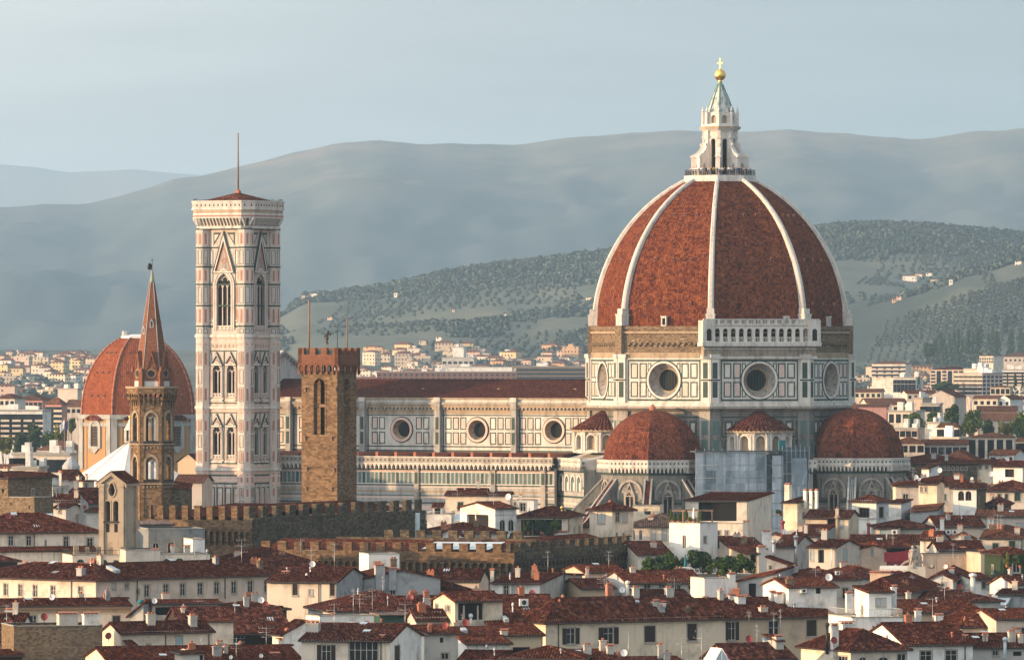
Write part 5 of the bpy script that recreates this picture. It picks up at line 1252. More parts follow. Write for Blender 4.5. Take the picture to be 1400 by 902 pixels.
# ------------------------------------------------------------------ houses
PER = 0.36
def slope(mb, p0, p1, t0, t1, m=0, h=0.085, ribs=True):
    """one roof slope: eave p0 -> p1, top t0 -> t1, laid with rows of half round tiles"""
    p0, p1, t0, t1 = map(Vector, (p0, p1, t0, t1)); e = p1-p0; L = e.length; e /= L
    x0, x1 = (t0-p0).dot(e), (t1-p0).dot(e); s = (t0-p0)-e*x0; V = s.length; s /= V; n = e.cross(s)
    if n.z < 0: n = -n
    wob = lambda p: Vector((0, 0, .09*MN.noise(Vector((p.x*.28+sd_, p.y*.28, .5)))+.03*MN.noise(Vector((p.x*1.3+sd_, p.y*1.3, 2.5)))))
    sd_ = L*7.3
    ou, ov = rnd.uniform(0, 400), rnd.uniform(0, 400); ou = round(ou/PER)*PER
    def vt(x):
        v = V
        if x0 > 1e-6: v = min(v, V*x/x0)
        if L-x1 > 1e-6: v = min(v, V*(L-x)/(L-x1))
        return max(0.0, v)
    if not ribs:
        mb.face([p0, p1, t1, t0], m, uv=[(ou, ov), (ou+L, ov), (ou+x1, ov+V), (ou+x0, ov+V)]); return
    prof = ((0, 0), (.14, 1), (.5, 1.25), (.64, 0)); pts = []; k = 0
    while k*PER < L:
        for f, hh in prof:
            x = (k+f)*PER
            if x < L: pts.append((x, hh*h))
        k += 1
    pts.append((L, 0)); xs = [q[0] for q in pts]
    for xb in (x0, x1):
        if 1e-3 < xb < L-1e-3 and min(abs(xb-x) for x in xs) > 1e-3: pts.append((xb, h*.5))
    pts.sort()
    for (xa, ha), (xb, hb) in zip(pts, pts[1:]):
        va, vb = vt(xa), vt(xb)
        if va < 1e-3 and vb < 1e-3: continue
        q = [p0+e*xa+n*ha, p0+e*xb+n*hb]; uv = [(ou+xa, ov), (ou+xb, ov)]
        if vb > 1e-3: q.append(p0+e*xb+s*vb+n*hb); uv.append((ou+xb, ov+vb))
        if va > 1e-3: q.append(p0+e*xa+s*va+n*ha); uv.append((ou+xa, ov+va))
        mb.face([a_+wob(a_) for a_ in q], m, uv=uv)
def cap(mb, a, b, m=0, r=.17):                              # ridge or hip tiles
    a, b = Vector(a), Vector(b); n = max(1, int((b-a).length/.55))
    for i in range(n): mb.tube(a+(b-a)*(i/n), a+(b-a)*((i+1)/n+.02), r, 5, m, r*.82, smooth=False)

WCACHE = {}
SHUT = {'b': 'shb', 'g': 'shg', 'w': 'shw', 'l': 'shl', 't': 'teal'}
def win_mesh(w, h, st):
    key = (round(w*12), round(h*12), st)
    if key in WCACHE: return WCACHE[key]
    pl = PL((0,0), (1,0), (0,-1)); fr = MB(); gl = MB(); sh = None
    arched = st[0] == 'a'
    if st[0] == 'v': poly(gl, pl, rect(-w/2, w/2, 0, h), -.5, -.45, 0)
    elif arched:
        o = arch(0, 0, w, h-w/2, 6); i = arch(0, .08, w-.16, h-w/2, 6); ringpoly(fr, pl, o, i, -.18, -.08, 0); poly(gl, pl, i, -.2, -.15, 0); slab(fr, pl, -.03, .03, .08, h-.1, -.16, -.1, 0)
    else:
        frame(fr, pl, -w/2, w/2, 0, h, .07, -.18, -.08, 0); poly(gl, pl, rect(-w/2+.06, w/2-.06, .06, h-.06), -.2, -.15, 0)
        n = max(2, round(w/.7))
        for j in range(1, n): slab(fr, pl, -w/2+j*w/n-.035, -w/2+j*w/n+.035, .07, h-.07, -.17, -.09, 0)
        if h > 1.3: slab(fr, pl, -w/2+.07, w/2-.07, h*.62, h*.62+.05, -.17, -.1, 0)
    if st[0] != 'v' and not arched: frame(fr, pl, -w/2-.13, w/2+.13, -.02, h+.13, .13, 0, .045, 1); slab(fr, pl, -w/2-.12, w/2+.12, -.14, -.02, 0, .14, 1)
    kind = st[1:2]
    if len(st) > 1 and kind in SHUT:
        sh = []
        if st[0] == 's':                                    # two leaves folded back on the wall
            for s in (-1, 1):
                sh.append(MB()); u0, u1 = (s*w/2, s*w) if s > 0 else (-w, -w/2); slab(sh[-1], pl, u0+.03, u1-.03, .0, h, .02, .07, 0)
                for j in range(int(h/.16)): slab(sh[-1], pl, u0+.1, u1-.1, .06+j*.16, .14+j*.16, .07, .09, 0)
        else:                                               # closed
            for s in (-1, 1):
                sh.append(MB()); u0, u1 = (0, w/2) if s > 0 else (-w/2, 0); slab(sh[-1], pl, u0+.015, u1-.015, .03, h-.03, -.08, -.02, 0)
                for j in range(int((h-.2)/.16)): slab(sh[-1], pl, u0+.08, u1-.08, .1+j*.16, .18+j*.16, -.02, .0, 0)
    r = (fr.mesh('window', [M['framed' if 'k' in st else 'frame'], M['sill']]) if fr.f else None, gl.mesh('pane', M['void' if st[0] == 'v' else 'glass']), [q.mesh('shutter', M[SHUT[kind]]) for q in sh or ()])
    WCACHE[key] = r; return r
def put_window(parent, pl, u, z, w, h, st, rz, d=0.0):
    f, g, s = win_mesh(w, h, st); p = pl.p(u, z, d)
    if f is None: return link('opening', g, parent, p, rz)
    o = link('window', f, parent, p, rz); link('pane', g, o)
    for q in s: link('shutter', q, o)
    return o
def facade(mb, pl, W, z0, z1, wins, m, parent, rz, thick=.25):
    """wall with real openings; wins = (u, z, w, h, style)"""
    ws = sorted(wins, key=lambda t: t[1]); bands = []
    for t in ws:
        if t[1] < z0+.05 or t[1]+t[3] > z1-.02 or t[0]-t[2]/2 < .05 or t[0]+t[2]/2 > W-.05: put_window(parent, pl, *t, rz, .16); continue
        for b in bands:
            if t[1] < b[1] and t[1]+t[3] > b[0]:
                if any(abs(t[0]-q[0]) < (t[2]+q[2])/2+.03 for q in b[2]): put_window(parent, pl, *t, rz, .16)
                else: b[0] = min(b[0], t[1]); b[1] = max(b[1], t[1]+t[3]); b[2].append(t)
                break
        else: bands.append([t[1], t[1]+t[3], [t]])
    bands.sort(); cuts = [z0]; ok = []
    for b in bands:
        if ok and b[0] < ok[-1][1]:
            for t in b[2]: put_window(parent, pl, *t, rz, .16)
            continue
        ok.append(b)
    for a, b in zip(ok, ok[1:]): cuts.append((a[1]+b[0])/2)
    cuts.append(z1)
    if not ok: wall(mb, pl, 0, W, z0, z1, [], thick, m); return
    for b, za, zb in zip(ok, cuts, cuts[1:]):
        hs = []
        for t in b[2]:
            u, z, w, h, st = t
            hs.append(arch(u, z, w, z+h-w/2, 6) if st[0] == 'a' else rect(u-w/2, u+w/2, z, z+h)); put_window(parent, pl, *t, rz)
        fix = [h if len(h) > 4 else [h[0], h[1], h[2], h[3]] for h in hs]
        wall(mb, pl, 0, W, za, zb, fix, thick if all(t[4][0] != 'v' for t in b[2]) else .5, m)

DISH = {}
def dish_mesh(r, c):
    key = (round(r*20), c)
    if key not in DISH:
        mb = MB(); prev = None; n = 14
        for i in range(4):
            q = r*i/3; ring = [Vector((q*cos(2*pi*k/n), -.28*r*(q/r)**2, q*1.08*sin(2*pi*k/n))) for k in range(n)]
            if prev:
                for k in range(n):
                    j = (k+1) % n
                    mb.face([prev[k], prev[j], ring[j], ring[k]] if i > 1 else [Vector((0,0,0)), ring[j], ring[k]], 0, smooth=True)
            prev = ring
        mb.tube((0,-.1*r,-r*.9), (0,-.95*r,-.25*r), .025, 4, 1); mb.box(-.06,.06,-1.02*r,-.86*r,-.3*r,-.16*r, 1); mb.tube((0,.03,-.1), (0,.2,-r*1.7), .035, 5, 1)
        DISH[key] = mb.mesh('satellite_dish', [M['dishw' if c == 'w' else 'dishr'], M['iron']])
    return DISH[key]
ANT = {}
def ant_mesh(h):
    k = round(h*2)
    if k not in ANT:
        mb = MB(); r = random.Random(k); mb.tube((0,0,-1), (0,0,h), .028, 5)
        for z in (h*.96, h*.74, h*.5)[:r.choice((2, 3))]:
            a = r.uniform(-.5, .5); L = r.uniform(.6, 1.1); dx, dy = cos(a), sin(a)
            mb.tube((-L*dx,-L*dy,z), (L*dx,L*dy,z), .018, 4)
            for t in range(5): f = -L+2*L*t/4; mb.tube((f*dx, f*dy, z-.0), (f*dx, f*dy, z+.28), .012, 3); mb.tube((f*dx+.2*dy, f*dy-.2*dx, z), (f*dx-.2*dy, f*dy+.2*dx, z), .012, 3)
        ANT[k] = mb.mesh('antenna', M['steel'])
    return ANT[k]

HOUSES = []; SPAN = []
_wall = wall
def house(label, px0, px1, pe, pr, Y, d=None, ps=None, a=-14, roof='gable', wall='cream', tile=None, F=(), S=(), E=(), over=.5, name='house', cat='house', group=None, swall=None, ribs=True, sill_band=None):
    if ps is None and Y < 1010 and abs(a) < 11: a = 14
    if -27 < a < 0: a *= .5
    a = R(a); ca, sa = cos(a), sin(a); k0, k1 = (px0-700)/FPX, (px1-700)/FPX
    if a < 0:
        NX_, NY = k1*Y, Y; w = (NX_-k0*Y)/(ca-k0*sa); AX, AY = NX_-w*ca, Y-w*sa
        if ps is not None: ks = (ps-700)/FPX; d = (ks*Y-NX_)/(-sa-ks*ca)
    else:
        AX, AY = k0*Y, Y; w = (k1*Y-AX)/(ca-k1*sa)
        if ps is not None: ks = (ps-700)/FPX; d = (AX-ks*Y)/(sa+ks*ca)
    d = max(3.0, min(d or 10.0, 45.0)); w = max(w, 1.5)
    root = thing(name, label, cat, (AX, AY, 0), a, group)
    ze = wz(pe, Y); Ym = Y + d*.5*ca; zr = wz(pr, Ym) if pr is not None else ze
    root['_px'] = (px0+px1)/2
    HOUSES.append((label, AX+w/2*ca-d/2*sa, AY+w/2*sa+d/2*ca, max(w, d)/2, root)); SPAN.append((min(px0, ps or px0), max(px1, ps or px1), pe + (46 if 'palazzo' in label else 24), Y))
    tl = M[tile or rnd.choice(TILES)]; wm_ = M[wall]; sm_ = M[swall] if swall else wm_
    Yu = lambda u: AY + u*sa
    q_ = random.Random(int(px0*17+pe*3)); au, asd = [], []
    if not F and roof not in ('flat',) and w > 4.5:
        n = max(1, int(w/3.2)); au = [((j+.5)*w/n+q_.uniform(-.4, .4), ze-q_.uniform(2.6, 3.0), q_.choice((.9, 1.0, 1.1)), q_.choice((1.3, 1.6)), q_.choice(('d', 'd', 'cb', 'cg', 'cw', 'sb'))) for j in range(n) if q_.random() < .75]
    if not S and a != 0 and roof != 'flat' and 5 < d < 22 and q_.random() < .75: asd = [(q_.uniform(.25, .75)*d, ze-q_.uniform(2.4, 4.0), .8, 1.2, q_.choice(('d', 'd', 'cb', 'cw')))]
    fw = list(au)
    for pxc, pyt, wp, hp, st in F:
        k = (pxc-700)/FPX; u = (k*AY-AX)/(ca-k*sa); yy = Yu(u); sc_ = yy/FPX
        fw.append((u, wz(pyt+hp, yy), wp*sc_/max(.5, ca), hp*sc_, st))
    sw = list(asd)
    for pxc, pyt, wp, hp, st in S:
        k = (pxc-700)/FPX
        if a < 0: BX, BY = AX+w*ca, AY+w*sa; v = (k*BY-BX)/(-sa-k*ca)
        else: v = (AX-k*AY)/(sa+k*ca)
        yy = (AY+(w*sa if a < 0 else 0))+v*ca; sc_ = yy/FPX
        sw.append((v if a < 0 else d-v, wz(pyt+hp, yy), wp*sc_/max(.35, abs(sa)), hp*sc_, st))
    rise = zr-ze; mb = MB()
    # heights of the four wall tops
    pitch = rise/(d/2) if roof in ('gable', 'hip', 'pyr') else (rise/(w/2) if roof == 'gablef' else rise/max(d, 1) if roof == 'shed' else 0)
    zt = ze + max(0.0, pitch)*over if roof not in ('flat', 'shedl', 'shedr') else ze
    fpl, rpl, lpl, bpl = PL((0,0),(1,0),(0,-1)), PL((w,0),(0,1),(1,0)), PL((0,d),(0,-1),(-1,0)), PL((w,d),(-1,0),(0,1))
    facade(mb, fpl, w, 0, zt, fw, 0, root, 0)
    for pl, rz, wins in ((rpl, pi/2, sw if a < 0 else ()), (lpl, -pi/2, sw if a >= 0 else ())): facade(mb, pl, d, 0, zt, wins, 1, root, rz)
    _wall(mb, bpl, 0, w, 0, zt, [], .2, 0)
    rb = MB(); o = over; vo = .28
    def soffit(q): rb.face([Vector(p)-Vector((0,0,.16)) for p in q][::-1], 1)
    def gut(p, q): rb.tube(Vector(p)+Vector((0,0,-.06)), Vector(q)+Vector((0,0,-.06)), .09, 5, 2, smooth=False)
    if roof == 'gable':
        top = ze+rise; e0, e1, b0, b1 = (-vo,-o,ze), (w+vo,-o,ze), (-vo,d+o,ze), (w+vo,d+o,ze); t0, t1 = (-vo,d/2,top), (w+vo,d/2,top)
        slope(rb, e0, e1, t0, t1, ribs=ribs); slope(rb, b1, b0, t1, t0, ribs=ribs); cap(rb, t0, t1)
        soffit((e0, e1, t1, t0)); soffit((b1, b0, t0, t1)); gut(e0, e1); gut(b0, b1)
        for x, s in ((w+vo, 1), (-vo, -1)):
            for y0, y1, z0, z1 in ((-o, d/2, ze, top), (d/2, d+o, top, ze)):
                q = [(x,y0,z0-.16),(x,y1,z1-.16),(x,y1,z1+.06),(x,y0,z0+.06)]; rb.face(q if s > 0 else q[::-1], 0)
        zt2 = ze+rise-.1
        mb.face([(w,0,zt),(w,d,zt),(w,d/2,zt2)], 1); mb.face([(0,d,zt),(0,0,zt),(0,d/2,zt2)], 1)
    elif roof == 'gablef':
        top = ze+rise; e0, e1, b0, b1 = (-o,-vo,ze), (-o,d+vo,ze), (w+o,-vo,ze), (w+o,d+vo,ze); t0, t1 = (w/2,-vo,top), (w/2,d+vo,top)
        slope(rb, e1, e0, t1, t0, ribs=ribs); slope(rb, b0, b1, t0, t1, ribs=ribs); cap(rb, t0, t1); soffit((e1, e0, t0, t1)); soffit((b0, b1, t1, t0)); gut(e0, e1); gut(b0, b1)
        for x0, x1, z0, z1 in ((-o, w/2, ze, top), (w/2, w+o, top, ze)): rb.face([(x0,-vo,z0-.16),(x1,-vo,z1-.16),(x1,-vo,z1+.06),(x0,-vo,z0+.06)], 0)
        mb.face([(0,0,zt),(w,0,zt),(w/2,0,top-.1)], 0); mb.face([(w,d,zt),(0,d,zt),(w/2,d,top-.1)], 0)
    elif roof in ('hip', 'pyr'):
        c = [(-o,-o,ze), (w+o,-o,ze), (w+o,d+o,ze), (-o,d+o,ze)]; top = ze+rise
        if roof == 'pyr' or abs(w-d) < .8: t = [(w/2,d/2,top)]*4
        elif w > d: t = [(d/2-o*.0,d/2,top), (w-d/2,d/2,top), (w-d/2,d/2,top), (d/2,d/2,top)]
        else: t = [(w/2,w/2,top), (w/2,w/2,top), (w/2,d-w/2,top), (w/2,d-w/2,top)]
        for i in range(4):
            j = (i+1) % 4
            slope(rb, c[i], c[j], t[i], t[j], ribs=ribs); soffit((c[i], c[j], t[j], t[i]) if t[i] != t[j] else (c[i], c[j], t[i])); gut(c[i], c[j]); cap(rb, c[i], t[i])
        if t[0] != t[1]: cap(rb, t[0], t[1])
        if t[1] != t[2]: cap(rb, t[1], t[2])
    elif roof == 'shed':
        top = ze+rise; e0, e1, t0, t1 = (-vo,-o,ze), (w+vo,-o,ze), (-vo,d+.1,top), (w+vo,d+.1,top)
        slope(rb, e0, e1, t0, t1, ribs=ribs); soffit((e0, e1, t1, t0)); gut(e0, e1); cap(rb, t0, t1)
        for x, s in ((w+vo, 1), (-vo, -1)):
            q = [(x,-o,ze-.16),(x,d+.1,top-.16),(x,d+.1,top+.06),(x,-o,ze+.06)]; rb.face(q if s > 0 else q[::-1], 0)
        mb.face([(w,0,zt),(w,d,zt),(w,d,top-.1)], 1); mb.face([(0,d,zt),(0,0,zt),(0,d,top-.1)], 1); mb.face([(w,d,zt),(0,d,zt),(0,d,top-.1),(w,d,top-.1)], 0)
    elif roof in ('shedr', 'shedl'):                        # slopes down to the right / left, seen from the front
        top = zr; lo, hi = (w+o, -.1) if roof == 'shedr' else (-o, w+.1); e0, e1, t0, t1 = (lo,-vo,ze), (lo,d+vo,ze), (hi,-vo,top), (hi,d+vo,top)
        if roof == 'shedr': slope(rb, e0, e1, t0, t1, ribs=ribs); soffit((e0, e1, t1, t0))
        else: slope(rb, e1, e0, t1, t0, ribs=ribs); soffit((e1, e0, t0, t1))
        gut(e0, e1); cap(rb, t0, t1)
        q = [(lo,-vo,ze-.16),(hi,-vo,top-.16),(hi,-vo,top+.06),(lo,-vo,ze+.06)]; rb.face(q if lo < hi else q[::-1], 0)
        if roof == 'shedr': mb.face([(0,0,zt),(w,0,zt),(0,0,top-.1)], 0); mb.face([(0,d,zt),(0,0,zt),(0,0,top-.1),(0,d,top-.1)], 1)
        else: mb.face([(0,0,zt),(w,0,zt),(w,0,top-.1)], 0); mb.face([(w,0,zt),(w,d,zt),(w,d,top-.1),(w,0,top-.1)], 1)
    else:
        mb.face([(0,0,ze-.9),(w,0,ze-.9),(w,d,ze-.9),(0,d,ze-.9)], 0)
        for pl, L in ((fpl, w), (rpl, d), (lpl, d), (bpl, w)):
            mb.face([pl.p(0,ze-.9,-.25), pl.p(0,ze,-.25), pl.p(L,ze,-.25), pl.p(L,ze-.9,-.25)], 0)
            slab(rb, pl, -.08, L+.08, ze, ze+.1, -.33, .08, 3)
    mb.build('wall', [wm_, sm_], root)
    ro = rb.build('roof', [tl, M['soffit'], M['gutter'], M['sill']], root)
    def loc(px, f):
        k = (px-700)/FPX; y = f*d; x = (k*(AY+y*ca)-AX+y*sa)/(ca-k*sa); return x, y, AY+x*sa+y*ca
    for e in E:
        t = e[0]
        if t == 'ch':
            px, pt, pb, wp, mt = e[1:6]; f = e[6] if len(e) > 6 else .4; x, y, yw = loc(px, f); hw = wp*yw/FPX/2; zt_, zb = wz(pt, yw), wz(pb, yw); cb = MB()
            cb.box(x-hw, x+hw, y-hw*.8, y+hw*.8, zb-1.6, zt_-.3, 0); cb.box(x-hw-.07, x+hw+.07, y-hw*.8-.07, y+hw*.8+.07, zt_-.3, zt_-.18, 0)
            n = max(1, round(hw*2/.5))
            for j in range(n):
                c = x-hw+(j+.5)*2*hw/n; cb.box(c-.16, c+.16, y-.2, y+.2, zt_-.18, zt_-.02, 1)
            cb.face([(x-hw-.1,y-hw,zt_), (x+hw+.1,y-hw,zt_), (x+hw+.1,y,zt_+.16), (x-hw-.1,y,zt_+.16)], 1); cb.face([(x-hw-.1,y,zt_+.16), (x+hw+.1,y,zt_+.16), (x+hw+.1,y+hw,zt_), (x-hw-.1,y+hw,zt_)], 1)
            cb.build('chimney', [M[mt], M['terra']], ro)
        elif t == 'pipe':
            px, pt, pb, rp_, mt = e[1:6]; f = e[6] if len(e) > 6 else .4; x, y, yw = loc(px, f); r = rp_*yw/FPX; cb = MB(); z1 = wz(pt, yw)
            cb.tube((x,y,wz(pb, yw)-1.2), (x,y,z1-.5), r, 8); cb.tube((x,y,z1-.5), (x,y,z1-.15), r*1.5, 8, r1=r*1.6); cb.tube((x,y,z1-.15), (x,y,z1), r*1.6, 8, r1=r*.4); cb.build('flue_pipe', M[mt], ro)
        elif t == 'dish':
            px, py, rp_, c = e[1:5]; f = e[5] if len(e) > 5 else .3; x, y, yw = loc(px, f); o_ = link('satellite_dish', dish_mesh(rp_*yw/FPX*1.05, c), ro, (x, y, wz(py, yw))); o_.rotation_euler = (R(-18), 0, -a + R(rnd.uniform(-25, 25)))
        elif t == 'ant':
            px, pt, pb = e[1:4]; f = e[4] if len(e) > 4 else .3; x, y, yw = loc(px, f); z0, z1 = wz(pb, yw), wz(pt, yw); o_ = link('antenna', ant_mesh(max(1.0, z1-z0)), ro, (x, y, z0)); o_.rotation_euler = (0, 0, rnd.uniform(0, 3))
        elif t == 'sky':
            px, py, wp, hp = e[1:5]; f = e[5] if len(e) > 5 else .25; x, y, yw = loc(px, f); hw = wp*yw/FPX/2; z = wz(py, yw); dz = hp*yw/FPX; cb = MB(); run = dz/max(.2, abs(pitch) or .3)
            q = [Vector((x-hw,y,z)), Vector((x+hw,y,z)), Vector((x+hw,y+run,z+dz)), Vector((x-hw,y+run,z+dz))]; up = Vector((0,0,.2))
            cb.face([p+up for p in q], 1)
            for i in range(4): j = (i+1) % 4; cb.face([q[i]-up, q[j]-up, q[j]+up, q[i]+up], 0)
            cb.build('roof_window', [M['lead'], M[e[6]] if len(e) > 6 else M['bluesheet']], ro)
        elif t == 'ac':
            px, py, wp = e[1:4]; f = e[4] if len(e) > 4 else -.02; x, y, yw = loc(px, f); hw = wp*yw/FPX/2; z = wz(py, yw); cb = MB(); cb.box(x-hw, x+hw, y-.25, y+.25, z-hw*.8, z+hw*.8, 0)
            p2 = PL((x, y-.25), (1,0), (0,-1)); poly(cb, p2, circ(0, z, hw*.55, 12), 0, .02, 1); cb.box(x-hw-.05, x+hw+.05, y-.3, y+.3, z-hw*.8-.08, z-hw*.8, 1); cb.build('air_conditioner', [M['ac'], M['iron']], root)
        elif t == 'dorm':
            px, pt, pb, wp = e[1:5]; f = e[5] if len(e) > 5 else .25; mt = e[6] if len(e) > 6 else 'white'; x, y, yw = loc(px, f); hw = wp*yw/FPX/2; z0, z1 = wz(pb, yw), wz(pt, yw); cb = MB()
            cb.box(x-hw, x+hw, y, y+3.0, z0-.8, z1-.35, 0); p2 = PL((x, y), (1,0), (0,-1)); poly(cb, p2, rect(-hw*.6, hw*.6, z0+.1, z1-.55), 0, .03, 2)
            do = cb.build('dormer', [M[mt], M['void'], M['glass']], ro); cb = MB(); slope(cb, (x-hw-.25,y-.35,z1-.4), (x+hw+.25,y-.35,z1-.4), (x-hw-.25,y+3,z1+.3), (x+hw+.25,y+3,z1+.3)); cb.face([(x-hw-.25,y-.35,z1-.5),(x+hw+.25,y-.35,z1-.5),(x+hw+.25,y-.35,z1-.38),(x-hw-.25,y-.35,z1-.38)], 0); cb.build('dormer_roof', tl, do)
        elif t == 'pipew':                                   # rain pipe on the front
            px, pt, pb = e[1:4]; x, y, yw = loc(px, 0); cb = MB(); cb.tube((x,-.12,wz(pb, yw)), (x,-.12,wz(pt, yw)), .07, 5); cb.build('rain_pipe', M['gutter'], root)
        elif t == 'band':                                    # moulding along the front
            py, th, out, mt = e[1:5]; z = wz(py, Y); cb = MB(); slab(cb, fpl, -.1, w+.1, z, z+th, 0, out, 0); cb.build('moulding', M[mt], root)
        elif t == 'lean':                                    # lean-to roof against the front
            p0_, p1_, py0, py1, out, wm2 = e[1:7]; x0, _, ya = loc(p0_, 0); x1, _, yb = loc(p1_, 0); cb = MB(); z0, z1 = wz(py1, Y), wz(py0, Y); slope(cb, (x0,-out-.4,z0), (x1,-out-.4,z0), (x0,-.02,z1), (x1,-.02,z1))
            cb.face([(x0,-out-.4,z0-.12),(x1,-out-.4,z0-.12),(x1,-out-.4,z0),(x0,-out-.4,z0)], 1); lo_ = cb.build('lean_to_roof', [tl, M['soffit']], root); cb = MB(); cb.box(x0+.2, x1-.2, -out, -.05, 0, z0-.03, 0); cb.build('lean_to_wall', M[wm2], root)
        elif t == 'post':
            px, pt, pb, wp, mt = e[1:6]; f = e[6] if len(e) > 6 else 0; x, y, yw = loc(px, f); hw = wp*yw/FPX/2; cb = MB(); cb.box(x-hw, x+hw, y-hw, y+hw, wz(pb, yw), wz(pt, yw)); cb.build('post', M[mt], root)
        elif t == 'rail':                                    # parapet railing of a roof terrace
            pt, pb = e[1:3]; z0, z1 = wz(pb, Y), wz(pt, Y); cb = MB()
            for (x0, y0), (x1, y1) in (((0,0),(w,0)), ((w,0),(w,d)), ((0,0),(0,d))):
                cb.tube((x0,y0,z1), (x1,y1,z1), .04, 4); n = max(2, int(math.hypot(x1-x0, y1-y0)/.35))
                for j in range(n+1): cb.tube((x0+(x1-x0)*j/n, y0+(y1-y0)*j/n, z0), (x0+(x1-x0)*j/n, y0+(y1-y0)*j/n, z1), .022, 3)
            cb.build('railing', M[e[3]] if len(e) > 3 else M['steel'], root)
    if roof in ('gable', 'hip', 'pyr', 'gablef'):           # chimneys, flues, aerials and dishes that every roof here carries
        ar = w*d; q = random.Random(int(px0*31+pe*7))
        def rz_(x, y):
            m_ = min(y, d-y) if roof == 'gable' else (min(x, w-x) if roof == 'gablef' else min(x, w-x, y, d-y)); return ze+max(0, pitch)*m_
        for kk in range(min(7, int(ar/38)+q.randint(0, 1))):
            x, y = q.uniform(.08, .92)*w, q.uniform(.1, .75)*d; z = rz_(x, y); t = q.random(); cb = MB()
            if t < .42:
                s = q.uniform(.25, .55); s2 = q.uniform(.25, .4); hh = q.uniform(.6, 1.3); cb.box(x-s, x+s, y-s2, y+s2, z-.6, z+hh, 0); cb.box(x-s-.08, x+s+.08, y-s2-.08, y+s2+.08, z+hh, z+hh+.1, 0)
                for j in range(max(1, int(s*2/.4))): c = x-s+(j+.5)*2*s/max(1, int(s*2/.4)); cb.box(c-.13, c+.13, y-.14, y+.14, z+hh+.1, z+hh+.38, 1)
                cb.build('chimney', [M[q.choice(('mould', 'tan', 'terra', 'tan', 'cement', 'rubble'))], M['terra']], ro)
            elif t < .6: cb.tube((x,y,z-.5), (x,y,z+q.uniform(.5, 1.4)), .1, 6); cb.tube((x,y,z+.5), (x,y,z+.75), .17, 6); cb.build('flue_pipe', M[q.choice(('terra', 'steel', 'lead'))], ro)
            elif t < .74: o_ = link('antenna', ant_mesh(q.choice((2, 2.5, 3, 3.5))), ro, (x, y, z)); o_.rotation_euler = (0, 0, q.uniform(0, 3))
            elif t < .79: o_ = link('satellite_dish', dish_mesh(q.choice((.32, .4, .45)), q.choice('wwr')), ro, (x, y, z+.6)); o_.rotation_euler = (R(-18), 0, -a+R(q.uniform(-30, 30)))
            elif roof in ('gable', 'hip') and x > 1.5 and x < w-1.5:
                s = .45; dz = .9*pitch; cb.box(x-s, x+s, y, y+.05, z-.1, z+.12, 0); cb.face([(x-s,y,z+.16), (x+s,y,z+.16), (x+s,y+.9,z+.16+dz), (x-s,y+.9,z+.16+dz)], 1); cb.build('roof_window', [M['lead'], M['bluesheet']], ro)
    return root
H = house
# --- far left
H('plain brown rubble stone block with a dark low roof at the far left edge', -40, 11, 653, 645, 1000, d=12, a=-30, wall='rubble', roof='hip', F=[(4, 668, 3, 5, 'v')])
H('flat topped brown rubble stone block in front of the green netted terrace', 10, 47, 680, None, 985, ps=73, a=-30, wall='rubble', roof='flat', F=[(15, 687, 2, 3, 'v'), (40, 691, 2, 4, 'v'), (17, 699, 2, 3, 'v'), (41, 701, 2, 3, 'v')], S=[(66, 699, 2, 3, 'v')], E=[('pipe', 34, 700, 707, 2.5, 'dishw', .0)])
H('white house with a red roof and a white gable behind the green netted terrace', 22, 50, 655, 646, 1085, ps=82, a=-32, wall='white', tile='tile_red', F=[(39, 657, 6, 9, 'cw'), (45, 657, 4, 9, 'cw')], E=[('ch', 82, 644, 655, 3, 'white', .9)])
H('white flat house whose roof terrace has a pale railing and potted plants', 51, 72, 665, None, 1060, ps=94, a=-28, wall='white', roof='flat', F=[(56, 668, 4, 7, 'd'), (63, 668, 4, 8, 'cl')], S=[(73, 668, 3, 7, 'd'), (79, 668, 3, 7, 'd'), (85, 667, 3, 8, 'd')], E=[('rail', 657, 665, 'bluesheet'), ('ch', 83, 645, 665, 3, 'pink', .8)])
H('small buff gabled house under the white pyramid roof', 103, 113, 657, None, 1180, d=8, ps=127, a=-40, wall='tan', roof='gablef', S=[(118, 661, 4, 7, 'd')], E=[('ch', 118, 648, 660, 3, 'tan', .5)])
H('long dark red roof with a grey end wall left of the bell gable', 93, 124, 675, 667, 1085, ps=141, a=-25, tile='tile_red', wall='tan', swall='cement')
H('low red roof with two aerials below the white railing terrace', 73, 117, 686, 676, 1045, ps=125, a=-20, tile='tile_red', wall='white', E=[('ant', 77, 668, 684), ('ant', 104, 678, 690)])
H('small white house with a low red roof and red dishes left of the bell gable', 73, 90, 694, 688, 1020, ps=112, a=-25, wall='white', tile='tile_red', F=[(81, 697, 3, 4, 'd')])
H('grey rendered gable with two dark red dishes beside the bell gable', 110, 118, 688, 672, 1012, ps=140, a=-35, wall='cement', roof='shedr', E=[('dish', 124, 686, 2.6, 'r', .0), ('dish', 116, 693, 2.4, 'r', -.05)])
H('low red roof with a blue water tank right before the bell gable', 118, 137, 699, 694, 990, d=8, a=-20, tile='tile_red', wall='mould')
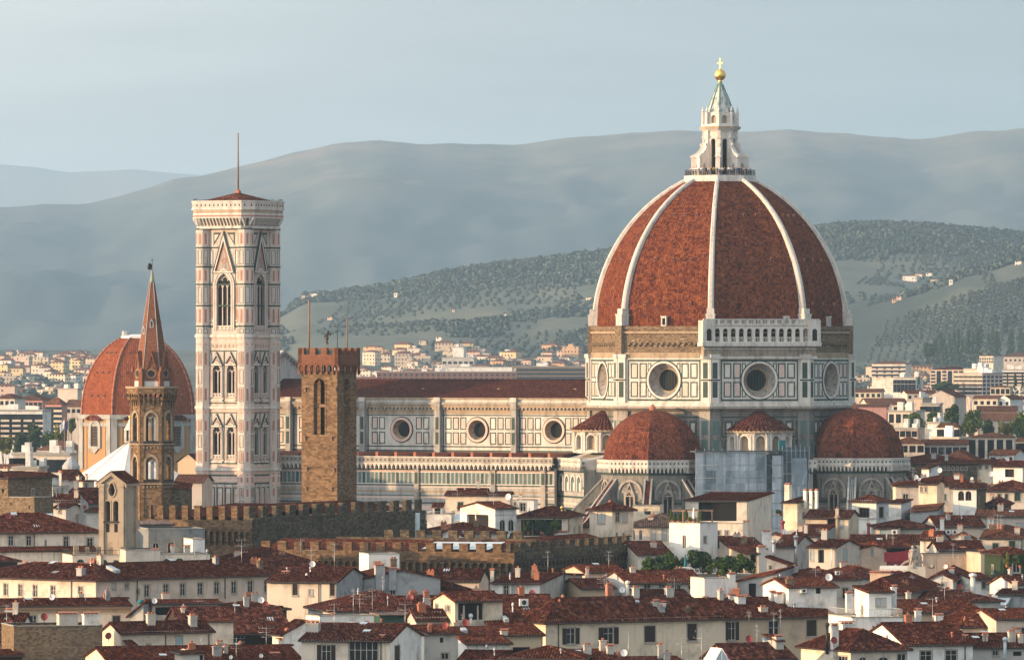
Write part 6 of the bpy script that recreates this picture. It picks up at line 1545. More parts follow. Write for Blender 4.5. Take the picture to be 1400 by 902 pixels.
# --- church range with the bell gable, and terraces
H('long cream church range with deep set windows and a big red roof', -45, 138, 728.5, 702, 950, d=15, a=-6, roof='hip', wall='pale', tile='tile_red',
  F=[(15, 732, 7, 14, 'd'), (39.5, 732, 7, 14, 'd'), (62.5, 737, 3.5, 12, 'a'), (90.5, 733, 7, 14, 'd'), (123, 735, 8, 14, 'd')], E=[('lean', -40, 128, 747.5, 753, 3.2, 'pale'), ('pipew', 46.5, 729, 748)])
H('cream terrace house with four arched doors and a row of stone piers', 99, 188, 759, None, 934, d=8, a=-4, roof='flat', wall='cream',
  F=[(110, 764, 10, 16, 'ag'), (126, 764, 10, 16, 'ag'), (142, 764.5, 10, 16, 'ag'), (158.5, 765, 10, 16, 'ag')],
  E=[('post', 104, 746, 758, 6.5, 'buff', .04), ('post', 119, 747, 758, 5.5, 'buff', .04), ('post', 135, 747, 758, 5.5, 'buff', .04), ('post', 151, 747.5, 758.5, 6, 'buff', .04), ('post', 168, 747.5, 758.5, 7.5, 'buff', .04), ('rail', 752, 758, 'iron')])
H('grey streaked wall with three arched openings behind the terrace', 203, 280, 723, None, 952, d=9, a=4, roof='flat', wall='cementd', F=[(213, 741, 9, 12, 'av'), (234, 740, 10, 18, 'av'), (257, 739, 10, 12, 'av')])
H('pale grey corrugated lean-to at the foot of the brown church tower', 186, 236, 717, 713, 962, d=6, a=3, roof='shed', wall='bluesheet', tile='tile_grey')
H('small white wall house with a dark parasol beside the lit battlements', 264, 280, 737, None, 946, d=7, a=3, roof='flat', wall='white')
H('low white terrace wall with two green arched doors', 219, 287, 758, None, 936, d=8, a=2, roof='flat', wall='pale', F=[(229, 763, 12, 12, 'ag'), (245.5, 762.5, 12, 12, 'ag')], E=[('ch', 236, 745, 758, 5, 'mould', .1), ('ch', 256, 746, 758, 8, 'mould', .15), ('pipe', 283, 750, 760, 1.3, 'steel', .1)])
H('grey rendered wall house with flat top right of the arched terrace', 172, 219, 752, None, 931, d=8, a=3, roof='flat', wall='mould', E=[('ch', 212, 750, 760, 8, 'tan', .05)])
H('small dark red hipped roof in front of the cream church range', -15, 24, 767, 759, 926, d=8, a=-8, roof='hip', wall='shb')
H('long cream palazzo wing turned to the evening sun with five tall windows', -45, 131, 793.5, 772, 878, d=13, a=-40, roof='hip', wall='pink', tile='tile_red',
  F=[(8, 797, 6, 17, 'd'), (28, 798, 6, 17, 'd'), (48, 799, 6, 17, 'd'), (72.5, 800, 6.5, 18, 'd'), (110, 801, 6.5, 18, 'd')], E=[('pipew', 98, 794, 822), ('ch', 35, 768, 776, 5, 'buff', .5), ('ch', 50, 769, 775, 4, 'terra', .5)])
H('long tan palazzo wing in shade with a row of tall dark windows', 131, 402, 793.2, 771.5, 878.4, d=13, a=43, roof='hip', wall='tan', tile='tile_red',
  F=[(156, 797, 4.5, 8, 'd'), (173.5, 796.5, 4.5, 8, 'd'), (188.5, 805, 4, 7, 'd'), (201, 799, 7, 17, 'd'), (227, 798, 7, 17, 'd'), (250, 797, 7, 17, 'd'), (274, 796, 7, 17, 'd'), (296.5, 795, 7, 17, 'd'), (320, 794, 7, 17, 'd'), (342.5, 793, 7, 17, 'd'), (365, 793, 7, 16, 'd')],
  E=[('pipew', 187, 793, 822), ('pipew', 307, 788, 818), ('sky', 161, 781, 9, 6, .15)])
H('big dark red hipped roof with a pale triangular dormer wall below the lit battlements', 292, 482, 786, 749, 935, d=30, a=12, roof='hip', wall='tan', tile='tile', E=[('dorm', 751, 768, 364, 10, .3)] if False else [])
# --- left foreground
H('cream house under a long low eave in front of the sunlit palazzo wing', -45, 178, 829.5, 819, 858, d=9, a=-10, roof='gable', wall='cream', tile='tile_red', E=[('band', 838, .35, .35, 'buff'), ('band', 834, .3, .55, 'woodp'), ('ant', 78, 805, 822), ('ant', 45, 806, 822), ('ant', 33, 806, 826), ('ant', 117, 812, 822)])
H('small white shed with a steep red roof and a teal barrel', 178, 196, 843, 822, 850, ps=212, a=-20, roof='shedl', wall='mould', S=[(203, 838, 5, 9, 'd')], tile='tile_red', E=[('pipe', 192.5, 819, 826, 3, 'teal', .3), ('dish', 211, 821, 3.6, 'w', -.1)])
H('dark open loggia with a white parapet below the tan palazzo wing', 208, 302, 825, 820, 853, d=8, a=6, roof='gable', wall='cream', tile='tile', F=[(255, 829, 84, 11, 'v')], E=[('post', 236, 828, 842, 1.2, 'tan', -.02), ('dish', 299, 821, 3.8, 'b', -.1) if False else ('ant', 272, 822, 832, .1)])
H('low red roof with a brown tile ridge and a red dish below the tan wing', 300, 392, 833, 822, 850, d=9, a=5, roof='hip', wall='shb', tile='tile_red', E=[('dish', 357, 820, 4.0, 'w', -.05), ('dish', 363, 826, 4.2, 'r', -.08)])
H('broad red roof spanned with wires and a little rounded dormer', 252, 398, 867, 830, 834, d=15, a=4, roof='gable', wall='shb', tile='tile', F=[(355, 870, 60, 14, 'v')], E=[('dorm', 845, 861, 10, .3) if False else ('dorm', 350, 846, 862, 10, .22, 'tan'), ('ant', 364, 855, 884, -.1), ('ant', 373, 860, 884, -.1), ('ch', 250, 829, 850, 5, 'cream', .4)])
H('plain cream plastered wall house in front of the broad wired roof', 268, 319, 849, 848, 818, d=6, a=6, roof='shed', wall='pale', tile='tile_red')
H('cream house with a sunlit gable, a red dish and a blue shuttered door', 165, 290, 866, 850.5, 806, ps=139, a=30, roof='gable', wall='cream', tile='tile_red',
  F=[(245, 869, 8, 16, 'cl'), (203, 880, 5, 10, 'd')], E=[('dish', 148.5, 869, 4.0, 'r', .35), ('pipe', 224, 851, 858, 1, 'iron', .2), ('pipew', 285, 866, 885), ('lean', 167, 180, 875, 882, 1.5, 'cream'), ('pipew', 226, 867, 890)])
H('brown stone block with tile edging and a white plastered chimney block', 19, 140, 856, None, 795, d=9, a=-5, roof='flat', wall='rubble', E=[('ch', 124, 837, 858, 21, 'white', .1), ('dish', 60.5, 843, 4.6, 'r', .15), ('ch', 92, 837, 853, 26, 'mould', .8)])
H('cream house with a dark red roof and red dish at the left edge', -40, 20, 878, 838, 825, d=14, a=-16, roof='gable', wall='white', tile='tile_red', F=[(7, 880, 14, 9, 'd')], E=[('dish', 11.5, 852, 4.0, 'r', .05), ('ch', 13, 832, 845, 10, 'bluesheet', .7), ('ant', 11, 850, 900, -.2)])
H('low lean-to roof at the left edge below the red dish', -40, 30, 896, 890, 790, d=6, a=-5, roof='shed', wall='shb', tile='tile_red')
H('foreground roof with orange chimney pots and a row of white dishes', 150, 412, 905, 884, 775, d=16, a=3, roof='gable', wall='cream', tile='tile_red',
  E=[('pipe', 257, 885, 899, 2.2, 'terra', .25), ('pipe', 265.5, 883, 892, 1.8, 'terra', .4), ('pipe', 303, 883, 896, 2.4, 'terra', .2), ('pipe', 328.5, 875, 886, 1.8, 'terra', .5), ('dish', 250, 891, 4.4, 'w', .2), ('dish', 316, 898, 2.6, 'w', .0), ('dish', 357, 896, 2.6, 'w', .0), ('ch', 375, 892, 902, 13, 'lead', .2), ('ant', 276, 870, 886, .5), ('ant', 323, 874, 900, .1)])
H('buff dormer wall with a wooden door low in the foreground', 252, 279, 893, 890, 771, d=6, a=5, roof='shedl', wall='mould', F=[(275.5, 895, 5, 12, 'vk')])
H('sunlit white stepped gable with orange chimney pots', 387, 418, 868, 848, 800, d=10, a=28, ps=383, roof='shedl', wall='white', tile='tile', E=[('pipe', 392, 857, 870, 2, 'terra', .1), ('ch', 383, 873, 885, 8, 'white', .1)])
# --- centre left
H('cream house with brown shutters, a rain pipe and a grey gable end', 365, 460, 795.5, 775.5, 868, ps=503, a=-22, roof='gable', wall='cream', swall='cement', tile='tile_red',
  F=[(403.5, 798, 7, 16, 'cb'), (425, 806, 4.5, 8, 'cw'), (454.5, 797, 6.5, 18, 'cb')], E=[('ch', 391, 781, 789, 10, 'bluesheet', .3), ('pipe', 419, 783, 789, 1, 'ac', .2), ('pipew', 436, 797, 841)])
H('weathered grey house with a stepped top and one tall window', 497, 602, 791, 777, 884, d=12, a=-3, roof='gablef', wall='cement', F=[(537, 797, 7, 16, 'd')], tile='tile_red', E=[('ch', 519, 771, 790, 13, 'cement', .0), ('ch', 536, 776, 790, 10, 'cement', .0)])
H('small white roof house before the row of little arches', 504, 546, 757, None, 915, d=6, a=4, roof='flat', wall='white', F=[(537, 769, 6, 8, 'd')], E=[('ch', 516, 768, 776, 9, 'terra', -.2)])
H('dark hipped roof spanned by wires right of the grey gable end', 457, 603, 836, 808, 846, d=16, a=8, roof='hip', wall='mould', tile='tile', E=[('ant', 483, 808, 838, -.1), ('ant', 492, 812, 838, -.1), ('ant', 509, 806, 838, -.1), ('pipe', 530, 814, 832, .6, 'steel', .1)])
H('dark brown roof below the small arches right of the grey house', 566, 675, 818, 793, 885, d=18, a=6, roof='hip', wall='tan', tile='tile')
H('long roof ridge patched with wires behind the little sunlit tower house', 545, 640, 838, 815, 852, d=14, a=10, roof='gable', wall='mould', tile='tile')
H('white flat roofed penthouse with a pink coping', 437, 511, 842, None, 815, ps=418, a=26, roof='flat', wall='white', E=[('ch', 455, 838, 845, 6, 'shb', .2)])
H('green sheeted building site behind the white penthouse', 520, 562, 840, 838, 832, d=5, a=0, roof='shed', wall='net', tile='tile_grey', ribs=False)
H('cream foreground house with a wide brown shuttered window and a glazed door', 412, 533, 876, 852.5, 766, ps=576, a=-24, roof='gable', wall='cream', swall='white', tile='tile', sill_band=None,
  F=[(446, 881, 13, 24, 'sb'), (497, 877, 40, 30, 'd')], S=[(543, 882, 11, 24, 'cb')], E=[('ch', 428, 849, 867, 18, 'mould', .25), ('dish', 502, 852, 3.6, 'r', .55), ('pipew', 521, 877, 902), ('ch', 523, 868, 874, 6, 'lead', .1)])
H('narrow white gabled house behind the glazed door house', 554, 580, 868, 858, 792, d=12, a=-4, roof='gablef', wall='white', tile='tile_grey', E=[('ant', 564, 872, 895, -.1)])
H('grey brown house with a small blue window and a skylight slab roof', 577, 632, 866, 857, 800, d=10, a=4, roof='shed', wall='mould', tile='tile_red', F=[(604, 871, 5, 7, 'v'), (608.5, 892, 10, 9, 'd')], E=[('ch', 587.5, 853, 863, 5, 'terra', .1), ('dish', 609, 855, 4.4, 'r', -.1)])
H('low grey dormer house with a white panelled roof light', 569, 620, 848, 833, 812, ps=561, a=22, roof='gable', wall='mould', tile='tile_red', E=[('sky', 594, 846, 28, 8, .1, 'white_roof')])
H('little cream tower house with a sunlit gable and an open loggia window', 622, 687, 822, 809, 812, ps=592.5, a=27, roof='gable', wall='yellow', tile='tile_red', F=[(644, 824, 35, 23, 'v')], S=[(597.5, 825, 4, 9, 'd'), (613.5, 827, 4, 9, 'd')],
  E=[('post', 634, 827, 847, 2, 'tan', .06), ('post', 653, 827, 847, 2, 'tan', .06), ('pipe', 643.5, 838, 847, 2.0, 'dishw', .02), ('ch', 653, 807, 812, 16, 'white', .6)])
H('ochre house with deep eaves in front of the little tower house', 622, 740, 869, 857, 803, d=12, a=9, roof='gable', wall='ochre', tile='tile_red', F=[(713, 884, 24, 16, 'v')], E=[('ch', 689, 860, 872, 9, 'mould', .0), ('sky', 636, 863, 7, 3, .1)])
H('red pitched roof stepping down right of the little tower house', 686, 742, 868, 842, 806, d=12, a=6, roof='shed', wall='ochre', tile='tile_red', E=[('sky', 693, 848, 6, 4, .55)])
H('low white shed with a curved red roof and a dark hole in its wall', 638, 697, 880, 870, 784, ps=628, a=20, roof='shed', wall='white', tile='tile_red', F=[(673, 878, 9, 6, 'v')])
H('foreground red roof with a flue pipe below the white shed', 628, 686, 902, 889, 762, d=10, a=-20, roof='gable', wall='white', tile='tile_red', E=[('pipe', 676, 884, 902, .9, 'steel', .2)])
H('low pyramid roof with orange ridge tiles in the foreground', 690, 795, 900, 883, 760, d=9, a=-14, roof='pyr', wall='ochre', tile='tile_red')
H('foreground roof with a white dish and squat chimneys below the yellow palazzo', 770, 850, 905, 888, 764, d=12, a=-4, roof='gable', wall='cream', tile='tile_red', E=[('dish', 853, 892, 4.6, 'w', -.1), ('ch', 834, 881, 893, 9, 'mould', .3), ('ch', 822, 882, 888, 6, 'terra', .5), ('ch', 846, 891, 899, 5, 'terra', .2)])
H('low roof edge with a tall brick chimney below the yellow palazzo', 850, 935, 906, 898, 768, d=9, a=0, roof='gable', wall='cream', tile='tile_red', E=[('ch', 903, 879, 899, 7, 'mould', .3), ('ch', 913, 893, 902, 8, 'terra', .2), ('ant', 959, 861, 902, 0), ('ant', 932, 874, 902, 0)])
# --- yellow palazzo
H('long yellow palazzo with dark shuttered windows and a bright left end', 746, 992, 851.5, 818, 832, ps=708, a=30, roof='hip', wall='yellow', tile='tile_red',
  F=[(780.5, 858, 12, 22, 'sb'), (832, 857, 14, 23, 'sb'), (888.5, 855, 15, 23, 'cb'), (946, 852, 13, 24, 'cb')],
  E=[('sky', 872, 824, 6, 2, .35), ('ch', 896, 820, 830, 9, 'mould', .3), ('ch', 906, 822, 834, 7, 'white', .25), ('pipe', 769.5, 812, 820, 1.6, 'terra', .5), ('pipe', 765, 818, 824, 1.2, 'terra', .4), ('pipew', 763, 852, 890), ('ch', 832.5, 797, 820, 8, 'terra', .8)])
H('right half of the long yellow palazzo with stained ochre plaster', 990, 1142, 845.5, 818, 853, d=16, a=28, roof='gable', wall='ochre', tile='tile_red',
  F=[(1000.5, 849.5, 10, 25, 'sb'), (1058, 848, 14, 26, 'd'), (1109.5, 847, 14, 23, 'cb')],
  E=[('ch', 1001, 812, 826, 9, 'white', .45), ('ch', 1012, 814, 830, 12, 'white', .35), ('ch', 987, 812, 826, 9, 'mould', .5), ('ch', 1056, 808, 823, 8, 'white', .4), ('ch', 1065, 810, 827, 10, 'white', .35), ('ch', 965, 816, 828, 7, 'terra', .5), ('ant', 1024, 837, 856, -.05), ('ant', 1058, 837, 878, -.1), ('ant', 1067, 834, 874, -.1)])
H('red roofed house behind the left end of the yellow palazzo', 675, 768, 844, 813, 850, d=16, a=10, roof='gable', wall='yellow', tile='tile_red', E=[('ac', 716, 823, 12, .2), ('pipe', 701, 823, 834, 1, 'ac', .1), ('ch', 709, 840, 848, 12, 'white', -.05)])
H('white house with grey stained gable and a maroon dish on its terrace', 673, 738, 797, 783, 893, ps=796, a=-20, roof='gable', wall='white', swall='mould', tile='tile_red', F=[(692, 799, 7, 16, 'd'), (702, 800, 3, 15, 'cw'), (711, 801, 8, 11, 'd')], S=[(782, 802, 6, 14, 'd')], E=[('dish', 728, 811, 4.6, 'r', -.1), ('pipe', 771.5, 779, 818, 1.2, 'iron', .2), ('ch', 673, 778, 800, 5, 'mould', .1)])
H('low shed roofs with a curved brick flue below the dark small arches', 795, 840, 804, 791, 905, d=12, a=4, roof='gable', wall='ochre', tile='tile', E=[('ant', 826, 790, 815, .1), ('ch', 803, 775, 800, 4, 'pink', .9)])
H('red roof with a pale sloping parapet and white dish below the dark arches', 800, 855, 782, 772, 935, d=12, a=-8, roof='gable', wall='orange', tile='tile_red', F=[(840, 784, 14, 5, 'v')], E=[('dish', 867, 786, 4.2, 'w', -.1)])
H('pale blue panelled house with a strip of windows under the roof garden', 859, 962, 797, 780, 905, d=14, a=3, roof='gable', wall='shw', tile='tile_red', F=[(885, 798, 9, 7, 'd'), (905, 798, 8, 6, 'd'), (925, 799, 12, 7, 'd'), (945, 799, 8, 7, 'd')], E=[('lean', 860, 935, 805, 811, 2.4, 'ochre'), ('pipe', 858, 793, 812, 2.2, 'pale', -.1), ('ant', 922, 790, 816, -.2), ('dish', 850.5, 806, 3.6, 'w', -.15)])
H('white garden wall house with a cream end beside the roof garden', 963, 1003, 790, None, 890, ps=944, a=22, roof='flat', wall='white', swall='pale', E=[('ch', 1000, 783, 800, 9, 'white', .0)])
H('sloping red roof over a grey stained wall with a dark doorway', 1008, 1062, 795, 777, 892, ps=1088, a=-16, roof='shedl', wall='cement', tile='tile_red', F=[(1028.5, 797, 10, 20, 'v')], E=[('dish', 1070.5, 800, 4.6, 'w', -.1), ('ch', 1006, 805, 818, 10, 'terra', -.1)])
# --- houses in front of the cathedral
H('sunlit cream house with a low red roof under the nave wall', 609, 655, 677, 671, 1190, d=12, a=-8, roof='gable', wall='cream', tile='tile_red', E=[('ch', 650, 664, 675, 30, 'orange', .8) if False else ('ant', 625, 668, 695, -.1), ('ant', 664, 670, 690, .3)])
H('cream house extension with a stacked second roof under the nave wall', 652, 697, 677, 672, 1180, d=12, a=-5, roof='gable', wall='cream', tile='tile_red', E=[('dish', 695, 679, 4, 'w', -.1)])
H('orange tiled top storey above the sunlit cream house', 625, 664, 671, 667.5, 1197, d=8, a=-6, roof='gable', wall='orange', tile='tile_red')
H('white villa with a sunlit gabled porch on posts and twin arches', 677, 706, 695, 686, 1060, ps=629, a=33, roof='gable', wall='white', tile='tile_red', F=[(687, 710, 8, 16, 'a'), (699, 710, 8, 16, 'a')], S=[(653, 703, 30, 19, 'v')],
  E=[('post', 637, 700, 722, 2, 'pale', .93), ('post', 651, 700, 722, 2, 'pale', .6), ('band', 704, .15, .1, 'wm')])
H('small white house with a dormer and solar panels left of the gabled porch', 584, 617, 703, None, 1095, d=8, a=-8, roof='flat', wall='white', E=[('dorm', 598, 690, 704, 13, .2), ('sky', 627, 713, 12, 9, .0), ('rail', 699, 703)])
H('white gabled house with dark red roofs behind the ruined merlons', 594, 634, 735, 721, 1030, d=14, a=-6, roof='gablef', wall='white', tile='tile_red', F=[(615, 724, 5, 4, 'v')])
H('plum red roof terraces below the gabled porch villa', 583, 690, 728, 714, 1048, d=12, a=4, roof='hip', wall='pink', tile='tile_red')
H('villa with a deep loggia of dark creeper under a brown hipped roof', 706, 776, 707, 692.5, 1066, ps=797, a=-22, roof='hip', wall='cream', tile='tile', F=[(740, 710, 56, 22, 'v')], S=[(785, 720, 3, 7, 'd'), (792, 718, 3, 9, 'd')], E=[('post', 716, 709, 735, 1.6, 'woodp', .03), ('post', 728, 709, 735, 1.6, 'woodp', .03), ('post', 744, 709, 735, 1.6, 'woodp', .03), ('ch', 768, 726, 736, 18, 'white', -.05), ('pipe', 768, 691, 700, 1.2, 'gold', .4), ('pipew', 778, 708, 735)])
H('small white attic house with one dark window behind the creeper loggia', 702, 730, 684, None, 1120, d=8, a=-10, roof='flat', wall='white', F=[(715, 687, 8, 12, 'd'), (704, 686, 4, 6, 'd')], E=[('ch', 712, 676, 686, 4, 'wm', .5)])
H('cream turret house with a pyramid roof and grey blinds', 806, 837, 698, 686.5, 1070, ps=866, a=-42, roof='pyr', wall='cream', tile='tile_red', F=[(822, 700, 9.5, 15, 'cw')], S=[(844.5, 699.5, 6, 14, 'd'), (854, 699, 6.5, 15, 'cw'), (843.5, 727, 3.5, 7, 'a'), (853, 727, 3.5, 7, 'a')], E=[('pipe', 834, 683, 690, 1.4, 'terra', .5)])
H('narrow wing with red roof left of the turret house', 796, 808, 720, 705, 1080, d=12, a=-20, roof='shed', wall='cream', tile='tile_red')
H('grey roofed house with pointed windows right of the turret house', 861, 942, 719.5, 702.5, 1110, d=20, a=-6, roof='hip', wall='cream', tile='tile_grey', F=[(866, 724, 4.5, 14, 'a'), (876, 724, 4.5, 14, 'a'), (893, 723, 5.5, 15, 'cw'), (908, 722, 5.5, 16, 'cw')])
H('low flat sunlit yellow block beneath the tribune window', 865, 902, 691.5, None, 1200, d=8, a=-12, roof='flat', wall='yellow', F=[(885, 695, 9, 8, 'v')])
H('low roof against the right end of the dark battlements', 872, 918, 758, 740, 1000, d=14, a=5, roof='gable', wall='pale', tile='tile', E=[('ant', 897, 748, 764, .2)])
H('white cubic house topped by a roof garden pergola', 915, 957, 715, None, 1005, ps=981, a=-36, roof='flat', wall='white', F=[(935.5, 731, 5, 18, 'a')], S=[(964, 733, 4, 9, 'd')], E=[('pipew', 970, 714, 760)] if False else [])
H('large white villa with a shaded roof loggia facing the street', 937, 1021, 684, 676, 1058, ps=1055, a=-20, roof='shed', wall='pale', tile='tile_red', F=[(981, 686, 52, 27, 'v'), (983, 725, 4.5, 7, 'd'), (993.5, 725, 4.5, 7, 'd')],
  E=[('post', 965, 685, 713, 2, 'pale', .02), ('post', 988, 685, 713, 2.2, 'woodp', .02), ('band', 714.5, .3, .25, 'pale'), ('ch', 1020, 712, 735, 8, 'tan', -.1)])
H('little cream house with dark red roof below the white villa loggia', 955, 1010, 745, 733, 1020, d=10, a=6, roof='gable', wall='white', tile='tile_red', E=[('pipe', 1009, 725, 745, 1.4, 'pale', .3), ('ant', 1011, 728, 750, -.1)])
H('red roof with a metal capped chimney tower below the white villa', 1000, 1046, 750, 735, 1005, d=14, a=-10, roof='gable', wall='tan', tile='tile', E=[('ch', 1048, 725, 748, 11, 'white', .2), ('ant', 1030, 722, 740, .3)])
H('house with a yellow awning and a green canopy beside the roof garden', 1018, 1036, 756, 748, 962, d=8, a=-8, roof='shed', wall='ochre', tile='tile', F=[(1030, 757, 8, 12, 'v')], E=[('ch', 1041, 746, 780, 11, 'mould', .0), ('pipe', 1058, 737, 760, 2.4, 'steel', .5)])
H('small grey gabled house with red roof and dark window right of the yellow awning', 1048, 1076, 772, 760, 945, ps=1082, a=-20, roof='shedr', wall='cement', tile='tile_red', F=[(1054, 773, 5, 6, 'd')])
H('pale yellow house with a tall chimney wall and three white flues', 1071, 1090, 687, 679, 1140, ps=1118, a=-38, roof='shed', wall='yellow', tile='tile', S=[(1098, 684, 4, 7, 'd'), (1105, 685, 2, 6, 'd'), (1110.5, 682.5, 3, 9, 'd'), (1099, 700, 4, 8, 'd')], E=[('ch', 1077.5, 661, 690, 8, 'pale', .9), ('ch', 1101, 669, 682, 4.5, 'white', .3), ('ch', 1109, 669, 682, 4, 'white', .3), ('ch', 1116.5, 669, 682, 4, 'white', .3)])
H('yellow house with a wide dark brown roof and a shaded balcony', 1101, 1160, 708, 697.5, 1050, ps=1174, a=-20, roof='gable', wall='yellow', tile='tile', F=[(1137, 708.5, 12, 10, 'v'), (1150, 709, 5, 12, 'cw')], S=[(1166, 706, 8, 22, 'v')])
H('white corner house with a red pyramid roof and grid windows', 1165, 1198, 686, 676.5, 1080, ps=1215, a=-33, roof='pyr', wall='white', tile='tile_red', F=[(1181.5, 694, 13, 14, 'dk')], S=[(1205, 693, 7, 15, 'dk')], E=[('band', 709.5, .25, .15, 'wm')])
H('plain white annex with sloping wall right of the white corner house', 1213, 1246, 690, None, 1090, d=10, a=-20, roof='shedr', wall='white') if False else H('plain white annex right of the white corner house', 1213, 1232, 687, 684, 1092, ps=1246, a=-18, roof='shed', wall='white', tile='tile_red')
H('grey gabled house with a round topped terracotta flue', 1080, 1117, 733, 717, 1035, ps=1164, a=-26, roof='gable', wall='cement', tile='tile_red', E=[('pipe', 1145, 704, 738, 2.6, 'buff', .2), ('dish', 1072, 727, 3.6, 'w', .0), ('pipe', 1070, 711, 728, 2.2, 'dishr', .4), ('ant', 1121, 722, 735, .1)])
H('red roof with a bent silver flue left of the grey gabled house', 1060, 1086, 747, 731, 1015, ps=1112, a=-22, roof='gable', wall='mould', tile='tile', E=[('pipe', 1088, 731, 766, 2.2, 'steel', .0), ('ant', 1066, 735, 750, .1)])
H('weathered grey house with pale blue shutters and a dark door', 1106, 1143, 748.5, 737.5, 985, ps=1177, a=-30, roof='gable', wall='mould', tile='tile', F=[(1110, 752, 4, 14, 'cl'), (1122.5, 751, 8, 18, 'v')], S=[(1155.5, 750, 5, 17, 'cl')], E=[('pipe', 1137, 748, 764, .7, 'ac', -.05), ('ant', 1133, 768, 790, -.3)])
H('small orange gabled house with one slit window', 1177, 1212, 750, 743.5, 992, d=9, a=-4, roof='gablef', wall='orange', tile='tile_red', F=[(1192.5, 750, 3, 9, 'd')])
H('low flat cream room with an air conditioner beside a red flue', 1197, 1222, 722, 719, 1045, ps=1242, a=-14, roof='shed', wall='cream', tile='tile', F=[(1210.5, 724, 13, 7, 'cl')], E=[('ac', 1223, 727, 8), ('pipe', 1187.5, 714, 737, 2.0, 'dishr', .2)])
H('long dark red roof behind the orange gabled house', 1165, 1262, 742, 731, 1030, d=10, a=-4, roof='gable', wall='mould', tile='tile')
H('brown roof over a red tarpaulin terrace', 1208, 1250, 748, 739, 1000, d=10, a=-4, roof='gable', wall='redcloth', tile='tile', F=[(1225, 749, 26, 8, 'v')])
H('long dark roof behind the white corner house', 1208, 1282, 722, 711, 1062, d=16, a=4, roof='hip', wall='mould', tile='tile')
# --- right
H('white tower house with two blind arches and a brown side', 1303, 1335, 667.5, 657, 1110, ps=1348, a=-24, roof='pyr', wall='white', swall='rubble', tile='tile', F=[(1314, 671, 8, 13, 'ak'), (1324, 671, 8, 13, 'ak')], E=[('pipe', 1307.5, 660, 672, 1.4, 'iron', .4)])
H('lemon yellow lit attic with three windows under a red roof', 1256, 1281, 662, 656, 1170, d=8, a=-30, roof='gable', wall='yellow', tile='tile_red', F=[(1260, 665, 3, 8, 'd'), (1266, 665, 3, 8, 'd')], ps=1288)
H('small white tower house with a pale tin roof amid dark red roofs', 1260, 1270, 640, 634, 1220, ps=1284, a=-40, roof='shed', wall='white', tile='tile_pale', S=[(1272, 642, 2.5, 4, 'v')])
H('large dark market roof with a row of shaded arches', 1214, 1336, 633, 621, 1330, d=22, a=-4, roof='hip', wall='dstone', tile='tile', F=[(1285+j*6, 637, 4, 6, 'av') for j in range(7)], E=[('sky', 1265, 629, 8, 2, .2), ('sky', 1290, 627, 5, 2, .3)])
H('long red roof behind the lemon yellow attic', 1225, 1352, 664, 650, 1200, d=18, a=-3, roof='hip', wall='tan', tile='tile', E=[('dish', 1252.5, 652, 3.0, 'w', .2), ('dish', 1355, 648, 3.6, 'w', .3), ('dish', 1285, 643, 3, 'w', .8), ('ch', 1308, 648, 656, 7, 'white', .3)])
H('house row with grey shutters under a long dark roof at the right edge', 1345, 1430, 671, 657, 1165, d=16, a=-4, roof='hip', wall='cream', tile='tile', F=[(1366, 675, 4, 8, 'cg'), (1376, 675, 4, 8, 'cg'), (1391, 673, 8, 12, 'cg')])
H('white gabled house with a wooden shutter front at the upper right', 1358, 1398, 638, 630, 1260, d=12, a=-30, roof='gable', ps=1420, wall='white', tile='tile_red', F=[(1380, 641, 12, 11, 'vk')])
H('yellow sunlit house front under a red roof far right of the market roof', 1333, 1372, 634, 628, 1330, d=10, a=-14, roof='gable', wall='yellow', tile='tile_red', F=[(1340, 636, 4, 5, 'd'), (1349, 636, 4, 5, 'd'), (1358, 636, 4, 5, 'd')])
H('brown hipped roof pavilion with white posts at the right', 1348, 1378, 690, 680, 1120, d=12, a=-14, roof='hip', wall='woodp', tile='tile', F=[(1354, 693, 6, 8, 'v'), (1363, 693, 6, 8, 'v')])
H('grey shed with an orange lit parapet left of the white tower house', 1244, 1282, 700, 692, 1085, ps=1306, a=-10, roof='shedl', wall='cement', tile='tile_pale')
H('cream house with dark green shutters and a white dish at the right edge', 1344, 1398, 735.5, 722, 1020, d=14, ps=1412, a=-10, roof='hip', wall='cream', tile='tile_pale', F=[(1361, 742, 7.5, 11, 'cg'), (1383.5, 739, 8, 14, 'cg')], E=[('dish', 1373, 749, 4.0, 'w', -.06), ('pipew', 1397, 736, 752)])
H('long orange terrace wall with square piers', 1262, 1342, 758, None, 985, d=6, a=-6, roof='flat', wall='orange', E=[('ant', 1303, 745, 775, -.1), ('ant', 1311, 760, 778, -.2), ('ch', 1341, 752, 762, 8, 'orange', .3)])
H('orange terrace wall end beside the dark creeper', 1341, 1378, 756, None, 980, d=7, a=-6, roof='flat', wall='orange')
H('cluster roof with white flues and cooling units', 1282, 1345, 720, 705, 1060, d=14, a=6, roof='gable', wall='tan', tile='tile', E=[('ch', 1288, 708, 728, 5, 'white', -.1), ('ac', 1296, 727, 7, -.1), ('ac', 1305, 727, 7, -.1), ('sky', 1316, 722, 10, 4, .1)])
H('pale low gabled sheds in front of the cluster of cooling units', 1298, 1330, 738, 727, 1035, d=10, a=-10, roof='gablef', wall='cream', tile='tile_pale', F=[(1323, 735, 8, 4, 'd')])
H('dark roof with small chimneys behind the orange terrace', 1284, 1345, 752, 739, 1010, d=12, a=4, roof='gable', wall='mould', tile='tile', E=[('ch', 1316, 748, 755, 7, 'mould', .1)])
H('cream gable with two small windows above the red tarpaulin', 1258, 1282, 738, 726, 1022, ps=1296, a=-30, roof='gable', wall='cream', tile='tile_red', S=[(1286, 738, 4, 5, 'd'), (1293, 731, 3, 6, 'd')])
H('dark creeper covered pavilion at the right edge', 1372, 1412, 758, 748, 965, d=9, a=-8, roof='hip', wall='creeper', tile='tile')
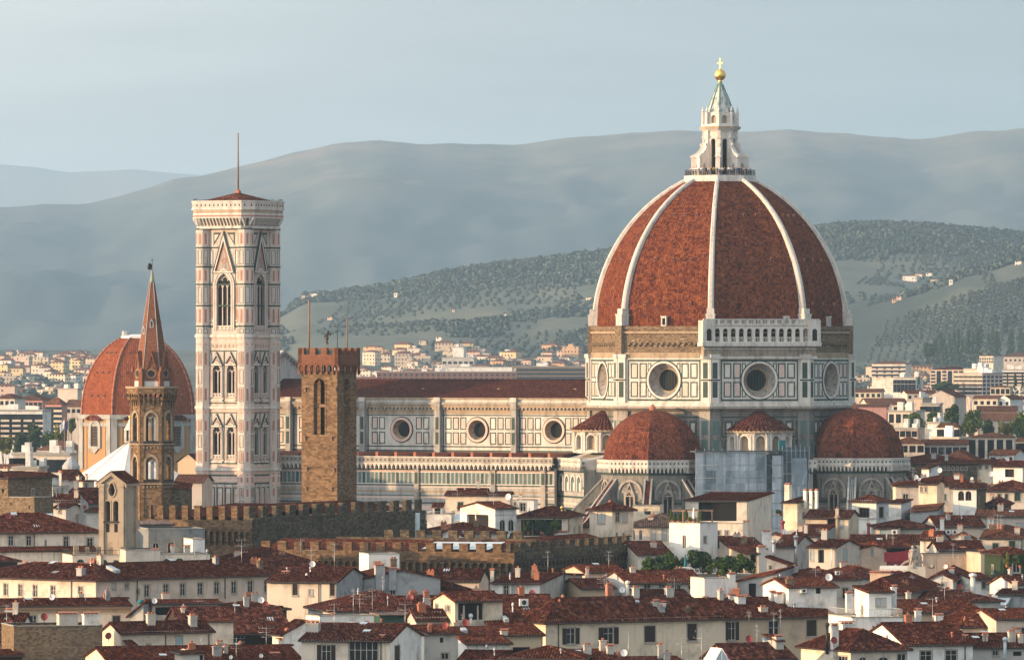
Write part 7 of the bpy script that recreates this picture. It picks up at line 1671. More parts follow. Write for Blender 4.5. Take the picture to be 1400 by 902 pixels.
H('red roof with tall flues at the right edge', 1338, 1412, 706, 697, 1090, d=10, a=-4, roof='gable', wall='tan', tile='tile_pale', E=[('ch', 1352, 708, 722, 4, 'white', -.1), ('ch', 1357, 708, 722, 3, 'white', -.1)])
# --- right foreground
H('white low house with an air conditioner and a big white dish', 1078, 1144, 802.5, 790, 862, d=12, a=-6, roof='gable', wall='white', tile='tile_red', F=[(1119, 804, 7, 7, 'v')], E=[('ac', 1098.5, 807, 8), ('dish', 1133, 789, 4.8, 'w', -.08), ('ch', 1161, 809, 820, 9, 'white', -.3)])
H('red roofs with aerials and cooling units under the grey shuttered house', 1100, 1172, 792, 778, 905, d=14, a=6, roof='hip', wall='mould', tile='tile_red', E=[('ant', 1115, 775, 792, .0), ('ant', 1145, 779, 790, .2), ('ac', 1145, 783, 6, .0)])
H('maroon roofed court with an awning frame beside it', 1156, 1216, 790, 774, 935, d=14, a=-10, roof='hip', wall='mould', tile='tile')
H('big red hipped roof with an orange walled corner and a box skylight', 1163, 1236, 812, 786, 876, ps=1283, a=-24, roof='hip', wall='orange', tile='tile_red', S=[(1262, 818, 6, 5, 'v')], E=[('ch', 1205, 781, 793, 28, 'orange', .45)])
H('white gabled house with a grey chimney stack and two dishes', 1270, 1303, 793, 778, 935, ps=1320, a=-14, roof='gablef', wall='white', tile='tile', F=[(1290, 797, 5, 6, 'd')], E=[('dish', 1296, 805, 3.4, 'r', -.1), ('dish', 1312, 802, 3.6, 'r', -.1), ('ch', 1301, 776, 788, 7, 'cement', .3), ('pipe', 1330, 783, 808, 3.4, 'white', -.3)])
H('white house with green shutters behind the tall white round flue', 1332, 1356, 792, 783, 940, d=12, a=-4, roof='gable', wall='white', tile='tile', F=[(1345, 795, 5, 10, 'cg'), (1351, 795, 4, 10, 'cl')])
H('sunlit white gable wall with an orange red roof at the right edge', 1353, 1385, 800, 785, 925, ps=1425, a=32, roof='gable', wall='white', tile='tile_red') if False else H('sunlit white gable wall with an orange red roof at the right edge', 1385, 1430, 799, 786, 925, ps=1353, a=40, roof='gable', wall='white', tile='tile_red', E=[('ch', 1381, 776, 790, 5, 'mould', .5)])
H('wide dark red hipped roof behind the balcony dormer', 1280, 1368, 822, 806, 880, d=18, a=5, roof='hip', wall='mould', tile='tile', E=[('ant', 1322, 800, 822, .2), ('ant', 1342, 808, 822, .2)])
H('grey gabled roof with a round window at the right edge', 1364, 1412, 812, 805, 890, d=12, a=-24, roof='gable', wall='cement', tile='tile', E=[('ch', 1354, 813, 824, 6, 'white', .0), ('sky', 1362, 829, 28, 9, -.4, 'bluesheet')])
H('broad red roof right behind the balcony dormer', 1228, 1342, 837, 820, 856, d=15, a=3, roof='gable', wall='ochre', tile='tile_red', E=[('ch', 1283, 839, 856, 11, 'white', -.15), ('ch', 1304, 848, 866, 10, 'white', -.3), ('ant', 1275, 817, 858, -.15)])
H('red roof with a cluster of orange pots at the right', 1314, 1382, 857, 838, 845, d=14, a=-10, roof='hip', wall='tan', tile='tile_red', E=[('ch', 1328, 848, 860, 5, 'lead', .1), ('ch', 1337, 847, 857, 6, 'terra', .2)])
H('red roof above a long pale parapet at the right edge', 1352, 1420, 851, 832, 842, d=12, a=-24, roof='shedr', wall='tan', tile='tile_red') if False else H('red roof above a long pale parapet at the right edge', 1362, 1425, 846, 832, 842, d=12, a=10, roof='gable', wall='tan', tile='tile_red')
H('mottled house front with yellow shutters and thin flues at the lower right', 1322, 1425, 885, 866, 800, d=14, a=4, roof='gable', wall='mould', tile='tile', F=[(1361, 888, 8, 8, 'd'), (1391, 890, 12, 6, 'v')], E=[('ch', 1345, 865, 880, 3, 'tan', .2), ('ch', 1349, 865, 880, 3, 'tan', .2), ('pipe', 1374, 870, 893, 2.2, 'bluesheet', -.1), ('ch', 1390, 858, 868, 8, 'tan', .5)])
H('white house with a red roof, white chimneys and grey windows at the bottom right', 1238, 1330, 881.5, 851, 786, d=18, a=5, roof='gable', wall='white', tile='tile', F=[(1266, 889, 16, 18, 'd'), (1300.5, 888, 16, 18, 'd')], E=[('ch', 1319, 868, 881, 7, 'white', .15), ('pipew', 1319, 882, 902)])
H('cream corner house with a hipped roof and arched windows at the bottom', 1163, 1240, 889.5, 860, 770, ps=1095, a=26, roof='hip', wall='cream', tile='tile', F=[(1180, 897, 12, 20, 'a'), (1208, 897, 20, 20, 'a'), (1233, 893, 12, 14, 'd')], S=[(1152, 896, 12, 12, 'd')], E=[('pipe', 1131, 850, 880, 2.2, 'iron', .3), ('ch', 1141, 853, 880, 9, 'white', .3), ('dish', 1140, 875, 4.2, 'r', .15), ('ch', 1157, 850, 866, 20, 'white', .7)])
H('white balcony dormer tower with pale shutters and a round railing', 1188, 1219, 809, 802, 808, d=6, a=3, roof='shed', wall='white', tile='tile', F=[(1204, 818, 13, 11, 'cw')], E=[('ch', 1222, 800, 842, 7, 'white', .3), ('pipew', 1226, 818, 840)])
H('white terrace block that carries the balcony dormer', 1165, 1234, 844, None, 803, d=10, a=3, roof='flat', wall='white', F=[(1206, 865, 18, 6, 'v'), (1199.5, 852, 2, 3, 'v'), (1211, 852, 4, 2.5, 'v')], E=[('rail', 833, 843, 'shw'), ('ch', 1255, 832, 856, 8, 'white', .2), ('lean', 1192, 1226, 857, 859, 1.2, 'white')])
H('dark red roof with a sunlit gable and a glass greenhouse at the bottom', 1000, 1085, 902, 880, 766, ps=962, a=28, roof='gable', wall='cream', tile='tile', E=[('dish', 1024, 873, 4.4, 'r', .5), ('ch', 1064, 868, 885, 12, 'mould', .3), ('dorm', 1065, 871, 886, 11, .25, 'mould')])

# unseen palazzi added beyond the left side to shade the foreground
for lb, p0, p1, pe, Y, dd in (('tall cream palazzo added for shade beyond the left edge near the brown stone block', -330, -110, 800, 742, 22), ('tall ochre palazzo added for shade beyond the left edge nearer the river', -420, -150, 830, 690, 24), ('large tan palazzo added for shade beyond the lower left corner', -300, -60, 905, 640, 24)):
    H(lb, p0, p1, pe, pe-22, Y, d=dd, a=16, roof='hip', wall='cream', tile='tile_red', F=[(p0+f*(p1-p0), pe+12, 14, 26, 'cb') for f in (.15, .32, .5, .68, .85)])
# ------------------------------------------------------------------ the remaining houses between the ones above
fr_ = random.Random(21); placed = [(x, y, r) for _, x, y, r, _ in HOUSES] + [(wx(600, 985), 985, 26), (wx(300, 1010), 1010, 14), (wx(480, 1030), 1030, 20), (wx(208, 1025), 1025, 6), (wx(160, 940), 940, 6)]
def short(l):
    for c in (' with ', ' in front ', ' right of ', ' left of ', ' behind ', ' under ', ' below ', ' beside ', ' at ', ' on ', ' amid ', ' before ', ' that ', ' whose ', ' above ', ' and ', ' of ', ' facing ', ' over ', ' turned ', ' spanned ', ' topped '): l = l.split(c)[0]
    return l
named = [(x, y, r, short(l)) for l, x, y, r, _ in HOUSES]; used_l = set()
FT = ['cream', 'white', 'pale', 'tan', 'mould', 'pink', 'cement', 'yellow', 'cream', 'white']; FN = {'mould': 'stained grey', 'cement': 'grey rendered'}
nf = 0
for _ in range(2600):
    Y = fr_.uniform(835, 1330); px = fr_.uniform(560, 1415) if fr_.random() < .8 else fr_.uniform(-10, 560); x = wx(px, Y)
    w, d = fr_.uniform(5.5, 11), fr_.uniform(7, 12); rr = max(w, d)*.5
    if px < 560 and Y > 960 and not (px < 140 and Y > 1000): continue
    if 560 < px < 900 and Y > 955 and Y < 1040: continue
    if any((x-a)**2+(Y-b)**2 < (rr+c)**2*.55 for a, b, c in placed): continue
    ze = fr_.uniform(17.0, 25.5) if px > 1000 else fr_.uniform(16, 22.5)
    if Y > 1100: ze = fr_.uniform(17, 26.5) if px > 1230 else fr_.uniform(14, 21)
    q0, q1 = 700+FPX*(x-w*.8)/Y, 700+FPX*(x+w*.8)/Y
    lim = max([p for a_, b_, p, yy in SPAN+[(866, 1040, 797, 936)] if yy > Y-4 and yy < Y+170 and a_ < q1 and b_ > q0] or [0])
    ze = min(ze, HC-(lim+14-HY)*Y/FPX)
    if ze < 9: continue
    placed.append((x, Y, rr)); pe = HY-(ze-HC)*FPX/Y; rise = fr_.uniform(1.2, 2.0); sc_ = FPX/Y
    t = fr_.choice(FT); roof = fr_.choice(('gable', 'gable', 'hip', 'gablef', 'shed')); a = fr_.choice((-38, -34, -20, -16, -12, 8))
    n = min(named, key=lambda q: (q[0]-x)**2+(q[1]-Y)**2*.25); dx, dy = x-n[0], Y-n[1]
    rel = ('behind' if dy > 0 else 'in front of') if abs(dx) < 4 else ('right of' if dx > 0 else 'left of')
    til = fr_.choice(TILES); tn = {'tile': 'dark', 'tile_red': 'red', 'tile_pale': 'pale brown'}[til]
    shp = {'gable': 'gabled', 'hip': 'hipped', 'gablef': 'gable fronted', 'shed': 'lean-to roofed'}[roof]
    lab = f'{shp} {FN.get(t, t)} house with {tn} tiles {rel} the {n[3]}'; lab = ' '.join(lab.split()[:16])
    if lab in used_l: lab = 'small ' + lab; lab = ' '.join(lab.split()[:16])
    if lab in used_l: continue
    used_l.add(lab)
    p0 = 700+FPX*(x-w/2)/Y; p1 = 700+FPX*(x+w/2)/Y
    F = [(p0+(p1-p0)*f, pe+fr_.uniform(9, 12), 1.0*sc_, 1.5*sc_, fr_.choice(('d', 'cb', 'cg', 'd', 'cw'))) for f in ((.25, .7) if w > 7 else (.45,))]
    S = []
    house(lab, p0, p1, pe, pe-rise*sc_, Y, d=d, a=a, roof=roof, wall=t, tile=til, F=F, S=S); nf += 1
    if nf >= 70: break
# ------------------------------------------------------------------ trees and plants
import numpy as np
def fast_mesh(name, V, Fq, mats, mi=None):
    me = bpy.data.meshes.new(name); n, k = len(Fq), len(Fq[0])
    me.vertices.add(len(V)); me.vertices.foreach_set('co', np.asarray(V, dtype=np.float32).ravel())
    me.loops.add(n*k); me.loops.foreach_set('vertex_index', np.asarray(Fq, dtype=np.int32).ravel())
    me.polygons.add(n); me.polygons.foreach_set('loop_start', np.arange(n, dtype=np.int32)*k); me.polygons.foreach_set('loop_total', np.full(n, k, dtype=np.int32))
    for m in mats: me.materials.append(m)
    if mi is not None: me.polygons.foreach_set('material_index', np.asarray(mi, dtype=np.int32))
    me.update(calc_edges=True); me.validate(); return me
def leaf_mesh(name, mat, seed, n, rx, rz, leaf, clumps=22, flat=.0, shape='round'):
    r = np.random.RandomState(seed)
    d = r.normal(size=(clumps, 3)); d /= np.linalg.norm(d, axis=1)[:, None]
    c = d*(r.uniform(.25, .85, (clumps, 1)))*np.array([rx, rx, rz])
    if shape == 'cone': t = r.uniform(-1, 1, clumps); a = r.uniform(0, 6.28, clumps); q = (1-t)*.42+.08; c = np.stack([q*rx*np.cos(a), q*rx*np.sin(a), t*rz], 1)
    cs = r.uniform(.28, .5, clumps) if shape != 'cone' else r.uniform(.25, .45, clumps)
    k = r.randint(0, clumps, n); e = r.normal(size=(n, 3)); e /= np.linalg.norm(e, axis=1)[:, None]
    p = c[k] + e*(cs[k][:, None]*r.uniform(.55, 1.0, (n, 1)))*np.array([rx, rx, min(rz, rx*1.2)])
    nn = e*.7 + r.normal(size=(n, 3))*.5 + np.array([0, 0, .3]); nn /= np.linalg.norm(nn, axis=1)[:, None]
    t = np.cross(nn, r.normal(size=(n, 3))); t /= np.linalg.norm(t, axis=1)[:, None]; b = np.cross(nn, t)
    s = leaf*r.uniform(.6, 1.3, (n, 1))
    V = np.stack([p-t*s-b*s*.6, p+t*s-b*s*.6, p+t*s*.7+b*s*.8, p-t*s*.7+b*s*.8], 1).reshape(-1, 3)
    return fast_mesh(name, V, np.arange(4*n).reshape(n, 4), [mat])
def trunk_mesh(h, r, seed):
    q = random.Random(seed); mb = MB(); p = Vector((0,0,-.5)); 
    for i in range(4):
        n = Vector((q.uniform(-.12, .12)*h*.2, q.uniform(-.12, .12)*h*.2, h*(i+1)/4)); mb.tube(p, n, r*(1-i*.2), 7, 0, r*(1-(i+1)*.2)); p = n
    for i in range(5): a = q.uniform(0, 6.28); z = h*q.uniform(.5, .95); mb.tube((0,0,z), (cos(a)*h*.3, sin(a)*h*.3, z+h*.35), r*.4, 5, 0, r*.12)
    return mb.mesh('trunk', M['bark'])
TR = {'green': leaf_mesh('crown', M['leaf'], 1, 2600, 1, 1.15, .085), 'dark': leaf_mesh('crown', M['leafd'], 2, 2600, 1, 1.0, .085), 'yellow': leaf_mesh('crown', M['leafy'], 3, 2600, 1, 1.2, .085), 'pine': leaf_mesh('crown', M['leafd'], 4, 2600, 1, .32, .07, 30), 'cypress': leaf_mesh('crown', M['leafd'], 5, 1600, 1, 4.2, .13, 40, shape='cone')}
TRK = trunk_mesh(1.0, .07, 3)
def tree(name, kind, label, px, pt, pb, wpx, Y, group):
    r = wpx*Y/FPX/2; zt, zb = wz(pt, Y), wz(pb, Y); g0 = plain(Y) if Y < 5000 else hill_z(wx(px, Y), Y)
    o = thing(name, label, 'tree', (wx(px, Y), Y, g0), rnd.uniform(0, 6), group)
    cz_, hz = (zt+zb)/2-g0, (zt-zb)/2
    t = link('trunk', TRK, o); t.scale = (r*1.3, r*1.3, max(1.0, cz_))
    c = link('crown', TR[kind], o, (0, 0, cz_)); ry = {'pine': .32, 'cypress': 4.2, 'green': 1.15, 'dark': 1.0, 'yellow': 1.2}[kind]; c.scale = (r, r, hz/ry); c.rotation_euler = (0, 0, rnd.uniform(0, 6))
GT = 'trees along the avenue right of the cathedral'
for kind, lab, px, pt, pb, w in (('green', 'broad green tree touching the right tribune dome', 1190, 561, 604, 24), ('yellow', 'olive yellow tree low beside the right tribune dome', 1212, 577, 618, 24), ('dark', 'small dark tree between the tribune dome and the pink terrace house', 1228, 585, 612, 16), ('green', 'round green tree before the cream terraced block', 1252, 561, 592, 27), ('green', 'wide green tree left of the white flat roofed house', 1277, 558, 588, 24), ('dark', 'dusky olive tree behind the white flat roofed house', 1301, 552, 590, 25), ('yellow', 'small yellowing tree beside the cream palazzo roof', 1313, 577, 598, 18), ('green', 'tallest green tree above the cream palazzo roof', 1329, 556, 596, 28), ('dark', 'low dark green tree behind the cream palazzo roof', 1352, 573, 596, 22), ('yellow', 'yellowing tree behind the right end of the cream palazzo', 1376, 573, 600, 24), ('green', 'large green tree cut by the right edge of the view', 1399, 557, 605, 30)):
    tree('deciduous_tree', kind, lab, px, pt, pb, w, 1980+rnd.uniform(-60, 60), GT)
tree('umbrella_pine', 'pine', 'dark umbrella pine spreading before the big beige office block', 1291, 522, 537, 36, 2900, 'far trees')
for lab, px, pt, pb, w, Y in (('slim dark cypress right of the white school', 1256, 515, 538, 6, 2900), ('dark cypress right of the small yellow house', 1388, 512, 541, 9, 2600), ('short dark cypress at the right edge', 1398, 522, 540, 7, 2600), ('pointed cypress in front of the beige office block', 1318, 527, 542, 4, 2500)):
    tree('cypress', 'cypress', lab, px, pt, pb, w, Y, 'cypresses in the town')
GL = 'trees before the pale apartments on the left'
for kind, lab, px, pt, pb, w in (('yellow', 'yellowing tree at the left edge below the pale apartments', 5, 593, 622, 26), ('dark', 'broad dark tree under the pale apartments', 27, 590, 620, 26), ('dark', 'tall dark tree before the pink apartments', 48, 578, 618, 30), ('green', 'green tree left of the villa with flagpoles', 66, 586, 618, 24), ('yellow', 'light yellow green tree against the pink apartments', 83, 577, 612, 18), ('dark', 'low dark trees mass above the flat glazed building', 36, 604, 628, 34), ('green', 'small tree between the red villa roof and the domed chapel', 98, 569, 592, 12)):
    tree('deciduous_tree', kind, lab, px, pt, pb, w, 2050+rnd.uniform(-80, 80), GL)

# ------------------------------------------------------------------ far buildings
WIN = MB(); WIN.box(-.5, .5, -.03, .1, 0, 1); WINM = WIN.mesh('window', M['glass'])
BALC = MB(); BALC.box(-.5, .5, -.9, 0, 0, .12); BALC.box(-.5, .5, -.95, -.88, 0, .95); BALM = BALC.mesh('balcony', M['tan'])
def block(label, px0, px1, pt, Y, d, a=-15, roof='flat', wall='cream', pr=None, rows=(), cols=0, ww=1.3, hh=1.7, scols=0, balc=False, name='apartment_block', cat='building', tile='tile_pale', ps=None, group=None, zoff=0.0):
    a = R(a); ca, sa = cos(a), sin(a); k0, k1 = (px0-700)/FPX, (px1-700)/FPX
    if a < 0:
        NX_, NY = k1*Y, Y; w = (NX_-k0*Y)/(ca-k0*sa); AX, AY = NX_-w*ca, Y-w*sa
        if ps is not None: ks = (ps-700)/FPX; d = (ks*Y-NX_)/(-sa-ks*ca)
    else: AX, AY = k0*Y, Y; w = (k1*Y-AX)/(ca-k1*sa)
    g0 = plain(Y)+zoff; root = thing(name, label, cat, (AX, AY, g0), a, group); root['_px'] = (px0+px1)/2
    ze = wz(pt, Y)-g0; mb = MB(); fpl, rpl, lpl = PL((0,0),(1,0),(0,-1)), PL((w,0),(0,1),(1,0)), PL((0,d),(0,-1),(-1,0))
    mb.box(0, w, 0, d, -3, ze, 0); rb = MB(); o = .5
    if roof == 'hip':
        zr = wz(pr, Y+d/2)-g0; c = [(-o,-o,ze), (w+o,-o,ze), (w+o,d+o,ze), (-o,d+o,ze)]
        t = [(d/2,d/2,zr), (w-d/2,d/2,zr), (w-d/2,d/2,zr), (d/2,d/2,zr)] if w > d else [(w/2,w/2,zr), (w/2,w/2,zr), (w/2,d-w/2,zr), (w/2,d-w/2,zr)]
        for i in range(4):
            j = (i+1) % 4; slope(rb, c[i], c[j], t[i], t[j], ribs=False)
    elif roof == 'gablef':
        zr = wz(pr, Y)-g0; mb.face([(0,0,ze),(w,0,ze),(w/2,0,zr)], 0)
        slope(rb, (w+o,-.3,ze), (w+o,d,ze), (w/2,-.3,zr), (w/2,d,zr), ribs=False); slope(rb, (-o,d,ze), (-o,-.3,ze), (w/2,d,zr), (w/2,-.3,zr), ribs=False)
    elif roof == 'gable':
        zr = wz(pr, Y+d/2)-g0; slope(rb, (-o,-o,ze), (w+o,-o,ze), (-o,d/2,zr), (w+o,d/2,zr), ribs=False); slope(rb, (w+o,d+o,ze), (-o,d+o,ze), (w+o,d/2,zr), (-o,d/2,zr), ribs=False)
        mb.face([(w,0,ze),(w,d,ze),(w,d/2,zr-.1)], 0); mb.face([(0,d,ze),(0,0,ze),(0,d/2,zr-.1)], 0)
    else:
        rb.box(-.3, w+.3, -.3, d+.3, ze, ze+.5, 1)
        for _ in range(3): x, y = rnd.uniform(.1, .8)*w, rnd.uniform(.2, .8)*d; rb.box(x, x+min(4, w*.2), y, y+3, ze+.5, ze+rnd.uniform(1.5, 3.2), 2)
    mb.build('wall', M[wall], root); rb.build('roof', [M[tile], M['sill'], M['white']], root)
    for z in rows:
        zz = wz(z, Y)-g0
        for pl, L, n, rz in ((fpl, w, cols, 0), (rpl if a < 0 else lpl, d, scols, pi/2 if a < 0 else -pi/2)):
            for j in range(n):
                u = (j+.5)*L/n; v = link('window', WINM, root, pl.p(u, zz-hh, 0), rz); v.scale = (ww, 1, hh)
                if balc and j % 2 == 0: q = link('balcony', BALM, root, pl.p(u, zz-hh-.1, 0), rz); q.scale = (ww*1.4, 1, .8)
    return root
B = block
B('pale apartment block with flat brown roof and balconies beside the drum', 1192, 1238, 497.5, 4300, 30, -20, 'hip', 'pale', 493.5, (500.5, 506, 511.5), 9, 2.6, 1.9, 0, True, ps=1246)
B('white four storey school with rows of dark windows', 1221, 1252, 517, 3000, 22, -12, 'flat', 'white', None, (519, 525, 530.5), 6, 1.7, 1.9, 2)
B('apartments with a rose hipped roof and stacked balconies', 1272, 1318, 505, 3350, 26, -16, 'hip', 'pink', 500.5, (507, 511.5, 516, 520.5, 525), 6, 2.2, 1.7, 0, True, tile='tile_red')
B('big beige office block with long bands of windows', 1304, 1343, 511, 2900, 30, -36, 'flat', 'pink', None, (513.5, 519, 524.5, 530, 535.5), 6, 2.4, 1.1, 5, ps=1371)
B('raised top storey of the big beige office block', 1318, 1342, 505, 2930, 24, -36, 'flat', 'pink', None, (), ps=1352)
B('grey balconied apartment slab at the right edge', 1370, 1416, 506, 3400, 20, -8, 'flat', 'white', None, (508.5, 513, 517.5, 522), 9, 2.2, 1.7, 0, True)
B('sunlit cream villa at the foot of the dark cypress slope', 1339, 1358, 486.5, 4700, 30, -34, 'hip', 'cream', 484.5, (489, 493), 6, 1.4, 1.6, ps=1372)
B('long low farmhouse with a brown roof before the cypress slope', 1366, 1416, 487.5, 4800, 22, -8, 'hip', 'tan', 481.5, (491,), 8, 1.5, 1.5)
B('small yellow house with three dark windows by a cypress', 1354, 1381, 529, 2600, 12, -10, 'hip', 'yellow', 526.5, (531.5,), 4, 1.5, 2.0)
B('wide blank beige gable wall in the middle of the right hand town', 1266, 1305, 543, 2350, 30, -12, 'gablef', 'tan', 533, ())
B('tall orange wall slab next to the blank beige gable', 1249, 1261, 545, 2300, 14, -18, 'flat', 'orange', None, ())
B('dark glazed flat roofed hall below the blank beige gable', 1260, 1284, 553, 2250, 16, -8, 'flat', 'mould', None, (555.5,), 4, 2.6, 1.8)
B('cream terraced block with a set back top floor', 1214, 1252, 563, 2100, 16, -14, 'flat', 'cream', None, (566, 572), 4, 1.6, 1.4, tile='tile_pale')
B('set back top floor under a brown hipped roof', 1220, 1240, 553.5, 2120, 12, -14, 'hip', 'cream', 548, (556,), 2, 1.6, 1.4)
B('long yellow house with a dull red roof right of the drum', 1168, 1205, 536, 2750, 14, -8, 'gable', 'yellow', 531, (538,), 5, 1.3, 1.5)
B('red roofed terrace row above the avenue trees', 1186, 1240, 551.5, 2350, 18, 5, 'gable', 'tan', 544, ())
B('maroon roofed low hall left of the terrace row', 1172, 1212, 556, 2250, 16, -6, 'gable', 'rose', 552, ())
B('sunlit orange roofed houses above the blank gable', 1240, 1280, 538, 2550, 16, 4, 'gable', 'cream', 533, (540.5,), 5, 1.2, 1.3, tile='tile_red')
B('long dark brown factory roof with a lower glazed strip', 1337, 1390, 562, 2250, 18, -4, 'gable', 'woodp', 554.5, ())
B('second long red brown roof behind the tallest tree', 1340, 1392, 575, 2120, 18, -4, 'gable', 'tan', 564.5, ())
B('cream stepped houses with red roofs under the beige office block', 1330, 1364, 545, 2450, 16, -14, 'gable', 'cream', 540, (548,), 4, 1.3, 1.4)
B('white gabled house with tan roof right of the stepped houses', 1364, 1381, 546, 2450, 14, -25, 'gablef', 'white', 540, (549,), 2, 1.2, 1.4)
B('sunlit pink houses at the right edge under red roofs', 1379, 1416, 546, 2480, 14, -10, 'gable', 'pink', 541, (549,), 5, 1.2, 1.4, tile='tile_red')
B('white house with a white flat roof and a glazed top floor', 1282, 1310, 584, 1750, 12, -20, 'hip', 'white', 578, (587,), 5, 1.6, 2.4, 2, ps=1312)
B('tall white box house with a bright flat roof', 1268, 1284, 579, 1760, 10, -20, 'flat', 'white', None, (), ps=1298)
B('cream palazzo with two rows of dark green windows', 1323, 1386, 598, 1600, 16, -6, 'hip', 'cream', 591, (601, 613), 5, 1.6, 2.4, ps=None)
B('left hand side wing of the cream palazzo', 1312, 1324, 600, 1590, 12, 30, 'flat', 'cream', None, ())
B('brown roofed long house below the pink terrace', 1220, 1264, 606, 1560, 14, -4, 'hip', 'tan', 596.5, (609,), 4, 1.5, 1.6)
B('dark brown roofed wing under the white box house', 1262, 1322, 608, 1570, 12, -4, 'gable', 'mould', 600, (611,), 6, 1.5, 1.8)
B('pink terrace house with a tiled canopy', 1222, 1254, 587, 1760, 12, -12, 'flat', 'pink', None, (589,), 4, 1.4, 1.6, ps=1262)
B('yellow house end at the right edge below the cream palazzo', 1384, 1412, 603, 1620, 12, -8, 'hip', 'yellow', 597, (606, 613), 4, 1.3, 1.6)
B('red roofed house with a white dome skylight behind the right tribune', 1286, 1330, 629, 1470, 16, -10, 'hip', 'tan', 614, ())
B('small white houses beside the cream palazzo foot', 1352, 1386, 622, 1480, 12, -18, 'gable', 'white', 614, (625,), 3, 1.2, 1.5)
B('modern pale apartments with glazed bays at the left', -12, 58, 562, 2350, 18, -6, 'flat', 'white', None, (566, 573, 580, 587, 594), 9, 2.2, 2.6, 0, True)
B('rose red apartments with white balconies', 62, 84, 553, 2450, 18, -22, 'hip', 'rose', 543, (556, 563, 570, 577, 584), 3, 2.4, 1.8, 0, True, ps=92)
B('pink apartments with red roofs stepping back', 20, 58, 547, 2700, 20, -12, 'hip', 'rose', 539, (550, 556), 6, 1.6, 1.6)
B('old cream house at the left edge above the glazed bays', -8, 20, 545, 2600, 16, -12, 'hip', 'pale', 538, (548,), 4, 1.4, 1.6)
B('blank beige block left of the domed chapel', 79, 106, 532, 3200, 24, -20, 'flat', 'tan', None, (), ps=112)
B('red brown house between the beige block and the domed chapel', 90, 118, 556, 2700, 16, -8, 'gable', 'tan', 546, (559,), 4, 1.4, 1.6)
B('long white warehouse roof on the plain at the left', -10, 86, 526.5, 5200, 40, -4, 'flat', 'white_roof', None, (), name='warehouse')
B('second white warehouse further out on the plain', 55, 128, 515, 6600, 50, -4, 'flat', 'white_roof', None, (), name='warehouse')
B('grey white sheds before the distant left hand suburb', -10, 50, 517, 6400, 40, -4, 'flat', 'bluesheet', None, (), name='warehouse')
B('low villa with a wide red roof and flagpoles left of the chapel', 50, 104, 615, 1900, 16, -10, 'hip', 'tan', 602, (618,), 6, 1.4, 1.8)
B('flat glazed building with a pale green roof edge', 18, 52, 622, 1340, 10, -4, 'flat', 'mould', None, (626,), 6, 2.6, 2.0)
B('cream flat roofed house with arched openings left of the baptistery', 50, 94, 622.5, 1330, 12, -4, 'flat', 'cream', None, (628,), 5, 1.4, 2.6)
B('small white and tan houses at the left edge', -8, 22, 640, 1250, 10, -8, 'gable', 'white', 634, (643,), 4, 1.1, 1.5)
B('tan house with dark doors left below the glazed building', 18, 52, 641, 1240, 10, -6, 'flat', 'tan', None, (644,), 4, 1.4, 1.6)
B('orange gabled church front right of the spired tower', 243, 270, 632, 1430, 20, -20, 'gablef', 'ochre', 620, (), tile='tile_red', name='small_church', cat='church')
B('dull red roofs at the foot of the bell tower', 240, 276, 660, 1330, 14, -6, 'gable', 'tan', 648, ())
B('long red brick apartment slab above the nave roof', 515, 706, 508.5, 4800, 16, -3, 'flat', 'brick', None, (511, 516.5), 26, 1.8, 1.6)
B('brown slab block of flats above the nave roof near the dome', 706, 812, 501.5, 4700, 16, -3, 'flat', 'rubble', None, (504, 509.5, 515), 24, 2.2, 1.7)
B('white tower block standing on the far side of the town', 619, 634, 475, 5600, 12, -10, 'flat', 'white', None, ())
B('wide hall with a zigzag truss front beneath the white tower block', 604, 648, 489, 5550, 20, -6, 'flat', 'mould', None, (494,), 6, 3.2, 2.2)
B('white stepped offices behind the long red brick slab', 613, 700, 502, 5200, 16, -6, 'flat', 'white', None, ())
# octagonal red roof with grey lantern
oc_ = thing('octagonal_hall', 'small octagonal hall with a red roof and a pale grey conical lantern', 'hall', (wx(97, 1260), 1260, 0), .2); mb = MB(); zz = lambda p: wz(p, 1260)
mb.prism(octo(3.2), 0, zz(657), 0, top=False); mb.build('wall', M['tan'], oc_)
mb = MB()
for k in range(8): a, b = octo(3.5)[k], octo(3.5)[(k+1) % 8]; c, d = octo(1.5)[(k+1) % 8], octo(1.5)[k]; mb.face([(*a, zz(657)), (*b, zz(657)), (*c, zz(641)), (*d, zz(641))], 0)
mb.build('roof', M['tile_red'], oc_); mb = MB(); mb.lathe([(1.7,zz(641)),(1.7,zz(637)),(1.2,zz(632)),(.5,zz(626)),(.15,zz(623))], 12, (0,0), 0, 0); mb.build('lantern', M['lead'], oc_)

# ------------------------------------------------------------------ houses of the far suburbs
rd = random.Random(11)
TONE = [('white', 'white'), ('cream', 'cream'), ('pale', 'pale'), ('yellow', 'yellow'), ('pink', 'pink'), ('tan', 'tan'), ('orange', 'orange')]
def far_mesh(w, d, h, hr, wall, roof):
    mb = MB(); mb.box(0, w, 0, d, -4, h, 0)
    if hr > 0:
        o = .5; c = [(-o,-o,h),(w+o,-o,h),(w+o,d+o,h),(-o,d+o,h)]; k = min(w, d)/2; t = [(k,d/2,h+hr),(w-k,d/2,h+hr)] if w >= d else [(w/2,k,h+hr),(w/2,d-k,h+hr)]
        if w >= d: Q = [(c[0],c[1],t[1],t[0]),(c[1],c[2],t[1]),(c[2],c[3],t[0],t[1]),(c[3],c[0],t[0])]
        else: Q = [(c[0],c[1],t[0]),(c[1],c[2],t[1],t[0]),(c[2],c[3],t[1]),(c[3],c[0],t[0],t[1])]
        for q in Q: mb.face(q, 1)
    else: mb.box(-.2, w+.2, -.2, d+.2, h, h+.4, 2); mb.box(w*.3, w*.6, d*.3, d*.7, h+.4, h+2.4, 0)
    return mb
gw_ = []
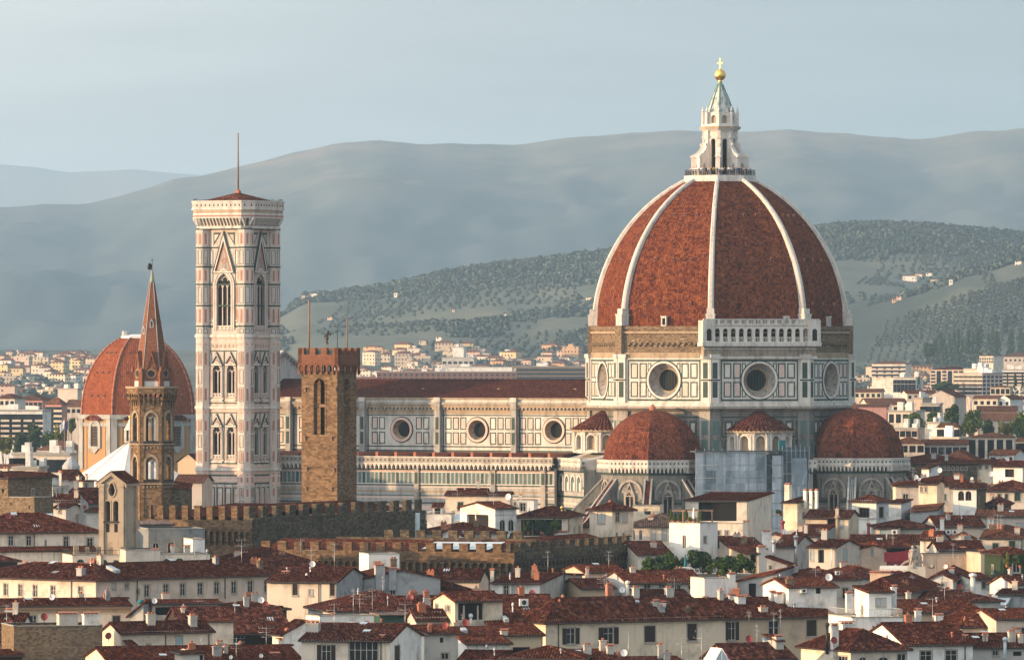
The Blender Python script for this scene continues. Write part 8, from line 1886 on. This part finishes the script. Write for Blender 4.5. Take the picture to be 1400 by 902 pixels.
for nm, c in (('white', (0.66, 0.64, 0.58)), ('cream', (0.62, 0.53, 0.40)), ('pale', (0.60, 0.54, 0.45)), ('yellow', (0.60, 0.48, 0.28)), ('pink', (0.56, 0.42, 0.34)), ('tan', (0.46, 0.39, 0.31)), ('orange', (0.52, 0.34, 0.2))):
    g = G('far_wall_'+nm, .9, .1); u = g.sep(g.uv()); fu = g.math('FRACT', g.math('DIVIDE', u[0], 3.1)); fv = g.math('FRACT', g.math('DIVIDE', u[1], 3.3))
    inw = g.math('MULTIPLY', g.math('MULTIPLY', g.math('GREATER_THAN', fu, .34), g.math('LESS_THAN', fu, .72)), g.math('MULTIPLY', g.math('GREATER_THAN', fv, .3), g.math('LESS_THAN', fv, .78)))
    keep = g.math('GREATER_THAN', g.white(g.comb(g.math('FLOOR', g.math('DIVIDE', u[0], 3.1)), g.math('FLOOR', g.math('DIVIDE', u[1], 3.3)), .2)), .25)
    g.col(g.mix(g.math('MULTIPLY', inw, keep), c, (.05, .05, .05))); M['far_'+nm] = g.m
def zone(px, py, Y):
    if px < 130: return ('at the far left below the blue ridge' if Y > 5000 else 'behind the pale left hand apartments')
    if px < 490: return 'between the bell tower and the stone tower'
    if px < 600: return 'above the nave roof near the stone tower'
    if px < 700: return 'above the long brick slab'
    if px < 820: return 'above the nave roof near the big dome'
    if px < 1230: return 'just right of the marble drum'
    if px < 1300: return 'right of the drum towards the white school'
    if px < 1350: return 'around the beige office block'
    return 'near the right edge of the town'
def size_word(w, h): return 'broad' if w > 22 else ('tall' if h > 15 else ('small' if h < 8 else 'plain'))
spots = []
def scatter(n, x0, x1, ya, yb, hmax):
    for _ in range(n):
        Y = ya*(yb/ya)**rd.random(); px = rd.uniform(x0, x1); spots.append((Y, px, hmax))
scatter(330, -10, 125, 2700, 7600, 11); scatter(60, 380, 500, 4200, 5700, 11); scatter(460, 490, 815, 4950, 5900, 10); scatter(980, 1165, 1412, 2200, 5400, 10); scatter(60, 1165, 1412, 1450, 2300, 12); scatter(25, -10, 110, 1300, 2500, 11)
spots.sort()
seen = {}; indiv = 0; far = MB(); used = []
FM = [M['far_'+t] for t, _ in TONE]
for Y, px, hmax in spots:
    w, d, h = rd.uniform(6, 15) if px > 900 else rd.uniform(7, 17), rd.uniform(7, 12), rd.uniform(4, hmax*(1 if px > 900 else .8))
    if Y > 4200 and rd.random() < .1: h += rd.uniform(3, 7); w = rd.uniform(10, 22)
    x = wx(px, Y); a = R(rd.uniform(-40, -10)); g0 = plain(Y)
    if Y > YH0-100: g0 = max(g0, hill_z(x, Y))
    top = HY-(g0+h+2-HC)*FPX/Y
    if 300 < px < 900 and (top < 463 or (top < 476 and rd.random() < .5)): continue
    if px < 130 and top < 478: continue
    if Y < 2800 and top < {True: 545, False: 552}[px < 200] : h = max(4.0, h-(545-top)*Y/FPX)
    if any(abs(x-ux) < (w+uw)*.45 and abs(Y-uy) < 14 for ux, uy, uw in used[-40:]): continue
    used.append((x, Y, w)); ti = rd.randrange(len(TONE)); hr = rd.choice((0, 1.6, 2.0, 2.4)) if Y > 4000 else rd.choice((1.8, 2.2, 2.6, 0))
    mb = far_mesh(w, d, h, hr, None, None)
    if indiv < 120:
        indiv += 1; key = (size_word(w, h), TONE[ti][1], 'flat topped' if hr == 0 else 'red roofed', zone(px, top, Y)); k = seen[key] = seen.get(key, 0)+1
        extra = ('', ' among trees', ' in the second row', ' in the third row', ' in the rear row')[min(k-1, 4)]
        o = mb.build('suburban_house', [M['far_'+TONE[ti][0]], M['tile_pale'], M['sill']]); o.location = (x, Y, g0); o.rotation_euler = (0, 0, a)
        tag(o, ' '.join(f'{key[0]} {key[1]} {key[2]} house {key[3]}{extra}'.split()[:16]), 'house', 'houses of the far suburbs')
    else:
        co, si = cos(a), sin(a)
        for f, m_ in zip(mb.f, mb.m):
            pts = [Vector((x+mb.v[i].x*co-mb.v[i].y*si, Y+mb.v[i].x*si+mb.v[i].y*co, g0+mb.v[i].z)) for i in f]; far.face(pts, ti if m_ == 0 else (7 if m_ == 1 else 8))
o = far.build('distant_town', FM+[M['tile_pale'], M['sill']]); setting(o, 'stuff')

# villas on the hillside
vl = [(415, 406, 5, 6, 'tan', 'slim old tower house on the left hill crest'), (421, 408, 6, 3, 'orange', 'orange villa beside the tower on the left hill crest'), (429, 406, 9, 3.5, 'white', 'white villa at the right of the hill crest hamlet'), (548, 388, 6, 3, 'white', 'small white villa on the wooded ridge'), (541, 407, 5, 5, 'white', 'white farmhouse in the olive fields below the ridge'), (451, 437, 7, 3, 'pink', 'pink farmhouse on the left olive slope'), (1244, 385, 20, 6, 'white', 'long white villa high on the right hillside'), (1256, 382, 10, 5, 'cream', 'cream wing beside the long white villa'), (1270, 379, 8, 4, 'white', 'upper white house above the long white villa'), (1277, 391, 10, 6, 'tan', 'tan house in the grove below the upper white house'), (1268, 394, 6, 4, 'tan', 'low tan barn below the long white villa'), (1300, 389, 5, 6, 'white', 'white house among cypresses on the right hillside'), (1222, 415, 5, 4, 'orange', 'orange cottage at the left of the right hand terraces'), (1229, 411, 7, 3.5, 'pink', 'pink cottages on the right hand terraces'), (1392, 364, 9, 3, 'white', 'white villa near the top right of the hill'), (690, 433, 6, 2.5, 'white', 'small white barn in the middle of the hillside'), (805, 412, 8, 3, 'cream', 'cream farm beside the big dome on the hill'), (620, 428, 4, 3, 'tan', 'little tan farm by the winding lane'), (578, 473, 10, 5, 'tan', 'tan farm at the foot of the left slope'), (600, 469, 8, 4, 'white', 'white farm at the foot of the left slope')]
VIL = []
for i, (px, py, w, h, t, lab) in enumerate(vl):
    Y = None
    for yy in range(5300, 7700, 20):
        if HY-(hill_z(wx(px, yy), yy)-HC)*FPX/yy < py: Y = yy; break
    Y = Y or 7500; x = wx(px, Y); VIL.append((x, Y)); ww, hh = w*Y/FPX, h*Y/FPX*1.0
    o = far_mesh(ww, min(ww, 12), hh, hh*.3, None, None).build('hillside_villa', [M['far_'+t], M['tile_pale'], M['sill']]); o.location = (x-ww/2, Y, hill_z(x, Y)+.5); o.rotation_euler = (0, 0, R(-18)); tag(o, lab, 'villa', 'villas on the hillside')
for px, py, n in ((690, 462, 26), (720, 470, 20), (770, 470, 18), (1255, 432, 12), (1285, 445, 16), (1275, 452, 14), (1365, 440, 14), (1320, 442, 8), (1240, 470, 8)):   # hamlets, counted with the distant town
    pass
# woods, olive rows and scrub on the hills: too many to count
r = np.random.RandomState(5); tV, tF = [], []
ico = bmesh.new(); bmesh.ops.create_icosphere(ico, subdivisions=1, radius=1); iv = np.array([v.co[:] for v in ico.verts]); ifc = np.array([[v.index for v in f.verts] for f in ico.faces]); ico.free()
cnt = 0
PRO = []
for k_ in range(8):                                         # little leaf clump trees
    n_ = 26; d_ = r.normal(size=(n_, 3)); d_ /= np.linalg.norm(d_, axis=1)[:, None]; p_ = d_*r.uniform(.55, 1.05, (n_, 1)); t_ = np.cross(d_, r.normal(size=(n_, 3))); t_ /= np.linalg.norm(t_, axis=1)[:, None]; b_ = np.cross(d_, t_)
    s_ = r.uniform(.28, .5, (n_, 1)); PRO.append(np.stack([p_-t_*s_-b_*s_, p_+t_*s_-b_*s_*.8, p_+t_*s_*.7+b_*s_, p_-t_*s_+b_*s_*.7], 1).reshape(-1, 3))
qf = np.arange(26*4).reshape(26, 4)
def blob(x, y, z, rx, rz):
    global cnt
    V = PRO[r.randint(8)]*np.array([rx, rx, rz])+np.array([x, y, z]); tV.append(V); tF.append(qf+cnt); cnt += len(V)
def wood_density(x, Y): return MN.noise(Vector((x*.0035, Y*.0019, 9.0)))+.45*MN.noise(Vector((x*.011, Y*.006, 3.0)))
for _ in range(30000):
    Y = 5250+2350*r.rand()**.9; px = r.uniform(370, 1420)
    if 835 < px < 1150 and Y < 6900: continue
    x = wx(px, Y); dn = wood_density(x, Y); t = (Y-YH0)/(YH1-YH0); top = interp(HILL, px)
    crest = t > .72
    if any(abs(x-a) < 34 and -130 < Y-b < 20 for a, b in VIL): continue
    if dn < (.08 if px < 900 else .24) and not (crest and dn > -.25) and not (Y < 5500 and r.rand() < .5): continue
    z = hill_z(x, Y); s = r.uniform(2.0, 3.9)
    blob(x, Y, z+s*.5, s, s*r.uniform(.8, 1.3))
nw = cnt
for _ in range(45):                                         # orchards in rows
    px, Y0_ = r.uniform(390, 1410), r.uniform(5500, 7300)
    if 835 < px < 1150: continue
    x0 = wx(px, Y0_)
    if wood_density(x0, Y0_) > .02: continue
    for i in range(12):
        for j in range(9):
            x, Y = x0+i*11+j*2.5+r.uniform(-3, 3), Y0_+j*26+r.uniform(-9, 9); blob(x, Y, hill_z(x, Y)+1.0, r.uniform(1.6, 2.8), 2.0)
for _ in range(70):                                         # close olive rows on the right hand slope
    px, Y0_ = r.uniform(1165, 1405), r.uniform(5500, 7100); x0 = wx(px, Y0_)
    if wood_density(x0, Y0_) > .2: continue
    for i in range(13):
        for j in range(9):
            x, Y = x0+i*7.5+j*2+r.uniform(-1, 1), Y0_+j*17+r.uniform(-3, 3)
            if any(abs(x-a) < 25 and -100 < Y-b < 20 for a, b in VIL): continue
            blob(x, Y, hill_z(x, Y)+.6, r.uniform(1.2, 1.9), 1.6)
for _ in range(1000):
    px = r.uniform(1168, 1412); Y = r.uniform(4900, 5430); x = wx(px, Y); s = r.uniform(2.2, 5.5); blob(x, Y, max(plain(Y), hill_z(x, Y))+s*.7, s, s*1.1)
for _ in range(700):                                        # trees among the suburb houses
    Y = 2600+3000*r.rand(); px = r.choice([r.uniform(-10, 120), r.uniform(385, 815), r.uniform(1165, 1412)])
    if px > 300 and px < 900 and Y < 4300: continue
    x = wx(px, Y); s = r.uniform(2.5, 5.5); blob(x, Y, plain(Y)+s*1.0, s, s*1.2)
V = np.concatenate(tV); Fq = np.concatenate(tF)
setting(link('hillside_woods', fast_mesh('hillside_woods', V, Fq, [m_leaf('far_leaves', (.052, .072, .065), (.084, .108, .095))])), 'stuff')  # leaf colours lightened and blued, so part of the haze is painted in
# dark cypress stand on the right hand slope: individual trees
cyl = ['slope above the sunlit cream villa', 'rise beside the long low farmhouse', 'hollow under the right hand terraces']
for i in range(34):
    px = 1275+i*3.9+rd.uniform(-4, 4); Y = 5250+rd.uniform(0, 420); py = 476-(i*.5)+rd.uniform(-6, 9); h = rd.uniform(14, 30); x = wx(px, Y)
    zt = wz(py-h*.55, Y); zb = hill_z(x, Y)
    o = thing('cypress', ('dark spire shaped cypress in the stand on the ' + cyl[i % 3]), 'tree', (x, Y, zb), rd.uniform(0, 6), 'cypress stand on the right hand slope')
    hgt = max(9.0, zt-zb); c = link('crown', TR['cypress'], o, (0, 0, hgt*.52)); wq = rd.uniform(2.2, 4.2); c.scale = (wq, wq, hgt*.5/4.2); t_ = link('trunk', TRK, o); t_.scale = (2, 2, hgt*.3)
tree('umbrella_pine', 'dark', 'round dark pine clump beside the sunlit tower house', 1272, 468, 488, 22, 4900, 'far trees')
# ------------------------------------------------------------------ roof garden, pergola, ornaments, people
SHR = {'green': leaf_mesh('foliage', M['leaf'], 21, 1500, 1, .9, .10, 18), 'dark': leaf_mesh('foliage', M['leafd'], 22, 1500, 1, .95, .10, 18), 'yellow': leaf_mesh('foliage', M['leafy'], 23, 1200, 1, .8, .10, 14)}
pot = MB(); pot.lathe([(.32,0),(.45,.55),(.5,.55),(.5,.65),(.42,.65)], 10, (0,0), 0, 0); POT = pot.mesh('pot', M['terra'])
def shrub(kind, label, px, pt, pb, w, Y, group='shrubs of the roof garden'):
    r = w*Y/FPX/2*(1.45 if group == 'shrubs of the roof garden' else 1); zt, zb = wz(pt, Y), wz(pb, Y); o = thing('potted_shrub', label, 'shrub', (wx(px, Y), Y, zb), rnd.uniform(0, 6), group)
    p = link('pot', POT, o); p.scale = (max(.6, r*.45),)*3; f = link('foliage', SHR[kind], o, (0, 0, (zt-zb)*.52)); f.scale = (r, r, (zt-zb)*.58)
tr_ = thing('roof_terrace', 'planted roof terrace deck between the pale blue house and the white cubic house', 'terrace', (wx(955, 935), 935, 0)); mb = MB()
mb.box(-8.5, 8.2, -2.5, 9, 0, wz(786, 935), 0); mb.box(-8.5, 8.2, -2.6, -2.4, wz(786, 935), wz(783, 935), 0); mb.build('deck', M['tan'], tr_)
for a in (('green', 'low bright hedge shrub at the left end of the roof garden', 886, 762, 784, 16), ('dark', 'dark bushy shrub second from the left end of the roof garden', 900, 758, 784, 20), ('green', 'mid green shrub left of the closed teal parasol', 917, 756, 784, 18), ('dark', 'dark shrub just left of the closed teal parasol', 930, 761, 784, 14), ('dark', 'tall dark shrub right of the closed teal parasol', 953, 750, 782, 18), ('dark', 'tallest dark leafy shrub by the white cubic house corner', 966, 752, 783, 20), ('yellow', 'small yellow green bush at the front of the roof garden', 943, 780, 788, 15), ('green', 'rounded light green bush hanging over the white garden wall', 985, 763, 788, 24), ('dark', 'dark shrub right of the rounded light bush', 1002, 758, 784, 18), ('green', 'green shrub near the right end of the roof garden', 1014, 758, 783, 18), ('dark', 'dark shrub at the right end of the roof garden', 1025, 762, 783, 14)):
    shrub(*a, 930)
shrub('dark', 'green bush against the large white villa', 988, 737, 748, 12, 1030, None) if False else shrub('dark', 'dark green climber bush below the loggia of the large white villa', 985, 736, 749, 13, 1012, 'single bushes among the houses')
shrub('dark', 'green bush under a small red cone roof', 1065, 696, 704, 10, 1150, 'single bushes among the houses')
shrub('yellow', 'yellowing bush beside the orange terrace wall', 1377, 756, 775, 10, 955, 'single bushes among the houses')
shrub('dark', 'dark creeper clump under the pavilion at the right edge', 1395, 756, 776, 22, 950, 'single bushes among the houses')
shrub('green', 'pot plant on the red tiled terrace by the pink parapet', 640, 722, 732, 8, 1050, 'single bushes among the houses')
for px, w, k, lb in ((722, 14, 'dark', 'left'), (741, 20, 'dark', 'middle'), (759, 14, 'green', 'right')): shrub(k, f'{lb} clump of dark creeper inside the deep villa loggia', px, 709, 730, w, 1061, 'creeper clumps of the villa loggia')
shrub('green', 'trailing plants on the parapet left of the villa loggia', 700, 727, 737, 9, 1055, 'single bushes among the houses')
# pergola on the white cubic house
pe_ = thing('pergola', 'wooden pergola with climbing plants and flower pots on the white cubic house', 'pergola', (wx(957, 1006), 1006, 0), R(-36)); zf = wz(716, 1006)
mb = MB()
for x in (-5.6, -2.8, -.2):
    for y in (.4, 3.6): mb.box(x-.1, x+.1, y-.1, y+.1, zf, zf+1.9)
for y in (.4, 3.6): mb.box(-5.8, 0, y-.06, y+.06, zf+1.9, zf+2.05)
for x in (-5.6, -4.2, -2.8, -1.4, -.2): mb.box(x-.05, x+.05, .1, 3.9, zf+2.05, zf+2.15)
mb.build('frame', M['woodp'], pe_)
for x, y in ((-5.6,.4), (-2.8,.4), (-.2,.4), (-4.3,.5)): f = link('climber', SHR['green'], pe_, (x, y, zf+1.2)); f.scale = (.42, .42, 1.0 if x != -4.3 else .5)
for x in (-5.0, -4.0, -2.0, -1.2): f = link('flower_pot', POT, pe_, (x, .2, zf)); f.scale = (.7,)*3; g_ = link('flowers', SHR['yellow' if x > -3 else 'green'], f, (0, 0, 1.0)); g_.scale = (.75, .75, .6)
def parasol(label, px, pt, pb, Y, mat):
    o = thing('parasol', label, 'parasol', (wx(px, Y), Y, wz(pb, Y))); h = wz(pt, Y)-wz(pb, Y); mb = MB(); mb.tube((0,0,0), (0,0,h*.98), .04, 6); mb.lathe([(.35,0),(.35,.1)], 10); mb.build('pole', M['steel'], o)
    mb = MB(); mb.lathe([(.14,h*.25),(.24,h*.35),(.2,h*.6),(.1,h*.92),(.02,h)], 9); mb.build('canopy', M[mat], o)
parasol('closed white parasol on the white cubic house terrace', 948.5, 693, 714.5, 1004, 'dishw'); parasol('closed teal parasol in the roof garden', 937, 757, 783, 929, 'teal')
tb = thing('garden_chairs', 'white garden table under the teal parasol', 'table', (wx(936, 926), 926, wz(784, 926))); tb.name = 'garden_table'; mb = MB(); mb.box(-.8, .8, -.5, .5, .85, .95); mb.build('table_top', M['dishw'], tb)
for x in (-.7, .7):
    for y in (-.4, .4): mb = MB(); mb.box(x-.05, x+.05, y-.05, y+.05, 0, .85); mb.build('leg', M['dishw'], tb)
# white carved roof ornament
st = thing('carved_ornament', 'white carved stone ornament with scrolls and a bust standing among the roofs', 'sculpture', (wx(1250, 962), 962, 0)); zb = wz(776, 962); mb = MB()
mb.lathe([(1.0,zb),(.9,zb+.3),(.55,zb+.5),(.42,zb+1.2),(.62,zb+1.7),(.5,zb+2.3),(.58,zb+2.6),(.3,zb+2.8)], 8, (-.2,0)); mb.lathe([(.5,zb),(.3,zb+.9),(.42,zb+1.5),(.2,zb+2.2)], 7, (.75,.1)); mb.ball((-.2,0,zb+3.05), .24, 8, 6, 0, 1, 1, 1.2)
for k in range(5): mb.tube((-.2+.5*cos(k*1.3),.5*sin(k*1.3),zb+.4), (-.2+.62*cos(k*1.3+.7),.62*sin(k*1.3+.7),zb+2.3), .1, 5)
for s in (-1, 1):
    prev = None
    for i in range(14):
        t = i/13; p = Vector((s*(.5+2.3*t), 0, zb+.9-.8*t+.22*sin(t*6))); 
        if prev is not None: mb.tube(prev, p, .24-.1*t, 7, 0)
        prev = p
    mb.ball((s*2.7, 0, zb+.25), .3, 8, 6)
mb.build('carving', M['wmd'], st); mb = MB(); mb.box(-1.6, 1.6, -.8, .8, 0, zb+.2); mb.build('plinth', M['mould'], st)
# awning and greenhouse
aw = thing('awning', 'striped cream awning stretched over a roof terrace', 'awning', (wx(1222, 935), 935, 0), R(-6)); mb = MB(); z = wz(774, 935); mb.face([(-2, -1.2, z-.35), (2, -1.2, z-.35), (2, .8, z+.1), (-2, .8, z+.1)]); mb.face([(2, -1.2, z-.4), (-2, -1.2, z-.4), (-2, .8, z+.05), (2, .8, z+.05)])
for j in range(8): mb.box(-2+j*.5, -1.52+j*.5, -1.22, -1.18, z-.6+.08*(j % 2), z-.35)
mb.build('canvas', M['awn'], aw)
mb = MB()
for x in (-1.9, 1.9): mb.tube((x,-1.1,z-3), (x,-1.1,z-.4), .04, 5)
mb.build('poles', M['steel'], aw); aw.children[1].name = 'support_frame'
gh = thing('greenhouse', 'small glazed gable greenhouse at the bottom edge of the roofs', 'greenhouse', (wx(987, 752), 752, 0), R(24)); z0, z1 = wz(912, 752), wz(886, 752); mb = MB()
mb.face([(-1.4,0,z0), (1.4,0,z0), (0,0,z1)], 0); mb.face([(1.4,0,z0), (1.4,3,z0), (0,3,z1), (0,0,z1)], 0); mb.face([(-1.4,3,z0), (-1.4,0,z0), (0,0,z1), (0,3,z1)], 0); mb.build('glazing', M['bluesheet'], gh)
mb = MB()
for a, b in (((-1.4,-.02,z0), (0,-.02,z1)), ((1.4,-.02,z0), (0,-.02,z1)), ((0,0,z1), (0,3,z1)), ((0,-.02,z0), (0,-.02,z1)), ((-.7,-.02,z0), (-.7,-.02,(z0+z1)/2)), ((.7,-.02,z0), (.7,-.02,(z0+z1)/2))): mb.tube(a, b, .06, 4)
mb.build('frame', M['dishw'], gh)
nt = thing('green_net', 'heap of dark green netting draped over a terrace at the left', 'net', (wx(28, 1062), 1062, wz(676, 1062))); mb = MB(); q = random.Random(4); n = 10; gx = [[Vector((-2.0+4.0*i/n, -.8+j*.55, (1.25*sin(pi*min(1, max(0, (i+.3)/n)))**.35+q.uniform(-.08, .08)) if 0 < j < 4 else -.1)) for j in range(5)] for i in range(n+1)]
for i in range(n):
    for j in range(4): mb.face([gx[i][j], gx[i+1][j], gx[i+1][j+1], gx[i][j+1]], 0, smooth=True)
mb.build('netting', M['net'], nt)
tp = thing('tarpaulin', 'dark red tarpaulin hung below a brown roof', 'tarpaulin', (wx(1226, 990), 990, wz(768, 990)), R(-4)); mb = MB(); n = 10
for i in range(n):
    for j in range(3):
        P = lambda a, b: (-1.9+3.8*a/n, .12*sin(a*1.9)-.05*b, 1.5*b/3+.35*(a/n)**3)
        mb.face([P(i,j), P(i+1,j), P(i+1,j+1), P(i,j+1)], 0, smooth=True)
mb.build('cloth', M['redcloth'], tp)
# two flagpoles left of the chapel
for px, lb in ((88.5, 'white'), (94, 'dark blue')):
    fp = thing('flagpole', f'tall flagpole with a {lb} flag left of the domed chapel', 'flagpole', (wx(px, 1850), 1850, 0), group='flagpoles'); mb = MB(); mb.tube((0,0,0), (0,0,wz(571, 1850)), .14, 6); mb.build('pole', M['woodp'], fp); mb = MB(); z = wz(572, 1850)
    for i in range(5): mb.face([(-.1-i*.25, .1*sin(i), z-2.6-i*.35), (-.1-i*.25, .1*sin(i), z-.3-i*.3), (-.35-i*.25, .1*sin(i+1), z-.6-i*.3), (-.35-i*.25, .1*sin(i+1), z-2.95-i*.35)])
    mb.build('flag', M['dishw'] if lb == 'white' else m_plain('flag_blue', (.05, .07, .2)), fp)

# people on the terrace round the lantern
def person_mesh(seed, shirt, trousers, hair, pose):
    q = random.Random(seed); m = bpy.data.meshes.new('person'); sp = q.uniform(.09, .14); arm = {'down': ((.24,0,1.08), (.25,-.05,.84)), 'rail': ((.23,-.16,1.12), (.2,-.42,1.08)), 'up': ((.25,-.12,1.2), (.12,-.26,1.5))}[pose]
    V = [(0,0,.93),(0,0,1.12),(0,.01,1.34),(0,0,1.48),(0,-.01,1.57),(0,-.02,1.68)]; Rr = [.15,.14,.16,.06,.09,.10]; E = [(0,1),(1,2),(2,3),(3,4),(4,5)]
    for s in (-1, 1):
        b = len(V); V += [(s*.09,0,.86),(s*sp,-.01,.48),(s*sp,.02,.09),(s*(sp+.01),-.15,.04)]; Rr += [.10,.065,.045,.04]; E += [(0,b),(b,b+1),(b+1,b+2),(b+2,b+3)]
        b = len(V); e, h = arm; V += [(s*.19,0,1.38),(s*e[0],e[1],e[2]),(s*h[0],h[1],h[2]),(s*h[0],h[1]-.03,h[2]-.07)]; Rr += [.065,.045,.036,.03]; E += [(2,b),(b,b+1),(b+1,b+2),(b+2,b+3)]
    m.from_pydata(V, E, []); o = bpy.data.objects.new('tmp_person', m); COL.objects.link(o)
    sk = o.modifiers.new('s', 'SKIN'); su = o.modifiers.new('u', 'SUBSURF'); su.levels = 1; su.render_levels = 1
    for i, v in enumerate(m.skin_vertices[0].data): v.radius = (Rr[i], Rr[i]*(.72 if i < 3 else 1)); v.use_root = i == 0
    dg = bpy.context.evaluated_depsgraph_get(); me = bpy.data.meshes.new_from_object(o.evaluated_get(dg)); bpy.data.objects.remove(o)
    me.name = 'person'
    for mt in (M['skin'], shirt, trousers, hair): me.materials.append(mt)
    for p in me.polygons:
        c = p.center; armz = abs(c.x) > .17
        p.material_index = 3 if (c.z > 1.66 or (c.z > 1.56 and c.y > .03)) else (0 if c.z > 1.46 or (armz and (c.z < 1.0 if pose == 'down' else c.y < -.22)) else (1 if c.z > .92 else (2 if c.z > .09 else 3)))
        p.use_smooth = True
    return me
M['skin'] = m_plain('skin', (.46, .27, .19), .6, var=.1); CLO = {k: m_plain('cloth_'+k, c, .9) for k, c in dict(dark=(.02, .022, .03), navy=(.03, .045, .10), white=(.62, .62, .6), yellow=(.62, .42, .03), grey=(.2, .2, .2), red=(.3, .04, .04), blue=(.08, .16, .32)).items()}
M['hair'] = m_plain('hair_dark', (.03, .02, .014))
PM = {}
for k, sh in enumerate(('dark', 'navy', 'white', 'yellow', 'grey', 'red', 'blue')): PM[sh] = person_mesh(k, CLO[sh], CLO[('dark', 'dark', 'navy', 'dark', 'navy', 'dark', 'grey')[k]], M['hair'], ('rail', 'down', 'rail', 'up', 'down', 'rail', 'down')[k])
pq = random.Random(8); ppx = [944, 948, 951, 956, 958, 961, 965, 968, 972, 975, 980, 983.5, 987, 990, 995, 999, 1003, 1007, 1010, 1013, 1016, 1020, 1023, 1026]
for i, px in enumerate(ppx):
    sh = 'yellow' if px == 975 else pq.choice(('dark', 'dark', 'navy', 'white', 'grey', 'red', 'blue', 'white'))
    dx = (px-985)/6.67; b = math.asin(max(-.98, min(.98, dx/6.45))); x, y = CX+6.45*sin(b), CY-6.45*cos(b)
    o = link('person', PM[sh], None, (x, y, 90.92), b+pq.uniform(-.7, .7)); o.scale = (1, 1, pq.uniform(.94, 1.06))
    side = 'left of' if px < 960 else ('in front of' if px < 1004 else 'right of')
    tag(o, f'person in {"a bright yellow top" if sh == "yellow" else ("dark clothes" if sh == "dark" else "a "+sh+" top")} at the railing {side} the dome lantern', 'person', 'people on the dome terrace')
